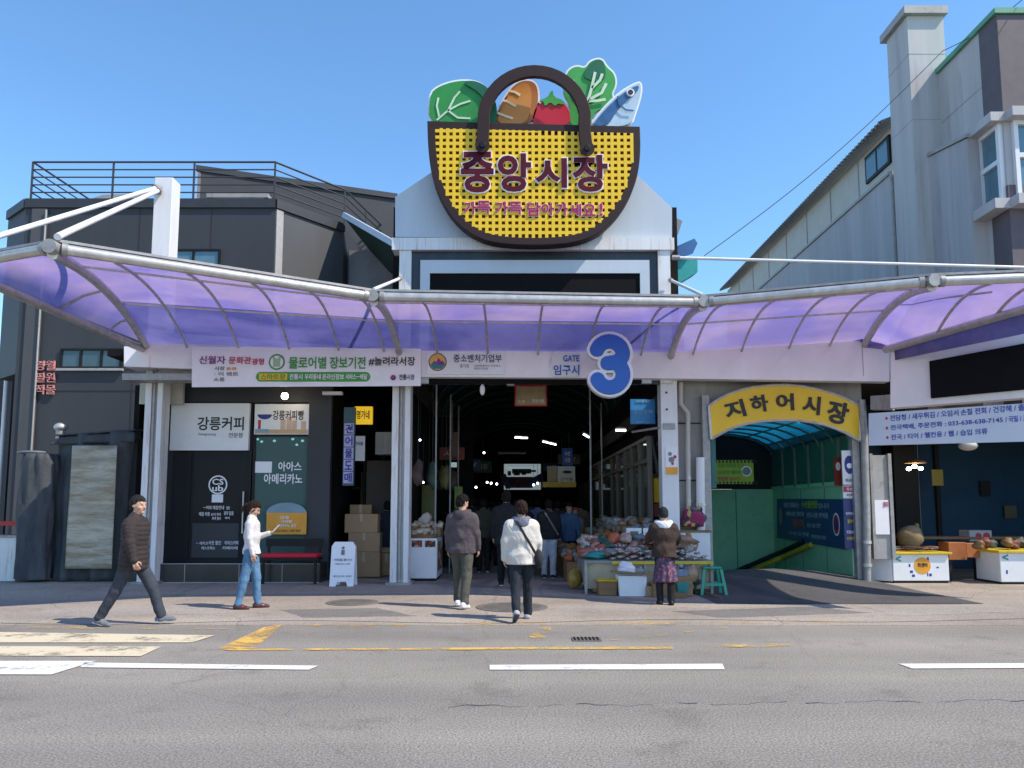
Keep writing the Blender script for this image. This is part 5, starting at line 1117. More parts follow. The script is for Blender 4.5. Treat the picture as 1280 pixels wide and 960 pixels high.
for k,(pts,lab) in enumerate(((((624,594),(632,592),(638,606),(633,612)),'blue flag drooping on the near side of the lit end sign'),(((662,608),(664,598),(679,590),(680,601)),'blue flag stretched wide beside the lit end sign'))):
    o = MB().prism([P(x,y,39.5) for x,y in pts],(0,.05,0)).build('flag', M['blue']); tag(o, lab, 'flag')
side_pm = [mat('sign print %d'%k, c, .5) for k,c in enumerate(((.10,.2,.3),(.35,.33,.3),(.2,.1,.08),(.06,.10,.16),(.3,.32,.36)))]
bsg = sign('hanging_sign', 'blue vertical hanging sign with white lettering deep in the arcade', 'sign', (703,560,716,582), 27, M['blue'], .12); letters(bsg, 27, [('수산',706,564,713,570),('시장',706,572,713,578)], M['ltwhite'], bold=.02)
wps = sign('hanging_sign', 'white hanging sign with a dark fish drawing in the arcade', 'sign', (697,583,719,603), 25, M['vinyl'], .06); m = MB(); q = P(709,590,24.99); m.disc(FR(24.99),q.x,q.z,.16,.002,.006,ry=.05); m.build('fish_print', M['ink'], wps); letters(wps, 24.99, [('건어물',700,597,716,601)], M['inkgrey'], bold=.01)
cps = sign('hanging_sign', 'cream hanging sign with a yellow lower edge beside the fish drawing sign', 'sign', (684,583,696,602), 25, mat('cream board', (.5,.42,.3), .5), .06); m = MB(); a0,a1,b0,b1 = rect(678,602.5,720,609,24.95); m.box(a0,a1,24.9,25.05,b0,b1); m.build('yellow_edge', M['signyellow'], cps)
for k in range(9):
    cx_ = 634+r8_.uniform(0,38); cy_ = 584+r8_.uniform(0,22); a0,a1,b0,b1 = rect(cx_,cy_,cx_+r8_.uniform(3,8),cy_+r8_.uniform(2,6),39.94); MB().box(a0,a1,39.92-.002*k,39.945-.002*k,b0,b1).build('printed_patch', side_pm[k%5], fs)
rs = sign('screen_sign', 'hanging cream screen with a red border under the gate fascia', 'sign', (645,483,682,506), 16.6, mat('cream screen', (.40,.30,.16), .5, var=.3), .08, frame=M['red']); letters(rs, 16.59, [('수산물',648,500,656,503),('중앙시장',665,499,680,503)], M['ltwhite'], bold=.01)
m = MB(); q0 = P(648,478,16.6); q1 = P(680,478,16.6); m.tube([q0-Vector((0,0,.1)),q0+Vector((0,0,.4))],.015,6); m.tube([q1-Vector((0,0,.1)),q1+Vector((0,0,.4))],.015,6); m.build('hanger', M['greytrim'], rs)
bs = sign('hanging_sign', 'light blue square sign with faint lettering hung near the gate column', 'sign', (788,499,819,530), 15.9, M['sky_blue'], .05); letters(bs, 15.89, [('건어물 도매',795,500,813,503),('열린문화',792,512,816,517),('동해바다 상회',796,527,813,529.5)], mat('pale blue lettering', (.35,.6,.8), .5), bold=.005)
m = MB(); q = P(790,540,15.8); q2 = P(828,534,15.4); m.tube([q,q2],.025,6); m.box(q2.x-.02,q2.x+.22,15.2,15.4,q2.z-.06,q2.z+.06); tag(m.build('bracket_lamp', M['galv']), 'small grey bracket lamp reaching out from the gate column', 'lamp')
cfl = thing('hanging_bulb', 'white spiral bulb hanging under the fascia near the banner end', 'lamp', P(603,482,15.3)); q = P(603,480,15.3); MB().box(q.x-.07,q.x+.07,15.24,15.36,q.z,q.z+.14).build('socket', M['white'], cfl, bevel=.02); MB().blob(q-Vector((0,0,.12)),(.055,.055,.12)).build('bulb', M['vinyl'], cfl, smooth='all')
MB_ = MB().box(P(637,476,15.3).x-.06,P(637,476,15.3).x+.1,15.24,15.4,P(637,482,15.3).z,P(637,474,15.3).z); tag(MB_.build('junction_box', M['greytrim'], bevel=.01), 'small beige junction box on the underside of the gate fascia', 'box')
lb = 0
for px,py,Y,a in ((648,547,24,1),(655,547.5,24,1),(640,567,30,2),(683,553,26,3),(691,555,25,3),(733,545,20,3),(776,538,17.5,1)):
    if a == 0: continue
    p = P(px,py,Y); t = thing('tube_lamp', 'lit tube lamp under the arcade vault', 'lamp', p, 'lamps under the arcade vault')
    dv = Vector((.12,0,0)) if a == 1 else (Vector((.55,0,0)) if a == 2 else Vector((.16,.9,.05)))
    MB().tube([p-dv,p+dv],.02,8).build('tube', M['tube'] if a != 2 else M['white'], t); MB().tube([p-dv*1.05+Vector((0,0,.05)),p+dv*1.05+Vector((0,0,.05))],.03,4).build('fixture', M['greytrim'], t)
rd = random.Random(11)
spots = [(587,601,26),(590,607,24),(595,609,23),(609,603,30),(614,604,28),(621,605,28),(667,606,30),(672,604,32),(560,606,22),(525,550,17.5),(605,566,30),(529,603,18)]
for px,py,Y in spots:
    p = P(px,py,Y); t = thing('stall_bulb', 'small bare bulb glowing over the stalls deep in the arcade', 'lamp', p, 'bare bulbs over the arcade stalls'); r = .038*Y/26
    MB().blob(p,(r,r,r),8,6).build('globe', M['bulbwhite'], t, smooth='all'); MB().tube([p+Vector((0,0,r)),p+Vector((0,0,1.2))],.006,4).build('cord', M['cable'], t)
# dim stall fronts along both sides
tone = [(.10,.06,.05),(.05,.09,.06),(.14,.12,.04),(.05,.05,.07),(.16,.17,.05),(.13,.10,.08),(.06,.10,.12)]
side_m = [mat('dim stall %d' % k, c, .7, var=.5, scale=4) for k, c in enumerate(tone)]
for k in range(8):
    y = 18.2+2.6*k
    t = thing('market_stall', 'dim market stall lining the arcade wall behind the crowd', 'stall', (aL+.5,y,0), 'stalls lining the arcade'); MB().box(aL+.02,aL+.75,y,y+1.9,0,.85+.1*(k%2)).build('counter', side_m[k%7], t); MB().box(aL+.02,aL+.15,y,y+2.2,1.5,2.5+.2*(k%3)).build('backboard', side_m[(k+2)%7], t)
    for j in range(5): q = Vector((aL+.45+.1*(j%2), y+.25+.34*j, .98)); MB().blob(q,(.2,.16,.14),8,6,.15,k*7+j).build('goods', side_m[(k+j+3)%7], t, smooth='all')
    for j in range(3): MB().box(aL+.16,aL+.20,y+.2+.65*j,y+.62+.65*j,1.6+.1*j,2.3).build('hanging_sheet', side_m[(k*2+j+1)%7], t)
for k in range(6):
    y = 22.4+2.6*k
    t = thing('market_stall', 'dim market stall lining the arcade wall beyond the dried goods', 'stall', (aR-.5,y,0), 'stalls lining the arcade beyond the dried goods'); MB().box(aR-1.0,aR-.05,y,y+2.0,0,.9).build('counter', side_m[(k+3)%7], t); MB().box(aR-.2,aR-.03,y,y+2.2,1.5,2.7).build('backboard', side_m[(k+5)%7], t)
    for j in range(4): MB().blob((aR-.6,y+.3+.4*j,1.02),(.22,.18,.16),8,6,.15,k*5+j+99).build('goods', side_m[(k+j)%7], t, smooth='all')
gp = sign('notice_board', 'lime green display panel behind the white counter in the arcade', 'notice board', (568,650-42,578,640), 20, mat('lime panel', (.25,.4,.03), .5), .05)
gp2 = sign('notice_board', 'dull yellow framed display panel near the white counter', 'notice board', (527,606,543,650), 18.6, mat('olive panel', (.11,.11,.02), .5), .05)
pp = sign('wall_poster', 'dusky red hanging poster high on the dim arcade wall', 'poster', (565,540,573,570), 20, mat('dusky red', (.13,.06,.055), .5), .03)
sp_ = sign('price_card', 'small white price card glowing on the dim arcade wall', 'card', (563,578,571,584), 19.5, M['farsign'], .02)
# glazed wooden shopfront along the dried goods
sf = thing('glazed_shopfront', 'tall wooden framed glass shopfront standing behind the dried goods', 'shopfront', (2.95,20,0)); SX = 3.02
yy = [SX*FPX/(px-640) for px in (812,800,790,782,772,765,750,738)]
fm = mat('weathered pale wood', (.19,.16,.125), .6, var=.25, scale=3, stretch=(3,3,.3))
m = MB()
for i,y in enumerate(yy): w_ = .06 if i in (0,3,7) else .03; m.box(SX-.05,SX+.05,y-w_,y+w_,.7,3.05)
for z in (.7,2.55,3.05): m.box(SX-.045,SX+.045,yy[0],yy[-1],z,z+.08)
m.build('frame', fm, sf)
MB().box(SX+.02,SX+.03,yy[0],yy[-1],.75,3.05).build('pane', M['glass'], sf)
MB().box(SX+.45,SX+.5,yy[0]+.1,yy[-1],.4,3.1).build('shelf_back', mat('dim brown shelf', (.09,.06,.04), .7, var=.5, scale=6), sf)
for j in range(4):
    MB().box(SX+.1,SX+.44,yy[0]+.1,yy[-1],.9+.55*j,.93+.55*j).build('shelf', M['wood'], sf)
gm_ = cells('jars on shelf', [(.2,.12,.06),(.3,.26,.2),(.12,.08,.05),(.35,.3,.1),(.2,.05,.03)], 4)
for j in range(4):
    for i in range(12): y = yy[0]+.35+.42*i; MB().lathe((SX+.25,y,.935+.55*j),[(.09,0),(.1,.05),(.1,.22),(.06,.27),(.06,.3)],8).build('jar', gm_, sf, smooth=True)
cb = thing('cable_bundle', 'black cables bunched at the top of the glazed shopfront', 'cable', P(818,560,16.2)); m = MB()
for k in range(7): m.tube([P(814+rd.uniform(-3,6),545,16.2+.1*k),P(818+rd.uniform(-6,6),568,16.2+.1*k),P(822+rd.uniform(-4,4),592,16.2+.1*k)],.035,6)
m.build('loop', M['cable'], cb, smooth=True)
fl = sign('fabric_strip', 'yellow, green and red hanging strips between shopfront and gate column', 'strips', (817,598,824,628), 16.4, M['signyellow'], .03); a0,a1,b0,b1 = rect(824,590,829,628,16.42); MB().box(a0,a1,16.42,16.45,b0,b1).build('teal_strip', M['tealtray'], fl); a0,a1,b0,b1 = rect(817,630,829,646,16.4); MB().box(a0,a1,16.4,16.44,b0,b1).build('red_strip', mat('dull red', (.3,.05,.03), .6), fl)

# ------------------------------------------------------------------ white counter by the gate
wc = thing('display_counter', 'white enamel counter with small windows beside the white column', 'counter', (P(533,722,16).x,16.1,0))
X0,X1,Z0,Z1 = rect(511,674,546,722,15.95); zt_ = .90
MB().box(X0,X1,15.95,17.2,.06,zt_).build('body', M['enamel'], wc, bevel=.015); m = MB(); m.box(X0+.02,X1-.02,15.98,17.15,0,.06); m.build('plinth', M['blackmat'], wc)
for a in (0,1): MB().box(X0+.06+.28*a,X0+.28+.28*a,15.94,15.949,zt_-.18,zt_-.04).build('display_window', cells('packed goods', [(.3,.05,.03),(.04,.04,.03),(.25,.15,.08),(.4,.35,.3)], 14), wc)
MB().box(X1,X1+.006,16.1,17.1,.2,zt_-.08).build('side_display', cells('side goods', [(.3,.12,.06),(.5,.45,.4),(.2,.1,.05),(.12,.06,.04)], 7), wc)
def basket(label, cx, cy, z, rx, ry, h, m_, grp, name='basket', cat='basket', seed=0, goods=None, n=14, gr=.07):
    t = thing(name, label, cat, (cx,cy,z), grp); mb = MB()
    N = 20; prof = ((.8,0),(1,h),(.94,h),(.76,.02))
    vs = [(cx+rx*k*math.cos(2*math.pi*i/N), cy+ry*k*math.sin(2*math.pi*i/N), z+zz) for k,zz in prof for i in range(N)]
    fs = [(j*N+i,j*N+(i+1)%N,(j+1)*N+(i+1)%N,(j+1)*N+i) for j in range(3) for i in range(N)]+[tuple(range(N)),tuple(3*N+i for i in range(N))]
    mb.add(vs,fs).build('tray', m_, t, smooth=True)
    if goods:
        r2 = random.Random(seed)
        for i in range(n):
            a = r2.uniform(0,6.28); q = math.sqrt(r2.random())*.8; MB().blob((cx+rx*q*math.cos(a),cy+ry*q*math.sin(a),z+h*.8+r2.uniform(0,gr)+(1-q)*gr),(gr*r2.uniform(.8,1.3),gr*r2.uniform(.8,1.2),gr*.75),8,6,.12,seed+i).build('item', r2.choice(goods), t, smooth='all')
    return t
pale = [mat('pale rice snack', (.62,.5,.36), .7), mat('tan snack', (.5,.33,.2), .7), mat('pinkish snack', (.6,.42,.34), .7)]
MB_ = thing('wooden_crate', 'brown wooden crate of pale snacks on the far end of the white counter', 'crate', (X1-.3,16.7,zt_)); MB().box(X1-.62,X1+.02,16.5,17.1,zt_+.003,zt_+.22).build('side_panel', M['wood'], MB_, bevel=.01)
for i in range(14): MB().blob((X1-.55+.09*(i%7),16.6+.2*(i//7),zt_+.27+.03*math.sin(i*2)),(.08,.09,.06),8,6,.15,i).build('snack', pale[i%3], MB_, smooth='all')
basket('shallow basket of pale snacks at the front of the white counter', X0+.3,16.22,zt_,.3,.2,.08,M['wood'],None,seed=3,goods=pale,n=16)
cl = thing('cloth_bundle', 'crumpled pale cloth heaped on the snack crate', 'cloth', (X1-.35,16.75,zt_+.3)); MB().blob((X1-.35,16.8,zt_+.36),(.16,.14,.14),14,10,.3,4).build('fold', mat('pale cloth', (.6,.5,.42), .8), cl, smooth='all')
gb = thing('green_bucket', 'dark green plastic bucket at the foot of the white column', 'bucket', G(516,725)); q = G(516,725); MB().lathe(q,[(.13,0),(.16,.26),(.175,.27),(.175,.29),(.15,.29)],18).build('tub', mat('dark green plastic', (.02,.13,.10), .45), gb, smooth=True); MB().tube([q+Vector((.16*math.cos(a),-.02,.28+.02+.03*math.sin(a))) for a in [math.pi*k/8 for k in range(9)]],.008,5).build('handle', M['galv'], gb)

# ------------------------------------------------------------------ dried goods display and fish table
dt = thing('display_stand', 'stepped wooden stand under the heaped dried goods in the arcade', 'stand', (2.2,17.5,0))
tiers = [(1.15,1.75,.42),(1.75,2.3,.72),(2.3,2.98,1.0)]
for x0_,x1_,z_ in tiers: MB().box(x0_,x1_,15.75,21.5,0,z_).build('step', M['wood'], dt, bevel=.01)
bagc = {'tan':(.30,.20,.12),'cream':(.40,.33,.26),'amber':(.36,.15,.03),'grey':(.26,.27,.28),'white':(.44,.42,.40),'orange':(.42,.11,.04),'brown':(.16,.08,.045),'yellow':(.36,.23,.04)}
bm_ = {k: mat(k+' goods bag', c, .45, var=.35, scale=9, bump=.3, bscale=25) for k,c in bagc.items()}
proto = {}
def bag(kind, loc, rz, sc):
    key = (kind, rd.randrange(3))
    lab = '%s bag in the heap of dried goods before the glazed shopfront' % kind; gp_ = '%s bags of dried goods' % kind
    if key not in proto:
        t = thing('goods_bag', lab, 'bag', (0,0,0), gp_); MB().blob((0,0,.08),(.135,.105,.085),14,10,.16,hash(key[1])+len(kind)*3,flat=.075).build('sack', bm_[kind], t, smooth='all')
        MB().blob((.12,0,.12),(.035,.045,.04),8,6,.2,5).build('knot', bm_[kind], t, smooth='all'); proto[key] = t; t.location = loc; t.rotation_euler.z = rz; t.scale = sc
    else: dup(proto[key], loc, rz, lab, sc, gp_)
rows = ['white','cream','tan','grey','white','amber','cream','orange']
for ti,(x0_,x1_,z_) in enumerate(tiers):
    for j in range(12):
        for i in range(3):
            x = x0_+.10+(x1_-x0_-.18)*i/2+rd.uniform(-.04,.04); y = 15.9+.42*j+rd.uniform(-.1,.1)
            kind = rd.choice([['orange','tan','grey','brown','amber'],['amber','yellow','tan','cream','white'],['white','cream','tan','grey','cream']][ti]); s = rd.uniform(.85,1.25)
            bag(kind,(x,y,z_),rd.uniform(0,6.28),(s,s,s*rd.uniform(.9,1.3)))
            if rd.random() < .55: bag(rd.choice(['cream','tan','white','amber']),(x+rd.uniform(-.08,.08),y+.1,z_+.14*s),rd.uniform(0,6.28),(s*.85,s*.85,s*.9))
ftx0, ftx1, fty0, fty1, ftz = 1.30, 3.62, 13.55, 14.95, .60
ft_ = thing('fish_table', 'long low market table with a pale front board outside the gate column', 'table', (2.4,14,0))
MB().box(ftx0,ftx1,fty0,fty1,ftz-.04,ftz).build('top', mat('grey green top', (.22,.26,.25), .6), ft_); MB().box(ftx0+.06,ftx1-.05,fty0+.05,fty0+.075,.10,ftz-.045).build('front_board', mat('cream front board', (.40,.34,.24), .7, stain=(.2,.13,.07)), ft_)
MB().box(ftx0+.04,ftx0+.06,fty0+.1,fty1,.12,ftz-.045).build('side_board', mat('grey side board', (.3,.29,.27), .7), ft_)
for x in (ftx0+.03,ftx1-.03,ftx0+1.1):
    for y in (fty0+.03,fty1-.03): MB().box(x-.025,x+.025,y-.025,y+.025,0,ftz-.04).build('leg', M['galv'], ft_)
MB().box(ftx0+.5,ftx1,fty0-.01,fty0+.02,ftz-.06,ftz-.01).build('edge_tape', M['stripeyellow'], ft_)
# fish: striped dried fish laid in rows
fd = bands('striped dried fish', (.03,.035,.045), (.55,.48,.42), 9, 'X', .4, thr=.45)
pf = thing('dried_fish', 'dark and silver striped dried fish laid on the front of the fish table', 'fish', (0,0,0), 'striped dried fish on the table')
m = MB(); L = .36
prof = [(-.18,.012),(-.15,.035),(-.08,.052),(0,.05),(.07,.036),(.12,.016),(.145,.012)]
vs = []; N = 10
for x,r in prof:
    for k in range(N): a = 2*math.pi*k/N; vs.append((x, r*math.cos(a), .03+r*.5*math.sin(a)))
m.add(vs,[(j*N+k,j*N+(k+1)%N,(j+1)*N+(k+1)%N,(j+1)*N+k) for j in range(len(prof)-1) for k in range(N)]+[tuple(range(N)),tuple((len(prof)-1)*N+k for k in range(N))]); m.build('body', fd, pf, smooth='all')
m = MB(); m.prism([(.14,-.004,.03),(.20,-.045,.035),(.18,0,.035),(.20,.045,.035)],(0,0,.008)); m.build('tail_fin', fd, pf)
first = True
for j in range(2):
    for i in range(15):
        x = ftx0+.55+.125*i+.05*(j%2)
        if x > ftx1-.1: continue
        loc = (x+rd.uniform(-.02,.02), fty0+.14+.19*j, ftz+.004+.03*(i%2)+.085*j); rz = R_(62)+rd.uniform(-.15,.15)
        if first: pf.location = loc; pf.rotation_euler.z = rz; first = False
        else: dup(pf, loc, rz)
def lump(name, label, cat, c, r, m_, seed, amp=.18, extra=None):
    t = thing(name, label, cat, (c[0],c[1],c[2]-r[2])); MB().blob(c,r,16,12,amp,seed,flat=r[2]*.8).build('bag', m_, t, smooth='all'); MB().blob((c[0]+r[0]*.5,c[1],c[2]+r[2]*.8),(r[0]*.22,r[0]*.2,r[2]*.35),8,6,.2,seed+1).build('gathered_top', m_, t, smooth='all'); return t
netm = bands('striped net bag', (.35,.06,.05), (.55,.5,.45), 12, 'DIAGONAL', .5)
lump('net_bag','round red and white striped net bag on the fish table near the vendor','bag',(2.75,14.45,ftz+.36),(.19,.15,.13),netm,5)
lump('plastic_bag','bright orange plastic bag behind the striped fish','bag',(1.98,14.75,ftz+.30),(.15,.13,.15),bm_['orange'],6)
lump('plastic_bag','teal plastic bag puffed up on the fish table','bag',(2.45,14.8,ftz+.30),(.18,.14,.13),M['tealtray'],7)
lump('plastic_bag','cloudy grey plastic bag on the fish table','bag',(1.66,14.75,ftz+.26),(.2,.15,.13),bm_['grey'],8)
lump('plastic_bag','red brown bag of fish at the arcade end of the fish table','bag',(1.42,14.2,ftz+.1),(.2,.2,.11),mat('red brown bag',(.36,.12,.08),.5,var=.4,scale=8),9)
lump('plastic_bag','teal bag lying flat at the corner of the fish table','bag',(1.55,13.95,ftz+.07),(.2,.17,.08),M['tealtray'],10)
lump('burlap_heap','heap of folded brown dried squid beside the vendor','dried squid',(3.25,14.45,ftz+.30),(.30,.26,.15),mat('dried squid',(.33,.2,.13),.7,var=.45,scale=9,bump=.5,bscale=14),11,.3)
lump('plastic_bag','tan sack with pinkish side on the fish table','bag',(2.2,14.5,ftz+.36),(.12,.12,.10),mat('pinkish tan sack',(.5,.33,.28),.6,var=.4,scale=8),12)
packc = [('brown',(.20,.11,.06)),('pinkish',(.36,.20,.17)),('pale',(.42,.37,.30)),('dark green',(.03,.10,.07)),('rusty red',(.28,.07,.04)),('grey',(.20,.20,.21)),('striped',None)]
pk = {}
r9 = random.Random(77)
for k in range(84):
    nm, c_ = packc[k % 7]; x = r9.uniform(ftx0+.06, ftx1-.12); y = r9.uniform(14.0, 14.95); zz = ftz+.0+.30*(y-13.95)*r9.uniform(.35,1.15)
    lab_ = nm+' packs of dried seafood heaped on the fish table'; s_ = r9.uniform(.8,1.35)
    if nm not in pk:
        t = thing('seafood_pack', lab_, 'pack', (0,0,0), lab_); mm_ = netm if c_ is None else mat(nm+' pack', c_, .5, var=.5, scale=11, bump=.4, bscale=22)
        MB().blob((0,0,.05),(.125,.085,.055),12,8,.24,k+3).build('bag', mm_, t, smooth='all'); MB().blob((.11,0,.07),(.035,.05,.02),8,6,.3,k).build('tied_end', mm_, t, smooth='all'); pk[nm] = t; t.location = (x,y,zz); t.rotation_euler.z = r9.uniform(0,6.28); t.scale = (s_,s_,s_)
    else: dup(pk[nm], (x,y,zz), r9.uniform(0,6.28), None, (s_,s_,s_*r9.uniform(.8,1.3)))
wp = sign('price_board', 'white price board with a brown picture behind the fish table', 'board', (783,660,802,677), 15.15, M['vinyl'], .02); a0,a1,b0,b1 = rect(788,664,798,674,15.14); MB().box(a0,a1,15.136,15.146,b0,b1).build('picture', M['wood'], wp)
wp2 = sign('price_board', 'white price board with a red heap picture behind the fish table', 'board', (804,660,822,677), 15.15, M['vinyl'], .02); a0,a1,b0,b1 = rect(808,668,818,676,15.14); MB().box(a0,a1,15.136,15.146,b0,b1).build('picture', mat('dark red print',(.25,.04,.03),.5), wp2)
# under and around the table
def tub(name, label, cat, px0, py0, px1, py1, Y, m_, d=.5, taper=.9, rim=None):
    X0,X1,Z0,Z1 = rect(px0,py0,px1,py1,Y); Z0 = 0.006; cx=(X0+X1)/2; t = thing(name,label,cat,(cx,Y,0)); wd=(X1-X0)/2
    a = [(cx-wd*taper,Y+.02),(cx+wd*taper,Y+.02),(cx+wd*taper,Y+d-.02),(cx-wd*taper,Y+d-.02)]; b = [(cx-wd,Y),(cx+wd,Y),(cx+wd,Y+d),(cx-wd,Y+d)]; ib = [(cx-wd+.03,Y+.03),(cx+wd-.03,Y+.03),(cx+wd-.03,Y+d-.03),(cx-wd+.03,Y+d-.03)]
    m = MB(); vs = [(x,y,Z0) for x,y in a]+[(x,y,Z1) for x,y in b]+[(x,y,Z1) for x,y in ib]+[(x,y,Z1-.08) for x,y in ib]
    m.add(vs,[(3,2,1,0)]+[(i,(i+1)%4,4+(i+1)%4,4+i) for i in range(4)]+[(4+i,4+(i+1)%4,8+(i+1)%4,8+i) for i in range(4)]+[(8+i,8+(i+1)%4,12+(i+1)%4,12+i) for i in range(4)]+[(12,13,14,15)]); m.build('tub', m_, t, bevel=.008); return t, X0, X1, Z1
tb,X0,X1,Z1 = tub('foam_box','white foam box under a wooden board in front of the fish table','box',773,720,809,747,13.2,M['foam'],.4)
wbd = thing('wooden_board','long worn wooden board laid across the white foam box','board',((X0+X1)/2,13.3,Z1)); m = MB(); m.prism([(X0-.12,13.17,Z1+.06),(X1+.12,13.14,Z1+.004),(X1+.12,13.26,Z1+.004),(X0-.12,13.29,Z1+.06)],(0,0,.03)); m.build('plank', M['wood'], wbd)
lump('plastic_bag','crumpled white plastic bag on the foam box','bag',((X0+X1)/2-.08,13.45,Z1+.1),(.16,.14,.1),M['foam'],21,.3); lump('plastic_bag','crumpled blue grey plastic bag on the foam box','bag',((X0+X1)/2+.12,13.5,Z1+.06),(.13,.1,.07),bm_['grey'],22,.3)
t,X0,X1,Z1 = tub('basket','yellow rimmed brown basket under the end of the fish table','basket',748,727,772,746,13.3,M['wood'],.35); MB().box(X0-.02,X1+.02,13.28,13.67,Z1+.001,Z1+.03).build('rim', M['stripeyellow'], t, bevel=.01)
tub('wooden_crate','low wooden crate on the ground behind the vendor feet','crate',816,730,842,751,13.1,M['wood'],.4,.97)
tub('basin','teal plastic basin on the ground beside the vendor','basin',846,728,862,745,13.15,M['tealtray'],.35,.75)
lump('sack','round beige sack beside the foam box','sack',(G(820,722).x-.05,13.5,.36),(.18,.16,.16),bm_['tan'],23,.1)
basket('blue and white mesh basket of shellfish beside the vendor', 2.93,13.35,.36,.22,.18,.12,mat('blue grey basket',(.22,.28,.4),.5,var=.4,scale=14),None,seed=31,goods=[mat('shell',(.4,.35,.3),.5),mat('dark shell',(.12,.12,.14),.4)],n=16,gr=.045)
cr2 = thing('stool_crate','brown crate holding up the mesh basket beside the vendor','crate',(2.93,13.4,0)); MB().box(2.7,3.16,13.2,13.6,.005,.355).build('crate', M['wood'], cr2, bevel=.01)
lump('plastic_bag','small yellow bag on the ground at the arcade side of the fish table','bag',(1.2,14.4,.2),(.13,.13,.2),bm_['yellow'],24,.1)
st = thing('plastic_stool','green plastic stool beside the fish table','stool',(G(886,745).x,13.75,0)); sx = G(886,742).x; sy = 13.55; sh = .50
MB().box(sx-.17,sx+.17,sy-.15,sy+.15,sh-.04,sh).build('seat', M['stoolgreen'], st, bevel=.02)
for a in (-1,1):
    for b in (-1,1): MB().prism([(sx+a*.15-.025,sy+b*.13-.02,sh-.041),(sx+a*.15+.025,sy+b*.13-.02,sh-.041),(sx+a*.15+.025,sy+b*.13+.02,sh-.041),(sx+a*.15-.025,sy+b*.13+.02,sh-.041)],(a*.07,b*.06,-sh+.045)).build('leg', M['stoolgreen'], st)
MB().box(sx-.18,sx+.18,sy-.175,sy-.15,.17,.22).build('stretcher', M['stoolgreen'], st); MB().box(sx-.18,sx+.18,sy+.15,sy+.175,.17,.22).build('stretcher', M['stoolgreen'], st)
lump('sack','dark net sack slumped under the fish table by the broom','sack',(3.3,13.75,.17),(.19,.17,.16),mat('dark net sack',(.08,.07,.06),.8,var=.5,scale=12),61,.2)
tub('cardboard_tray','open cardboard tray with torn rim between the foam box and the vendor','tray',808,733,822,748,13.15,M['card'],.35,.95)
carton('crushed cardboard carton under the arcade end of the fish table', 1.75,13.95,.004,.42,.34,.26,.3,'cartons under the fish table'); carton('flat damp carton under the middle of the fish table', 2.35,14.1,.004,.5,.36,.2,-.2,'cartons under the fish table')
tub('basket','shallow brown basket of dark shells on the ground near the vendor shoes','basket',843,741,860,750,12.95,M['wood'],.25,.8)
for k,(x_,y_,w2,h2,zz,cc_,lb_) in enumerate(((-1.7,21,.7,.35,2.9,(.30,.05,.04),'dull red hanging sign over the dim stalls'),(-1.75,24.5,.6,.4,2.8,(.35,.30,.08),'mustard hanging sign over the dim stalls'),(-1.6,28.5,.8,.4,3.0,(.05,.12,.3),'dark blue hanging sign over the dim stalls'),(2.3,30,.9,.4,3.3,(.30,.28,.25),'pale grey hanging sign beyond the fish drawing sign'),(2.2,33,.7,.45,2.7,(.35,.16,.04),'dull orange hanging sign deep in the arcade'),(-1.3,33,.8,.5,3.1,(.06,.2,.12),'dull green hanging sign deep in the arcade'),(1.9,36,.8,.4,3.3,(.08,.18,.4),'mid blue hanging sign near the far end of the arcade'))):
    t = thing('hanging_sign', lb_, 'sign', (x_,y_,zz)); MB().box(x_-w2/2,x_+w2/2,y_,y_+.08,zz,zz+h2).build('board', mat('hanging board %d'%k, cc_, .5, var=.3, scale=5), t); MB().tube([(x_,y_+.04,zz+h2),(x_,y_+.04,4.6)],.015,6).build('hanger', M['greytrim'], t); MB().text('시장','' or FR(y_),x_-w2*.32,x_+w2*.32,zz+h2*.28,zz+h2*.75,n0=.003,bold=.02).build('lettering', M['ltwhite'], t)
for k in range(16):
    y_ = 16.6+.75*k; x_ = aL+.45+.25*(k%3)
    t = thing('hanging_bunch', 'dim bunch of goods hanging from the beam over the arcade stalls', 'goods', (x_,y_,2.2), 'bunches hanging over the arcade stalls'); MB().tube([(x_,y_,2.5),(x_,y_,4.3)],.008,5).build('string', M['cable'], t)
    MB().blob((x_,y_,2.3),(.12,.12,.28),10,8,.25,k).build('bunch', side_m[k%7], t, smooth='all')
br = thing('broom','straw broom lying on the ground by the green stool','broom',G(900,748)); MB().tube([G(860,740)+Vector((0,0,.1)),G(902,749)+Vector((0,0,.02))],.014,8).build('handle', M['wood'], br); MB().tube([G(858,739)+Vector((0,0,.1)),G(846,742)+Vector((0,0,.03))],[.03,.08],8).build('bristle', mat('straw',(.4,.3,.15),.9), br)

# ------------------------------------------------------------------ stained wall and pipes beside the gate column
sw = thing('side_wall', 'stained beige wall between the gate column and the basement entrance', 'wall', (3.85,15.55,0))
MB().box(3.47,SW0-.01,15.55,15.7,0,FZ+.3).build('panel', M['wallgrey'], sw); MB().box(SW0-.01,7.4,15.62,15.7,3.52,FZ+.3).build('panel', M['wallgrey'], sw)
m = MB()
for z in (3.3,2.1): m.box(3.48,SW0-.02,15.542,15.55,z,z+.03)
m.build('panel_joint', M['darkseam'], sw)
def pipe(label, pts, r, m_='galv', name='downpipe'):
    t = thing(name, label, 'pipe', pts[0]); MB().tube(pts, r, 12).build('tube', M[m_], t, smooth=True)
    for k in (1,2): q = pts[-1].lerp(pts[-2], .3*k); MB().lathe((q.x,q.y,q.z-.03),[(r*1.25,0),(r*1.25,.06)],12).build('clamp', M['steel'], t)
P1 = P(851,478,15.4)
pipe('beige drainpipe with a kink beside the gate column', [P1, P(851,505,15.4), P(860,516,15.42), P(860,560,15.42), P(861,655,15.42)], .05, 'creampanel')
pipe('thick white pipe with a bulging top beside the basement arch', [P(876,572,15.4),P(876,585,15.4),P(877,700,15.4)], .10, 'white')
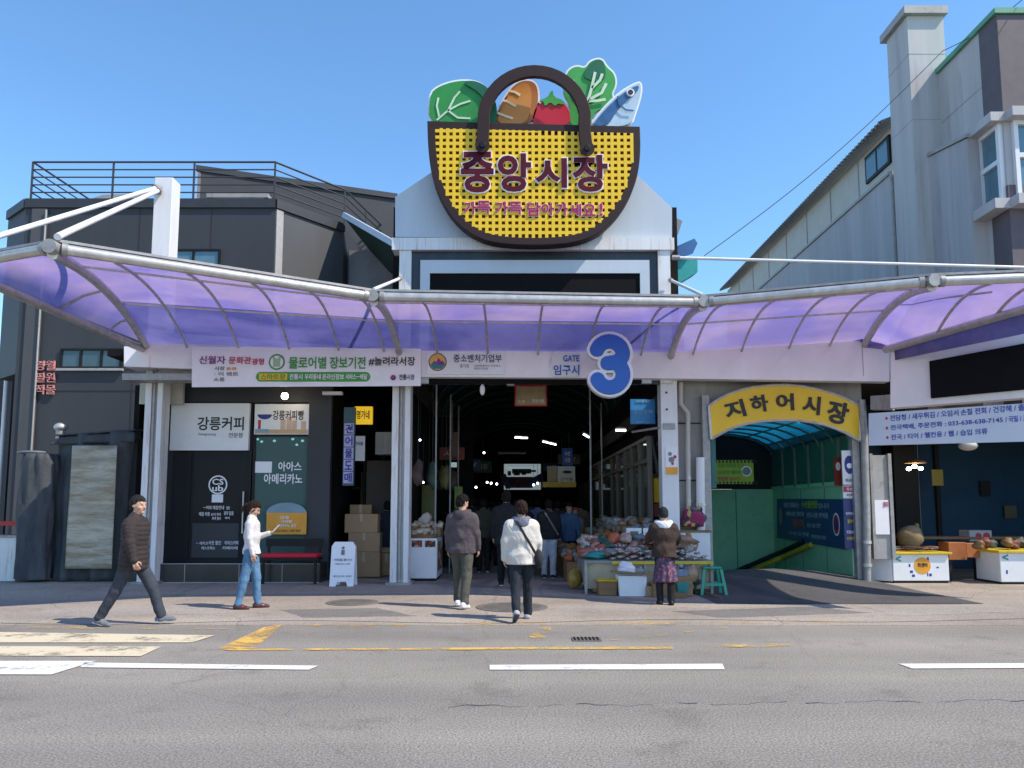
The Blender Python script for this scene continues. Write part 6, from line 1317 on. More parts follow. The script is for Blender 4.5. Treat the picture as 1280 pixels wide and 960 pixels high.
pipe('bent grey drainpipe at the outer post of the basement arch', [P(1077,500,15.25),P(1080,540,15.25),P(1083,640,15.25),P(1084,735,15.25)], .075, 'galv')
lump('rag_bundle','bundle of magenta and yellow rags on the white shelf cabinet','rags',(P(868,655,15.3).x,15.3,P(868,660,15.3).z+.2),(.24,.14,.22),cells('bright rags',[(.3,.02,.1),(.05,.03,.06),(.5,.4,.1),(.25,.03,.08),(.1,.1,.15)],9),33,.2)
wsf = thing('white_cabinet','white shelf cabinet with a wooden top under the rag bundle','cabinet',(P(872,690,15.2).x,15.3,0)); X0,X1,Z0,Z1 = rect(851,663,888,700,15.1); MB().box(X0,X1,15.1,15.5,.5,Z1-.04).build('body', M['enamel'], wsf, bevel=.01); MB().box(X0-.03,X1+.03,15.07,15.52,Z1-.039,Z1).build('top', M['wood'], wsf)
MB().box(X0,X0+.04,15.12,15.16,0,.5).build('leg', M['galv'], wsf); MB().box(X1-.04,X1,15.12,15.16,0,.5).build('leg', M['galv'], wsf)

# ------------------------------------------------------------------ arched entrance down to the basement market
en = thing('basement_entrance', 'arched entrance with mint green walls and stairs down to the basement market', 'entrance', ((SW0+SW1)/2,15.6,0))
xa, xb = SW0, SW1; ye = 20.4
MB().box(xa-.1,xa,15.75,ye,-3.2,2.05).build('wall', M['greenwall'], en); MB().box(xb,xb+.1,15.75,ye,-3.2,2.05).build('wall', M['greenwall'], en); MB().box(xa-.1,xb+.1,ye,ye+.1,-3.2,2.05).build('wall', M['greenwall'], en)
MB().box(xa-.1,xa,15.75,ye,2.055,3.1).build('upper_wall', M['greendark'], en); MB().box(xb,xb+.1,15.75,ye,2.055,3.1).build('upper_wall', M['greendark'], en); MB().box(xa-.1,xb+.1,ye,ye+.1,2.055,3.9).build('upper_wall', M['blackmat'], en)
m = MB()
upm = mat('grey green post',(.12,.17,.14),.6)
for k in range(5): y = 16.1+.85*k; MB().box(xb-.05,xb-.002,y,y+.06,2.06,3.05).build('upright', upm, en); MB().box(xa+.002,xa+.05,y,y+.06,2.06,3.05).build('upright', upm, en)
for y_ in (17.0,18.4,19.6): MB().box(xb-.004,xb-.001,y_,y_+.02,-1.5,2.0).build('wall_joint', M['greendark'], en)
for x_ in (5.0,6.1): MB().box(x_,x_+.02,ye-.004,ye-.001,-1.5,2.0).build('wall_joint', M['greendark'], en)
m = MB(); m.box(xb-.03,xb-.001,15.8,ye,2.03,2.12); m.build('coping', M['greenwall'], en)
st_ = thing('stairway','concrete stairs descending between the mint green walls','stairs',((xa+xb)/2,18,0))
m = MB()
for k in range(13): m.box(xa,xb,16.3+.3*k,ye,-.17*(k+1)-.17,-.17*(k+1)+.0)
m.box(xa,xb,15.75,16.3,-.4,-.02); m.build('tread', M['wallgrey'], st_)
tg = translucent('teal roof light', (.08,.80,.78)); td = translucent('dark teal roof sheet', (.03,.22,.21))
def arch(y0,y1,a0,a1,m_,name,dz=0,n=6,lift=.0):
    m = MB(); vs = []; cx=(xa+xb)/2; hw=(xb-xa)/2+.08
    for y in (y0,y1):
        for k in range(n+1): a = a0+(a1-a0)*k/n; vs.append((cx-hw*math.cos(a), y, 2.98+.62*math.sin(a)+dz))
    m.add(vs,[(k,k+1,n+2+k,n+1+k) for k in range(n)]); return m.build(name, m_, en)
seg = 6
for j in range(6):
    y0_ = 15.72+.78*j
    for k in range(seg):
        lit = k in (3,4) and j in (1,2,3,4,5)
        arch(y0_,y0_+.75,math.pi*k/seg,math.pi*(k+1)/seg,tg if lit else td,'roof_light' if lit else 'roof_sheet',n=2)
m = MB(); cx=(xa+xb)/2; hw=(xb-xa)/2+.02
for j in range(7): y = 15.70+.78*j; m.tube([(cx-hw*math.cos(math.pi*k/12),y,2.95+.6*math.sin(math.pi*k/12)) for k in range(13)],.028,6)
for k in range(1,6): a = math.pi*k/6; m.tube([(cx-hw*math.cos(a),15.7,2.95+.6*math.sin(a)),(cx-hw*math.cos(a),ye,2.95+.6*math.sin(a))],.02,5)
m.build('roof_truss', mat('teal grey truss',(.07,.15,.15),.5), en)
MB().tube([PX(1014,681,SW1-.06), PX(978,697,SW1-.06), P(932,716,ye-.05)],.06,8).build('handrail', M['stripeyellow'], en); MB().tube([PX(1004,677,SW1-.05), PX(976,690,SW1-.05), P(916,716,ye-.05)],.06,8).build('handrail', M['black'], en)
# frame and yellow arch sign
ey = 15.32
m = MB(); X0,X1,_,_ = rect(880,600,889,600,ey); zz0 = P(885,500,ey).z; m.box(X0,X1,ey,ey+.15,0,zz0+.1); m.build('post', M['galv'], en)
X0,X1,_,_ = rect(1068,620,1077,620,ey); m = MB(); m.box(X0,X1,ey,ey+.15,0,P(1075,510,ey).z); m.build('post', M['galv'], en)
X0,X1,Z0,Z1 = rect(889,548,895,610,ey+.05); m = MB(); m.box(X0,X1,ey+.05,ey+.1,Z0,Z1); m.build('side_flap', M['tealdark'], en)
asg = thing('arch_sign','yellow arched sign with black lettering over the basement entrance','sign',P(980,520,ey))
ou = [(886,507),(898,499),(909,493),(925,487.5),(942,483.6),(963,481.6),(984,481),(1004,483),(1024,487),(1041,492),(1057,498),(1075,508)]
il = [(1075,551),(1057,541),(1044,535.5),(1030,531),(1016,528),(1001,526),(985,525.3),(968,525.6),(951,527),(935,529.5),(922,533),(909,537.7),(889,549)]
pts = [P(x,y,ey-.06) for x,y in ou+il]; MB().prism(pts,(0,.1,0)).build('panel', M['signyellow'], asg)
m = MB(); m.tube([P(x,y,ey-.05) for x,y in ou],.03,8); m.tube([P(x,y,ey-.05) for x,y in il],.03,8); m.tube([P(*ou[0],ey-.05),P(*il[-1],ey-.05)],.03,8); m.tube([P(*ou[-1],ey-.05),P(*il[0],ey-.05)],.03,8); m.build('rim', M['steel'], asg, smooth=True)
m = MB(); fr = FR(ey-.06)
for s,a0,b0,a1,b1,ro in (('지',906,501,931,523,14),('하',938,494,960,515,7),('어',970,492,992,513,1),('시',1003,495,1025,518,-7),('장',1034,502,1060,530,-13)):
    X0,X1,Z0,Z1 = rect(a0,b0,a1,b1,ey-.06); m.text(s,fr,X0,X1,Z0,Z1,n0=.004,depth=.025,bold=.030,rot=R_(ro))
m.build('lettering', M['ink'], asg)
gbn = sign('hazard_banner','lime yellow banner with dark lettering hanging deep in the basement entrance','banner',(894,575,942,605),18.4,M['limegreen'],.03); letters(gbn,18.39,[('지하 어시장 입구',897,579,930,585),('신선한 활어회',897,588,930,593)],M['inkgreen'],bold=.015); letters(gbn,18.39,[('영업중 입니다',897,596,925,601)],M['inkred'],bold=.01)
q = P(933,589,18.39); m = MB(); m.disc(FR(18.39),q.x,q.z,.13,.003,.008); o = m.build('emblem', M['ltwhite'], gbn); MB().disc(FR(18.39),q.x,q.z,.10,.008,.011).build('emblem_face', M['inkgrey'], o)
m = MB(); X0,X1,Z0,Z1 = rect(894,575,942,605,18.39)
for k in range(12): m.box(X0+.09*k,X0+.09*k+.045,18.382,18.388,Z1-.07,Z1-.005); m.box(X0+.09*k,X0+.09*k+.045,18.382,18.388,Z0+.005,Z0+.06)
m.build('hazard_edge', M['ink'], gbn)
# banner on the green wall
wx = SW1-.04; bb = thing('wall_banner','dark blue banner with pale lettering on the mint green stair wall','banner',(wx,17.5,.6))
pa = PX(971,623.5,wx); pb = PX(1057,624,wx); pc = PX(1057,687,wx); pd = PX(971,672,wx)
m = MB(); m.prism([pa,pb,pc,pd],(.03,0,0)); m.build('sheet', M['poster_blue'], bb)
O_ = Vector((wx,pa.y,pd.z)); Rv = Vector((0,pb.y-pa.y,0)); L_ = Rv.length; Rv.normalize(); fr = (O_,Rv,Vector((0,0,1)),Vector((-1,0,0))); H_ = pa.z-pd.z
def lines(lst,mm,nm='lettering',bold=.01):
    for s,a,b,c,d in lst: MB().text(s,fr,a*L_,c*L_,d*H_*1.0,b*H_,n0=.004,depth=.004,bold=bold).build(nm,mm,bb)
lines([('저희가게에서는',.12,.90,.38,.76),('입니다',.66,.87,.80,.75),('지하어시장',.16,.68,.31,.56),('활어회',.33,.68,.44,.56),('전통시장 한마음',.48,.66,.78,.54),('싱싱한',.48,.42,.68,.32),('오시는길 안내',.2,.20,.5,.10),('환영합니다',.54,.16,.74,.07)],mat('pale blue print',(.3,.42,.5),.5))
lines([('수산물전문',.41,.93,.65,.76)],mat('lime print',(.25,.42,.02),.5),bold=.03); lines([('활어',.26,.5,.44,.30)],mat('red print',(.45,.08,.05),.5),bold=.02)
m = MB(); m.disc(fr,L_*.88,H_*.42,.17,.003,.008,ry=.25); o = m.build('emblem', M['ltwhite'], bb); m = MB(); m.disc(fr,L_*.88,H_*.42,.14,.008,.011,ry=.21); m.build('emblem_ring', M['inkred'], o); m = MB(); m.disc(fr,L_*.88,H_*.42,.09,.011,.014,ry=.14); m.build('emblem_face', M['inknavy'], o)
m = MB(); m.disc(fr,L_*.06,H_*.55,.12,.003,.006,ry=.22); m.build('seal', M['inkgrey'], bb)
ps = sign('pillar_sign','narrow white sign with a round blue emblem on the outer post of the arch','sign',(1053,563,1071,606),15.4,M['board'],.04); q = P(1061.5,581,15.4); fr = FR(15.4); m = MB(); m.disc(fr,q.x,q.z,.10,.002,.006,ry=.19); o = m.build('emblem', M['inknavy'], ps); m = MB(); m.disc(fr,q.x,q.z-.02,.055,.006,.009); m.build('emblem_face', M['ltwhite'], o); letters(ps,15.4,[('어시장',1057,598,1068,603)],M['ink'],bold=.01)
ps2 = sign('pillar_sign','narrow red and white arrow sign under the round emblem sign','sign',(1054,607,1071,623),15.41,M['board'],.04); a0,a1,b0,b1 = rect(1054.5,608,1070.5,615,15.4); MB().box(a0,a1,15.404,15.409,b0,b1).build('red_band', M['inkred'], ps2); letters(ps2,15.402,[('회센터',1058,609.5,1068,613.5)],M['ltwhite'],bold=.01); letters(ps2,15.41,[('지하',1058,617,1067,621)],M['inknavy'],bold=.01)
ps3 = sign('pillar_sign','narrow navy sign with yellow lettering at the foot of the arch post','sign',(1055,624,1072,686),15.42,mat('navy board',(.02,.035,.16),.4),.04); letters(ps3,15.41,[('지하어시장',1057,640,1070,644),('영업시간',1058,663,1069,667)],M['ltwhite'],bold=.01); letters(ps3,15.41,[('활어회',1059,649,1068,654),('전문점',1058,671,1069,675)],M['signyellow'],bold=.01)
rn = sign('wall_notice','red and white safety notice on the dark upper wall of the entrance','notice',(1043,572,1052,607),16.0,mat('dull red notice',(.28,.03,.02),.5),.03); q = P(1047.5,583,16.0); MB().disc(FR(16.0),q.x,q.z,.05,.002,.005,ry=.09).build('emblem', M['ltwhite'], rn)

# ------------------------------------------------------------------ shop with the white and blue banner, under its black panel
A_ = Vector((P(1087,536,15.0).x,15.0,0)); B_ = Vector((P(1280,528,13.1).x,13.1,0)); Rr = (B_-A_); Rr.normalize(); Nn = Vector((Rr.y,-Rr.x,0))
def plane_hit(px,py,off=0.0):
    d = ray(px,py); p0 = A_+Nn*off; o = Vector((0,0,CAMZ)); t = (p0-o).dot(Nn)/d.dot(Nn); return o+d*t
def ru(px,py,off=0.0):
    p = plane_hit(px,py,off); return (p-A_-Nn*off).dot(Rr), p.z
frs_ = (A_,Rr,Vector((0,0,1)),Nn)
sb_ = thing('shop_banner','long white banner with blue lettering over the corner fish shop','banner',A_+Vector((0,0,2.8)))
ext = [(1087,517),(1400,497),(1400,549),(1087,557)]
m = MB(); m.prism([plane_hit(x,y,.02) for x,y in ext],Nn*.05); m.build('board', mat('bluish white board',(.62,.68,.78),.4,var=.05), sb_)
def rowtext(items, mm, par, off, bold=.012, nm='lettering'):
    for s,x0_,y0_,x1_,y1_ in items:
        r0 = ru(x0_,530,off)[0]; r1 = ru(x1_,530,off)[0]; ub = ru(1087,557)[1]; ut = ru(1087,517)[1]; u0 = ub+(ut-ub)*y0_; u1 = ub+(ut-ub)*y1_; MB().text(s,(A_+Nn*off,Rr,Vector((0,0,1)),Nn),r0,r1,u0,u1,n0=.003,depth=.004,bold=bold).build(nm,mm,par)
rowtext([('전담청 / 새우튀김 / 오임서',1113,.70,1199,.88),('손질 전회 / 건강해 / 졸던',1202,.70,1290,.88),('전국택배, 주문전화 : 033-638-638-7145',1113,.41,1254,.58),('/ 국밀 / 포장',1257,.41,1292,.58),('전국 / 티어 / 웰컨용 / 웹 / 습입 의류',1113,.12,1234,.29)],mat('blue lettering',(.04,.07,.42),.5),sb_,.072,.016)
rowtext([('ㆍ',1107,.75,1110,.84),('ㆍ',1107,.45,1110,.54),('ㆍ',1107,.16,1110,.25)],M['inkred'],sb_,.072,.05,'bullet')
fsb = thing('shop_fascia','white fascia panel with a long black screen above the white and blue banner','fascia',A_+Vector((0,0,3.5)))
m = MB(); m.prism([plane_hit(x,y,.12) for x,y in ((1113,436),(1400,383),(1400,488),(1113,510))],Nn*-.3); m.build('panel', M['fascia'], fsb)
m = MB(); m.prism([plane_hit(x,y,.125) for x,y in ((1163,452),(1400,408),(1400,476),(1165,498))],Nn*.07); m.build('black_screen', M['led'], fsb)
m = MB(); m.prism([plane_hit(x,y,-.1) for x,y in ((1088,495),(1114,493),(1114,512),(1088,512))],Nn*-.2); m.build('soffit_panel', M['wallgrey'], fsb)
# interior of the corner shop
cr_ = thing('corner_shop','dim blue walled fish shop behind white counters','shop',(9,17,0))
MB().box(7.25,14,19.2,19.3,0,4.2).build('back_wall', M['blueroom'], cr_); MB().box(7.23,7.30,15.7,19.2,0,4.2).build('side_wall', M['blackmat'], cr_); MB().box(7.25,14,15.2,19.3,4.2,4.35).build('ceiling', M['blackmat'], cr_); MB().box(13.9,14,13,19.2,0,4.2).build('side_wall', M['blueroom'], cr_)
m = MB(); q = P(1170,600,19.1); m.box(q.x,q.x+.1,19.1,19.19,0,4.2); q = P(1135,600,19.1); m.box(q.x-.6,q.x,18.6,19.19,0,4.2); m.build('pier', M['blackmat'], cr_)
dp = thing('folding_door','narrow grey door panel with a white notice beside the corner shop','door',(P(1100,690,15.5).x,15.5,0)); X0,X1,_,_ = rect(1089,600,1113,600,15.5); MB().box(X0,X1,15.5,15.54,.5,P(1100,569,15.5).z).build('panel', M['greytrim'], dp); m = MB(); m.box(X1-.05,X1+.02,15.46,15.56,.5,P(1100,567,15.5).z); m.box(X0-.03,X0+.03,15.46,15.56,.5,P(1100,567,15.5).z); m.build('stile', M['galv'], dp)
a0,a1,b0,b1 = rect(1091,625,1111,668,15.48); MB().box(a0,a1,15.47,15.48,b0,b1).build('notice', M['vinyl'], dp); letters(dp,15.468,[('공지',1104,627,1110,634)],M['inkred'],bold=.02)
def fishcounter(label, px0, px1, ptop, pbot, Y, depth, seed, logo=True):
    X0,X1,_,Z1 = rect(px0,ptop,px1,pbot,Y); t = thing('shop_counter',label,'counter',((X0+X1)/2,Y,0))
    MB().box(X0,X1,Y,Y+depth,.05,Z1-.05).build('body', M['enamel'], t, bevel=.012); MB().box(X0-.05,X1+.05,Y-.06,Y+depth,Z1-.049,Z1).build('top', M['stripeyellow'], t, bevel=.008); MB().box(X0+.02,X1-.02,Y+.02,Y+depth,0,.05).build('plinth', M['blackmat'], t)
    fr = FR(Y)
    if logo:
        cx=(X0+X1)/2+.03; m = MB(); m.disc(fr,cx,.36,.17,.001,.006); o = m.build('emblem', M['orange'], t); m = MB(); m.text('회센터',fr,cx-.1,cx+.1,.33,.42,n0=.008,depth=.003,bold=.02); m.build('lettering', M['ink'], o)
    m = MB(); r2 = random.Random(seed)
    for k in range(7): x=r2.uniform(X0+.1,X1-.1); z=r2.uniform(.12,Z1-.12); m.obox(fr,x,x+r2.uniform(.02,.06),z,z+r2.uniform(.02,.08),.001,.004)
    m.build('mark', M['inknavy'], t)
    m = MB(); m.text('<',fr,X0+.05,X0+.17,Z1-.2,Z1-.08,n0=.002,bold=.03); m.build('symbol', mat('teal mark',(.02,.25,.22),.5), t)
    return X0,X1,Z1
X0,X1,Z1 = fishcounter('white fish counter with an orange round emblem beside the arch post',1116,1186,690,721,15.55,.8,3)
MB_ = thing('shop_counter','angled white end counter against the grey door panel','counter',(X0-.25,15.6,0)); MB().prism([(X0-.42,15.95,.04),(X0-.01,15.56,.04),(X0-.01,16.3,.04),(X0-.42,16.3,.04)],(0,0,Z1-.1)).build('body', M['enamel'], MB_); MB().prism([(X0-.46,15.92,Z1-.05),(X0-.06,15.5,Z1-.05),(X0-.06,16.3,Z1-.05),(X0-.46,16.3,Z1-.05)],(0,0,.05)).build('top', M['stripeyellow'], MB_)
redfish = mat('reddish fish',(.26,.09,.06),.4,var=.5,scale=10); darkfish = mat('dark fish',(.06,.055,.06),.35,var=.4,scale=10)
pf2 = None
for k in range(26):
    loc = (X0-.3+rd.uniform(0,X1-X0+.2), 15.62+rd.uniform(0,.55), Z1+.004+rd.uniform(0,.06)); rz = rd.uniform(-.6,.6)+(0 if rd.random()<.6 else 2.2)
    if pf2 is None:
        pf2 = thing('fresh_fish','reddish or dark fresh fish heaped on the white counter','fish',loc,'fresh fish on the white counters')
        for o in pf.children: c_ = o.copy(); c_.data = o.data.copy(); c_.data.materials.clear(); c_.data.materials.append(redfish); COL.objects.link(c_); c_.parent = pf2
        pf2.rotation_euler.z = rz; pf3 = dup(pf2,(loc[0]+.1,loc[1]+.1,loc[2]),1.0)
        for c_ in pf3.children: c_.data = c_.data.copy(); c_.data.materials.clear(); c_.data.materials.append(darkfish)
    else: dup(pf2 if rd.random()<.6 else pf3, loc, rz)
lump('straw_bag','pale straw bag standing on the white counter in the corner shop','bag',(P(1138,665,16.2).x,16.2,Z1+.28),(.28,.22,.26),mat('straw bag',(.27,.19,.10),.8,var=.3,scale=8),41,.1)
X0b,X1b,Z1b = fishcounter('second white fish counter at the edge of the corner shop',1250,1330,688,719,15.3,.8,5,False)
tag_w = [mat('mixed stock a',(.20,.11,.035),.6,var=.5,scale=12,bump=.4),mat('mixed stock b',(.16,.045,.03),.6,var=.5,scale=12,bump=.4),mat('mixed stock c',(.05,.065,.04),.6,var=.5,scale=12,bump=.4)]
for k in range(9):
    lump('goods_bag',['amber','dull red','dark green'][k%3]+' bag %s on the second white counter' % ['at the near corner','beside the near corner','toward the middle','in the middle','past the middle','toward the shop pillar','near the shop pillar','next to the far end','at the far end'][k],'bag',(X0b-.25+.2*k,15.55+.12*(k%3),Z1b+.09+.05*(k%2)),(.11,.10,.10),tag_w[k%3],50+k,.2)
oc = thing('orange_crate','orange crate of goods on dark legs between the two white counters','crate',(P(1205,690,15.9).x,15.9,0)); X0,X1,Z0,Z1c = rect(1186,678,1233,700,15.9); MB().box(X0,X0+.38,15.9,16.3,Z0,Z1c).build('box', mat('dull orange crate',(.38,.12,.03),.6,var=.3), oc, bevel=.01); MB().box(X0+.39,X1,15.92,16.3,Z0+.05,Z1c-.02).build('carton', mat('orange carton',(.45,.16,.05),.6), oc, bevel=.01)
for x in (X0+.05,X1-.05): MB().box(x-.03,x+.03,15.95,16.25,0,Z0).build('leg', M['blackmat'], oc)
wcn = thing('foam_carton','white carton with red print on a shelf behind the orange crate','box',(P(1227,668,16.8).x,16.8,.9)); X0,X1,Z0,Z1c = rect(1212,663,1240,677,16.8); MB().box(X0,X1,16.8,17.2,Z0,Z1c).build('carton', mat('dull white carton',(.45,.44,.45),.7), wcn, bevel=.01); m = MB(); fr = FR(16.8); m.disc(fr,X0+.2,(Z0+Z1c)/2,.07,.001,.004); m.disc(fr,X0+.38,(Z0+Z1c)/2,.08,.001,.004); m.build('red_print', M['inkred'], wcn); 
MB_ = thing('back_shelf','dark wooden shelf along the blue wall of the corner shop','shelf',(9.5,17.0,0)); MB().box(8.6,12.5,16.78,17.4,.85,.9).build('board', M['wood'], MB_); m = MB(); m.box(8.65,8.72,16.8,17.3,0,.85); m.box(12.3,12.37,16.8,17.3,0,.85); m.build('leg', M['blackmat'], MB_)
yt = thing('side_table','dark table with a yellow label beside the second white counter','table',(P(1243,700,15.7).x,15.7,0)); X0,X1,Z0,Z1c = rect(1236,685,1254,722,15.7); MB().box(X0,X1,15.7,16.2,Z1c-.06,Z1c).build('top', M['stripeyellow'], yt); MB().box(X0+.04,X1-.02,15.75,16.15,.02,Z1c-.061).build('base', M['blackmat'], yt); a0,a1,b0,b1 = rect(1236,690,1251,695,15.68); MB().box(a0,a1,15.735,15.745,b0,b1).build('label_strip', M['signyellow'], yt)
lampc = thing('shop_lamp','cluster of three glowing bulbs on the ceiling of the corner shop','lamp',P(1145,582,17.5))
for px,py in ((1136,586),(1143,583),(1151,585.5)): MB().blob(P(px,py,17.5),(.055,.055,.045),10,8).build('globe', M['bulb'], lampc, smooth='all')
q = P(1144,578,17.5); MB().lathe((q.x,q.y,q.z),[(.24,-.02),(.2,.03),(.05,.06)],16).build('shade', M['wood'], lampc); MB().tube([q+Vector((0,0,.05)),q+Vector((0,0,1.2))],.012,6).build('stem', M['cable'], lampc)
sign('wall_notice','yellow notice on the dark pier inside the corner shop','notice',(1165,587,1179,607),18.4,mat('dull yellow notice',(.3,.22,.02),.5),.02)
sign('wall_picture','small dark framed picture on the blue wall','picture',(1226,601,1238,620),19.1,M['blackmat'],.03)
sign('wall_picture','small pale framed card on the blue wall near the second counter','picture',(1256,632,1271,648),19.1,mat('dim card',(.12,.10,.06),.5),.03)
fan = thing('ceiling_fan','beige round fan housing under the edge of the white and blue banner','fan',P(1208,556,15.6)); MB().blob(P(1210,557,15.6),(.2,.14,.11)).build('housing', M['creampanel'], fan, smooth='all'); MB().box(P(1195,556,15.6).x,P(1226,556,15.6).x,15.55,15.65,P(1210,552,15.6).z,P(1210,549,15.6).z).build('bracket', M['galv'], fan)

# ------------------------------------------------------------------ people
def skin_mat(): 
    m = mat('skin', (.50,.29,.20), .5, var=.08, scale=8); m.node_tree.nodes['Principled BSDF'].inputs['Subsurface Weight'].default_value = .1; return m
M['skin'] = skin_mat(); M['eye'] = mat('dark eye', (.02,.015,.012), .2); M['lip'] = mat('lips', (.36,.13,.11), .45)
M['hair'] = mat('dark hair', (.010,.008,.007), .8, var=.4, scale=30, stretch=(1,1,.2), bump=.4, bscale=60, spec=.12); M['hair_b'] = mat('brown dark hair', (.022,.012,.008), .8, var=.4, scale=30, stretch=(1,1,.2), bump=.4, bscale=60, spec=.15); M['hair_g'] = mat('greying hair', (.017,.016,.0155), .8, var=.6, scale=40, bump=.4, bscale=60, spec=.2)
def rotm(yaw, pitch):
    cy, sy = math.cos(yaw), math.sin(yaw); cp, sp = math.cos(pitch), math.sin(pitch)
    return np.array([[cy,-sy,0],[sy,cy,0],[0,0,1]]) @ np.array([[1,0,0],[0,cp,-sp],[0,sp,cp]])
def person(loc, rz, label, H=1.7, group=None, legs=((0,0,0),(0,0,0)), arms=((0,6,8),(0,6,8)), lean=0, yaw=0, pitch=0,
           top='jacket', topm=None, botm=None, shoem=None, hairm=None, hairstyle='short', hem=.80, bulk=1.0, res=.0095, puffer=False, skirt=None, hood=None, sole=None, legw=1.0, cuff=.10):
    s = H/1.70; yaw = R_(yaw); pitch = R_(pitch); lean = R_(lean)
    root = thing('person', label, 'person', (0,0,0), group)
    # --- skeleton
    hipz = .90*s; J = {}; low = 9
    for i, sd_ in enumerate((-1, 1)):
        a, b, fp = (R_(v) for v in legs[i]); hp = np.array([sd_*.088*s, 0, hipz])
        kn = hp + .43*s*np.array([sd_*.02, math.sin(a), -math.cos(a)]); an = kn + .40*s*np.array([0, math.sin(a-b), -math.cos(a-b)])
        toe = np.array([sd_*.12, math.cos(fp), -math.sin(fp)]); toe /= np.linalg.norm(toe); dn = np.array([0,-math.sin(fp),-math.cos(fp)])
        J[i] = [hp,kn,an,toe,dn]; low = min(low, (an+dn*.075*s+toe*-.04*s)[2], (an+dn*.075*s+toe*.17*s)[2])
    for i in (0,1):
        for k in range(3): J[i][k] = J[i][k]-np.array([0,0,low])
    hz = hipz-low
    def up(x, y, z): return np.array([x, y+math.sin(lean)*(z-hz), hz+(z-hz)*math.cos(lean)])   # leaned torso point
    shz = hz+.51*s; nk = up(0,-.005,hz+.57*s); hc = up(0,.02*s,hz+.70*s)
    A = {}
    for i, sd_ in enumerate((-1,1)):
        f, ab, el = (R_(v) for v in arms[i]); f += lean*.5
        sh_ = up(sd_*.175*s*min(bulk,1.08),0,shz)
        d1 = np.array([sd_*math.sin(ab), math.sin(f)*math.cos(ab), -math.cos(f)*math.cos(ab)]); e_ = sh_+.285*s*d1
        d2 = np.array([sd_*math.sin(ab)*.3-(.25*sd_ if el > 1 else 0), math.sin(f+el), -math.cos(f+el)]); d2 /= np.linalg.norm(d2); w_ = e_+.245*s*d2
        A[i] = [sh_,e_,w_,d2,f+el]
    # --- body: one continuous surface, fingers included
    pts_ = [J[i][k] for i in (0,1) for k in (0,1,2)]+[A[i][k] for i in (0,1) for k in (0,1,2)]+[hc]+[A[i][2]+A[i][3]*.2 for i in (0,1)]+[J[i][2]+J[i][3]*.24 for i in (0,1)]
    P_ = np.array(pts_); lo = P_.min(0)-.2; hi = P_.max(0)+.2; lo[2] = -.02; hi[2] = hc[2]+.2
    B = SDF(lo, hi, res)
    B.cone(up(0,0,hz-.0),up(0,.0,hz+.38*s),.085*s,.085*s,.05); B.cone(up(-.10*s,0,shz-.05),up(.10*s,0,shz-.05),.045*s,.045*s,.05)
    B.cone(up(0,-.01,shz),up(0,.01,hz+.62*s),.06*s,.052*s,.03)
    for i in (0,1):
        hp,kn,an,toe,dn = J[i]; B.cone(hp,kn,.075*s,.05*s,.03); B.cone(kn,an,.048*s,.034*s,.02); B.cone(an+dn*.035*s,an+dn*.045*s+toe*.09*s,.028*s,.022*s,.015)
        sh_,e_,w_,d2,fe = A[i]; B.cone(sh_*np.array([.9,1,1])-np.array([0,0,.03]),e_,.040*s,.035*s,.03); B.cone(e_,w_,.037*s,.026*s,.02)
        sd_ = (-1,1)[i]
        # hand: palm, four fingers of different length, thumb
        n_in = np.array([-sd_,0,0.]) if fe < 1.0 else np.array([0,0,1.]); sp = np.cross(n_in, d2)*(1 if fe < 1.0 else 1); 
        if fe < 1.0 and sp[1] < 0: sp = -sp
        if fe >= 1.0: sp = sp/np.linalg.norm(sp)*(-sd_ if (sp/np.linalg.norm(sp))[0]*sd_ > 0 else sd_); sp = sp/np.linalg.norm(sp)
        n_in = n_in-d2*(n_in@d2); n_in /= np.linalg.norm(n_in); sp = sp-d2*(sp@d2); sp /= np.linalg.norm(sp)
        B.cone(w_,w_+d2*.03*s,.025*s,.027*s,.015); B.cone(w_+d2*.035*s-sp*.018*s,w_+d2*.08*s-sp*.022*s,.018*s,.016*s,.012); B.cone(w_+d2*.035*s+sp*.016*s,w_+d2*.082*s+sp*.02*s,.019*s,.016*s,.012)
        for q,(o_,ln) in enumerate(((-.031,.058),(-.011,.072),(.010,.078),(.031,.068))):
            b0 = w_+d2*.085*s+sp*o_*s; b1 = b0+(d2*.85+n_in*.4)*ln*.55*s; b2 = b1+(d2*.45+n_in*.9)*ln*.45*s
            B.cone(b0,b1,.0098*s,.009*s,.004); B.cone(b1,b2,.009*s,.0078*s,.003)
        t0 = w_+d2*.03*s+sp*.025*s; t1 = t0+(d2*.6+sp*.75+n_in*.3)*.045*s; t2 = t1+(d2*.95+n_in*.35)*.032*s
        B.cone(t0,t1,.0125*s,.0105*s,.006); B.cone(t1,t2,.0105*s,.0085*s,.003)
    R3 = rotm(yaw, pitch); hl = lambda x,y,z: hc+R3@(np.array([x,y,z])*s)
    B.ell(hc+R3@np.array([0,-.012,.028])*s,(.076*s,.094*s,.092*s),.02,R3); B.ell(hl(0,.018,-.035),(.060*s,.070*s,.082*s),.03,R3)
    B.cone(hl(0,.088,.005),hl(0,.104,-.026),.009*s,.0135*s,.012)                     # nose
    B.cone(hl(-.034,.072,.026),hl(.034,.072,.026),.012*s,.012*s,.015)                  # brow
    for sd_ in (-1,1):
        B.ell(hl(sd_*.031,.086,.004),(.014*s,.012*s,.010*s),.01,R3,sub=True); B.ell(hl(sd_*.078,-.012,-.008),(.012*s,.020*s,.031*s),.006,R3); B.ell(hl(sd_*.042,.058,-.03),(.02*s,.02*s,.02*s),.02,R3)
    B.cone(hl(-.018,.084,-.058),hl(.018,.084,-.058),.0075*s,.0075*s,.006); B.cone(hl(0,.07,-.095),hl(0,.076,-.092),.018*s,.018*s,.02)
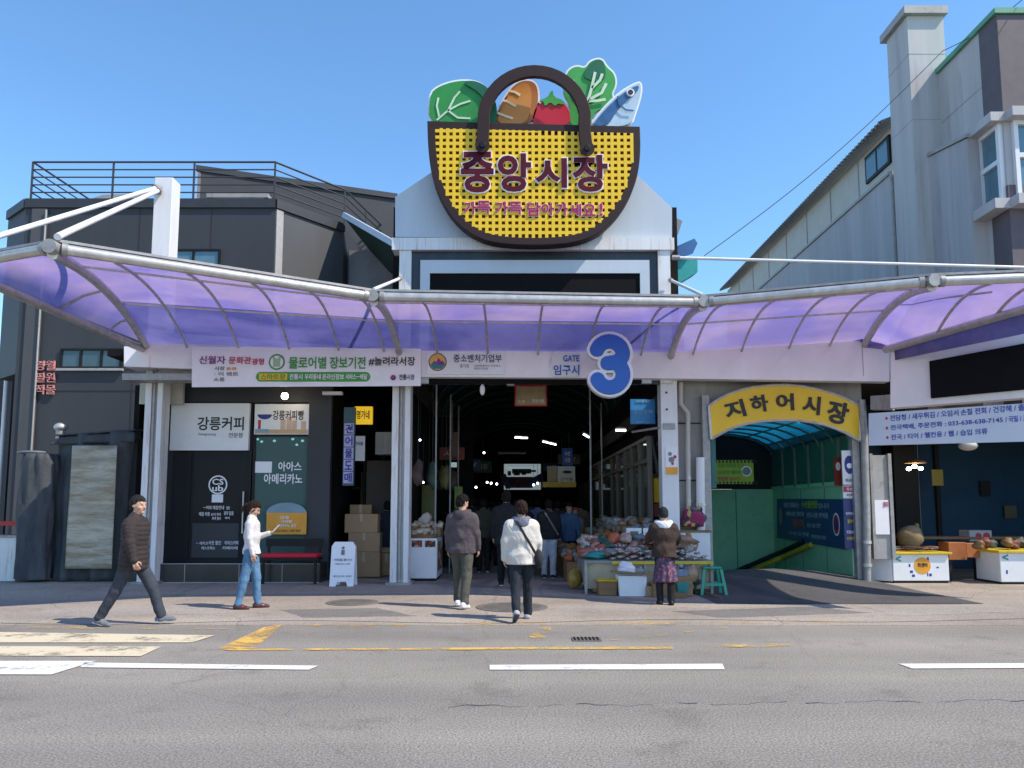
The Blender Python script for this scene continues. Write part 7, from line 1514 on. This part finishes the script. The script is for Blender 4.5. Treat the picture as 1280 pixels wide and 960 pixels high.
    V,Q = B.mesh(); m = MB().add(V.tolist(), Q.tolist()); body = m.build('body', [M['skin'],M['eye'],M['lip']], root, smooth='all')
    # paint eyes and lips by face position (own materials of the same surface)
    L = (V[Q].mean(1)-hc)@R3/s; mi = np.zeros(len(Q), np.int32)
    mi[(np.abs(np.abs(L[:,0])-.031) < .013)&(np.abs(L[:,2]-.004) < .0055)&(L[:,1] > .06)] = 1
    mi[(np.abs(np.abs(L[:,0])-.031) < .019)&(np.abs(L[:,2]-.027) < .004)&(L[:,1] > .06)] = 1
    mi[(np.abs(L[:,0]) < .022)&(np.abs(L[:,2]+.058) < .007)&(L[:,1] > .075)] = 2
    if len(body.data.polygons) == len(mi): body.data.polygons.foreach_set('material_index', mi)
    # --- hair
    if hairstyle:
        hh = .006 if res < .01 else .008; Hs = SDF(hc-np.array([.17,.2,.3]), hc+np.array([.17,.17,.17]), hh)
        k_ = 1.0 if hairstyle != 'hat' else 1.06
        Hs.ell(hc+R3@np.array([0,-.016,.034])*s,(.089*s*k_,.107*s*k_,.104*s*k_),.02,R3); Hs.ell(hc+R3@np.array([0,-.036,-.028])*s,(.080*s,.076*s,.075*s),.03,R3)
        def strands(X,Y,Z):
            x,y,z = X-hc[0],Y-hc[1],Z-hc[2]
            return .0028*np.sin(x*150+z*35+2*np.sin(y*60))+.0028*np.sin(y*140-z*40+2*np.sin(x*70))+.003*np.sin(x*60+y*55+z*50)
        if hairstyle != 'hat': Hs.F += strands(Hs.ax[0][:,None,None],Hs.ax[1][None,:,None],Hs.ax[2][None,None,:]).astype(np.float32)
        def cutf(X,Y,Z):
            x,y,z = X-hc[0],Y-hc[1],Z-hc[2]; lx,ly,lz = (R3[0][i]*x+R3[1][i]*y+R3[2][i]*z for i in range(3))
            lx,ly,lz = lx/s,ly/s,lz/s
            face = np.minimum(.055+.0*lz-lz, ly-.004-np.clip((lz-.0)*.75,-.03,.06))      # in front of the hairline and below the fringe
            ear = np.minimum(.012-lz, ly+.012+.02*(lz<-.03))
            nape = -(lz+.075-.25*np.clip(ly+.03,-.06,.03))
            wob = .005*np.sin(lx*120+lz*40)+.004*np.sin(ly*150+lx*60)
            return np.maximum(np.maximum(face,ear)+wob*.5, nape+wob)
        Hs.clip(cutf)
        if hairstyle == 'pony':
            for a,b,r1,r2 in ((hl(0,-.115,.02),hl(0,-.15,-.01),.022,.03),(hl(0,-.15,-.01),hl(0,-.16,-.12),.03,.028),(hl(0,-.16,-.12),hl(0,-.135,-.21),.028,.010)): Hs.cone(a,b,r1*s,r2*s,.01)
            Hs.cone(hl(-.06,.03,.0),hl(-.062,.01,-.06),.014*s,.008*s,.01); Hs.cone(hl(.06,.03,.0),hl(.062,.01,-.06),.014*s,.008*s,.01)
        V,Q = Hs.mesh(); MB().add(V.tolist(),Q.tolist()).build('hat' if hairstyle == 'hat' else 'hair', hairm or M['hair'], root, smooth='all')
    # --- trousers
    def fold(X,Y,Z,k): return np.sin(21*Z+5*np.sin(8*X+k)+4*np.sin(9*Y+2*k)+2.5*np.sin(6*Z+k))+.5*np.sin(38*Z-14*X+4*np.sin(11*Y+k))
    def wob(k, a): return lambda t,X,Y,Z: a*fold(X,Y,Z,k)*(.25+.9*np.clip(t-.45,0,1)**1.3+.5*np.clip(.2-t,0,1)*2)
    T = SDF(lo, (hi[0],hi[1],hz+.2), max(res,.010)); lw = legw*s
    T.cone(up(-.055*s,0,hz+.02),up(.055*s,0,hz+.02),min(.105,.102*bulk)*s,min(.105,.102*bulk)*s,.05); T.cone(up(0,0,hz),up(0,0,hz+.06),min(.115,.10*bulk)*s,min(.11,.095*bulk)*s,.05)
    for i in (0,1):
        hp,kn,an,toe,dn = J[i]; c_end = an+(kn-an)*.02
        T.cone(hp,kn,.098*lw,.074*lw,.04,wob(i*2,.007)); T.cone(kn,c_end,.073*lw,.060*lw,.025,wob(i*2+1,.010))
    T.clip(lambda X,Y,Z: 0*X+0*Y+np.minimum(1.0, .0-Z+.03)+0*Z)
    V,Q = T.mesh(); MB().add(V.tolist(),Q.tolist()).build('leggings' if skirt else 'trousers', botm, root, smooth='all')
    if skirt:
        Sx = SDF(lo,(hi[0],hi[1],hz+.1),.012); zb_, zt2 = skirt[1], hz+.05
        def sk_(X,Y,Z):
            u = np.clip((zt2-Z)/(zt2-zb_),0,1); r = (.145+.075*u)*s; an_ = np.arctan2(Y,X); r = r*(1+.05*u*np.sin(9*an_)+.03*u*np.sin(5*an_+1))
            d = (np.sqrt(X**2+(Y/.78)**2)-r)*.8; return np.maximum(d, np.maximum(zb_-Z, Z-zt2))
        Sx.put(sk_,(0,0,(zb_+zt2)/2),.7); V,Q = Sx.mesh(); MB().add(V.tolist(),Q.tolist()).build('skirt', skirt[0], root, smooth='all')
    # --- shoes
    for i in (0,1):
        hp,kn,an,toe,dn = J[i]; c = an+dn*.045*s; Sh = SDF(c-.26,c+.26,.008)
        Sh.cone(c-toe*.035*s,c+toe*.06*s,.046*s,.043*s,.02); Sh.cone(c+toe*.06*s-np.array([0,0,0])+dn*.01*s,c+toe*.155*s+dn*.014*s,.043*s,.034*s,.02); Sh.cone(an-toe*.01*s,c,.042*s,.046*s,.02)
        zc_ = c+dn*.032*s; nrm = dn
        Sh.clip(lambda X,Y,Z: (X-zc_[0])*nrm[0]+(Y-zc_[1])*nrm[1]+(Z-zc_[2])*nrm[2])
        V,Q = Sh.mesh(); so_ = MB().add(V.tolist(),Q.tolist()).build('shoe', shoem, root, smooth='all')
        S2 = SDF(c-.26,c+.26,.008); S2.cone(c-toe*.035*s,c+toe*.06*s,.050*s,.046*s,.02); S2.cone(c+toe*.06*s,c+toe*.155*s,.046*s,.039*s,.02)
        S2.clip(lambda X,Y,Z: np.abs((X-zc_[0])*nrm[0]+(Y-zc_[1])*nrm[1]+(Z-zc_[2])*nrm[2]-.002)-.013)
        V,Q = S2.mesh(); MB().add(V.tolist(),Q.tolist()).build('sole', sole or M['ltwhite'], so_, smooth='all')
    # --- jacket
    Jk = SDF(lo-.05, (hi[0]+.05,hi[1]+.05,hz+.72*s), max(res,.010)); b_ = bulk*s
    zh = hz+(hem-.90)*s; ztop = hz+.555*s
    zs_ = np.array([zh-.2, zh, hz+.05*s, hz+.20*s, hz+.36*s, hz+.46*s, hz+.525*s, ztop+.04]); rx = np.array([.205,.20,.19,.180,.196,.196,.135,.07])*b_; ry = np.array([.150,.148,.142,.132,.138,.122,.085,.062])*b_
    def torso(X,Y,Z):
        RX_ = np.interp(Z, zs_, rx); RY_ = np.interp(Z, zs_, ry); yc = math.sin(lean)*(Z-hz)
        q = np.sqrt((X/RX_)**2+((Y-yc)/RY_)**2); d = (q-1)*RY_*.9
        d = d + (.0 if puffer else .0072)*(np.sin(9*Z+16*X+3*np.sin(6*Z-5*X))+.7*np.sin(13*Z-21*X+3*np.sin(7*Z+6*X)+Y*9)+.35*np.sin(26*Z+9*X+3*np.sin(14*X)))*np.clip(1.2-(Z-hz-.1)*1.8,.25,1)
        if puffer: d = d - .010*np.abs(np.sin(math.pi*(Z-zh)/(.062*s)))**.6 + .004
        return np.maximum(d, np.maximum(zh-Z, Z-ztop))
    Jk.put(torso, (0,math.sin(lean)*.2,hz+.25*s), .75*s)
    for i in (0,1):
        sh_,e_,w_,d2,fe = A[i]; ra = .070*b_
        def wr(t,X,Y,Z,i=i):
            d = (.0 if puffer else .0045)*fold(X,Y,Z,i+3)*(.4+.6*t)
            if puffer: d = d-.009*np.abs(np.sin(math.pi*t*4.6))**.6+.004
            return d
        Jk.cone(sh_*np.array([.90,1,1])+np.array([0,0,-.045]),e_,ra*1.02,ra*.84,.06,wr); Jk.cone(e_,w_+d2*.005,ra*.83,ra*.62,.02,wr)
    if hood is None: Jk.cone(up(-.03,-.01,ztop-.01),up(.03,-.01,ztop-.01),.07*s,.07*s,.02)
    V,Q = Jk.mesh(); MB().add(V.tolist(),Q.tolist()).build(top, topm, root, smooth='all')
    if hood is not None:
        hm_, fz = hood; hz_ = 1+fz; Hd = SDF(nk-np.array([.26,.28,.22]), nk+np.array([.26,.2,.2]), .009)
        for k in range(9):
            a = math.pi*(.0+k/8); x = .095*math.cos(a); 
            if k: Hd.cone(np.array([px_,py_,pz_]),nk+hz_*np.array([x*s,(-.085*math.sin(a)+.03)*s,(-.015-.03*math.sin(a))*s]),.045*s*hz_,.045*s*hz_,.03,(lambda t,X,Y,Z: .004*np.sin(X*90+Y*70+Z*60)))
            px_,py_,pz_ = nk+hz_*np.array([x*s,(-.085*math.sin(a)+.03)*s,(-.015-.03*math.sin(a))*s])
        Hd.ell(nk+np.array([0,-.10,-.075])*s,(.10*s,.05*s,.085*s),.04)
        V,Q = Hd.mesh(); MB().add(V.tolist(),Q.tolist()).build('hood', hm_, root, smooth='all')
    root.location = loc; root.rotation_euler.z = rz
    root['_j'] = 0; del root['_j']
    return root, dict(J=J, A=A, hz=hz, up=up, s=s, ztop=ztop, shz=shz)
def to_world(root, p):
    c, s_ = math.cos(root.rotation_euler.z), math.sin(root.rotation_euler.z)
    return Vector((root.location.x+p[0]*c-p[1]*s_, root.location.y+p[0]*s_+p[1]*c, p[2]))
def fabric(name, c, v=.22, bump=.15):
    m = mat(name, c, .85, var=v, scale=6, bump=bump, bscale=70, spec=.2); n = m.node_tree.nodes; l = m.node_tree.links; b = n['Principled BSDF']
    old = b.inputs['Normal'].links[0].from_node
    tc = n.new('ShaderNodeTexCoord'); mp = n.new('ShaderNodeMapping'); mp.inputs['Scale'].default_value = (1.3,1.3,.75); mp.inputs['Rotation'].default_value = (0,.5,0); l.new(tc.outputs['Object'], mp.inputs[0])
    w1 = n.new('ShaderNodeTexNoise'); w1.inputs['Scale'].default_value = 5.5; w1.inputs['Detail'].default_value = 3; w1.inputs['Distortion'].default_value = 1.6; l.new(mp.outputs[0], w1.inputs['Vector'])
    bp = n.new('ShaderNodeBump'); bp.inputs['Strength'].default_value = .5; bp.inputs['Distance'].default_value = .05; l.new(w1.outputs['Fac'], bp.inputs['Height']); l.new(old.outputs[0], bp.inputs['Normal']); l.new(bp.outputs[0], b.inputs['Normal'])
    return m
def strap_bag(root, d, label, mS, side=1, bagx=.21, bag=True, bz=-.02):
    # cross-body strap over the back plus a small bag on the hip, carried: top-level
    t = thing('shoulder_bag', label, 'bag', root.location)
    s = d['s']; hz = d['hz']; pts = []
    for k in range(13):
        u = k/12; x = -side*(.10-.0*u)+side*(.10+bagx)*u; z = d['ztop']+.01-(d['ztop']-hz-.03)*u; y = -(.155+.012*math.sin(math.pi*u))*s if u > .08 else -.06*s
        if u > .9: y = -.12*s
        pts.append(to_world(root, (x*s, y+.012*(1-u), z)))
    m = MB(); 
    fr_ = []
    for a, b in zip(pts, pts[1:]):
        q = (b-a).normalized().cross(Vector((to_world(root,(0,-1,0))-to_world(root,(0,0,0))))).normalized()*.018; m.prism([a-q,b-q,b+q,a+q], (to_world(root,(0,-.008,0))-to_world(root,(0,0,0))))
    m.build('strap', mS, t)
    if bag:
        c = to_world(root, (side*(bagx+.035)*s, -.05*s, hz+bz)); MB().blob(c,(.065,.12,.13),14,10,.06,3).build('pouch', mS, t, smooth='all')
def at_feet(px, py): p = G(px, py); return (p.x, p.y, .006)
walk_f = ((24,4,-14),(-20,14,24))
# man striding across beside the crossing
r1, d1 = person(at_feet(163,782), R_(-90), 'man in dark quilted jacket striding beside the crosswalk', H=1.72, legs=((30,10,-4),(-22,8,14)), arms=((-10,8,6),(8,8,10)), yaw=-14, pitch=-3, lean=1,
  topm=fabric('dark plum quilted fabric',(.040,.032,.032)), botm=fabric('slate jeans',(.045,.052,.066)), shoem=fabric('grey trainers',(.16,.17,.19)), hairm=M['hair_g'], bulk=1.12, puffer=True, hem=.76)
# woman with phone
r2, d2_ = person(at_feet(312,761), R_(-84), 'woman in white sweater and blue jeans looking down at her phone', H=1.62, legs=((9,4,0),(-10,2,4)), arms=((4,2,104),(2,6,10)), yaw=0, pitch=-30,
  top='sweater', topm=fabric('white knit',(.60,.58,.575),.06), botm=fabric('blue denim',(.10,.20,.33),.25), shoem=mat('dark red leather',(.09,.022,.02),.4), sole=M['black'], hairm=M['hair_b'], hairstyle='pony', hem=.87, bulk=.90, legw=.96)
w_ = d2_['A'][0][2]; dd = d2_['A'][0][3]; c = to_world(r2, w_+dd*.105+np.array([0,0,.03])); ph = thing('smartphone', 'pale smartphone held in the hand of the woman in white', 'phone', c)
fwd = (to_world(r2,(0,1,0))-to_world(r2,(0,0,0))); sdv = Vector((fwd.y,-fwd.x,0)); upv = (fwd*-.72+Vector((0,0,.69))).normalized(); al_ = (fwd*.69+Vector((0,0,.72))).normalized()
m = MB(); m.obox((c,sdv,al_,upv),-.036,.036,-.06,.09,.0,.009); m.build('case', M['ltwhite'], ph, bevel=.003); m = MB(); m.obox((c,sdv,al_,upv),-.031,.031,-.054,.084,.0091,.0105); m.build('screen', M['black'], ph)
# man in plum jacket
r3, d3 = person(at_feet(577,760), R_(-14), 'man in plum grey jacket walking into the market, head turned aside', H=1.71, legs=((16,16,6),(-9,6,10)), arms=((4,8,6),(2,8,12)), yaw=-32, pitch=-16,
  topm=fabric('plum grey jacket',(.085,.068,.074)), botm=fabric('olive grey trousers',(.085,.083,.068)), shoem=M['ltwhite'], hairm=M['hair'], bulk=1.13, hem=.82, hood=(fabric('plum grey hood',(.075,.06,.066)),0), legw=1.08)
# walker in white jacket
r4, d4 = person(at_feet(652,775), R_(3), 'person in white hooded jacket with a dark cross-body strap walking into the market', H=1.62, legs=((-14,22,34),(10,4,-2)), arms=((-4,9,10),(5,10,16)), yaw=6, pitch=-6,
  topm=fabric('cream white jacket',(.56,.52,.47),.08), botm=fabric('dark navy trousers',(.022,.027,.036)), shoem=fabric('pale grey trainers',(.40,.41,.43)), hairm=M['hair_b'], bulk=1.18, hem=.80, hood=(fabric('grey blue hood lining',(.15,.16,.20)),0), sole=fabric('dark sole',(.08,.08,.085)))
strap_bag(r4, d4, 'dark shoulder bag on the hip of the person in white', fabric('black bag',(.03,.027,.03)), 1)
# vendor
flor = cells('floral print', [(.05,.02,.07),(.12,.03,.08),(.22,.10,.16),(.04,.05,.12),(.16,.05,.05),(.05,.03,.06)], 34)
r5, d5 = person(at_feet(832,756), R_(-4), 'vendor in brown jacket and floral skirt bent over the fish table', H=1.52, legs=((3,4,0),(-3,2,0)), arms=((26,12,44),(24,14,40)), yaw=0, pitch=-24, lean=6,
  topm=fabric('dark brown jacket',(.050,.033,.027)), botm=fabric('black leggings',(.018,.018,.022)), shoem=M['black'], sole=M['black'], hairm=fabric('black knit hat',(.02,.02,.022)), hairstyle='hat', bulk=1.16, hem=.84, hood=(mat('white fleece',(.66,.66,.68),.9,var=.1,bump=.5,bscale=40),.22), skirt=(flor,.36))
# inside the gate
r6, d6 = person(at_feet(686,722), R_(0), 'person in black jacket and white trousers with a cross strap inside the gate', H=1.70, legs=((3,2,0),(-3,3,0)), arms=((2,7,8),(2,9,20)), yaw=0, res=.0115,
  topm=fabric('black jacket',(.018,.018,.022)), botm=fabric('white trousers',(.42,.44,.48)), shoem=M['black'], bulk=1.16, hem=.84, legw=1.1)
strap_bag(r6, d6, 'grey shoulder strap across the black jacket inside the gate', fabric('grey strap',(.13,.13,.13)), 1, bag=False)
r7, d7 = person(at_feet(712,717), R_(176), 'person in blue coat and black trousers facing the street inside the gate', H=1.64, legs=((4,3,0),(-4,3,0)), arms=((8,8,20),(6,8,18)), pitch=-22, res=.0115,
  top='coat', topm=fabric('blue denim coat',(.055,.11,.19)), botm=fabric('black trousers',(.014,.014,.017)), shoem=fabric('grey trainers',(.3,.3,.32)), bulk=1.04, hem=.78)
r8, d8 = person(at_feet(633,735), R_(0), 'tall person in black coat and trousers ahead of the walker in white', H=1.82, legs=((12,6,0),(-10,10,20)), arms=((3,7,6),(3,7,6)), res=.0115,
  top='coat', topm=fabric('black coat',(.017,.017,.02)), botm=fabric('black trousers',(.013,.013,.016)), shoem=M['black'], bulk=1.1, hem=.74)
r9, d9 = person(at_feet(646,722), R_(-5), 'person in dark maroon jacket behind the walker in white', H=1.66, legs=((8,4,0),(-8,6,14)), res=.0125, topm=fabric('maroon jacket',(.055,.022,.030)), botm=fabric('charcoal trousers',(.02,.02,.022)), shoem=M['black'], bulk=1.15, hem=.80)
r10, d10 = person(at_feet(604,716), R_(4), 'person in olive jacket ahead of the man in plum grey', H=1.70, legs=((6,4,0),(-6,6,10)), res=.0125, topm=fabric('olive jacket',(.055,.052,.036)), botm=fabric('black trousers',(.015,.015,.017)), shoem=M['black'], bulk=1.1, hem=.8)
r11, d11 = person(at_feet(672,706), R_(0), 'person in periwinkle blue shirt deeper in the arcade crowd', H=1.74, legs=((4,2,0),(-4,2,0)), res=.0125, top='shirt', topm=fabric('periwinkle shirt',(.17,.21,.38)), botm=fabric('dark trousers',(.02,.02,.025)), shoem=M['black'], bulk=1.12, hem=.84)
r12, d12 = person(at_feet(483,720), R_(20), 'person in navy coat half hidden behind the white column', H=1.66, legs=((3,2,0),(-3,2,0)), res=.0125, top='coat', topm=fabric('navy coat',(.018,.020,.034)), botm=fabric('pale grey leggings',(.24,.24,.26)), shoem=fabric('pale shoes',(.4,.4,.4)), bulk=1.08, hem=.66)
r13, d13 = person(at_feet(568,712), R_(-10), 'person in pale grey blue top beside the white counter', H=1.50, res=.0125, topm=fabric('pale grey blue top',(.26,.28,.34)), botm=fabric('dark trousers',(.02,.02,.025)), shoem=M['black'], hairm=M['hair_g'], bulk=1.05)
r14, d14 = person(at_feet(720,708), R_(170), 'person in pink hat behind the dried goods', H=1.52, res=.0125, topm=fabric('grey pink top',(.26,.2,.2)), botm=fabric('dark trousers',(.02,.02,.025)), shoem=M['black'], hairm=fabric('pink hat',(.45,.06,.10)), hairstyle='hat', bulk=1.0)
r15, d15 = person(at_feet(616,702), R_(0), 'person in dark grey blue jacket in the middle of the arcade crowd', H=1.70, res=.0125, topm=fabric('grey blue jacket',(.05,.055,.075)), botm=fabric('dark trousers',(.02,.02,.025)), shoem=M['black'], bulk=1.1)
lab = ['person in black jacket deepest in the crowd below the lit end sign','person in brown jacket deep in the arcade crowd','person in dark green jacket deep in the arcade crowd','person in dark red jacket deep in the arcade crowd','person in charcoal jacket deep beside the stall bulbs','person in dark teal jacket far back in the arcade crowd']
cc = [(.02,.02,.022),(.06,.042,.03),(.02,.04,.03),(.10,.02,.025),(.035,.035,.04),(.02,.045,.05)]
lab += ['person in black coat just behind the olive jacket','person in dark brown coat in the middle of the crowd','person in dark purple jacket between the black coat and the periwinkle shirt','person in dull blue jacket beside the periwinkle shirt','person in dark grey coat behind the cross strap','person in tan jacket behind the blue coat','person in black padded coat behind the pale grey blue top','person in grey coat deep between the stalls','person in dull olive coat under the fish drawing sign']
cc += [(.016,.016,.018),(.045,.032,.026),(.045,.028,.05),(.05,.07,.12),(.04,.04,.045),(.16,.12,.085),(.02,.02,.024),(.09,.09,.095),(.06,.06,.04)]
for k,(px,py) in enumerate(((655,688),(628,693),(596,696),(690,692),(580,690),(640,683),(590,710),(624,708),(655,709),(664,700),(697,708),(726,704),(577,704),(610,690),(705,696))):
    o = dup(r15, Vector(at_feet(px,py)), rd.uniform(-.3,.3), lab[k], (1,1,rd.uniform(.95,1.05)))
    fb = fabric('crowd jacket %d' % k, cc[k])
    for ch in o.children:
        if ch.name.startswith('jacket'): ch.data = ch.data.copy(); ch.data.materials.clear(); ch.data.materials.append(fb)
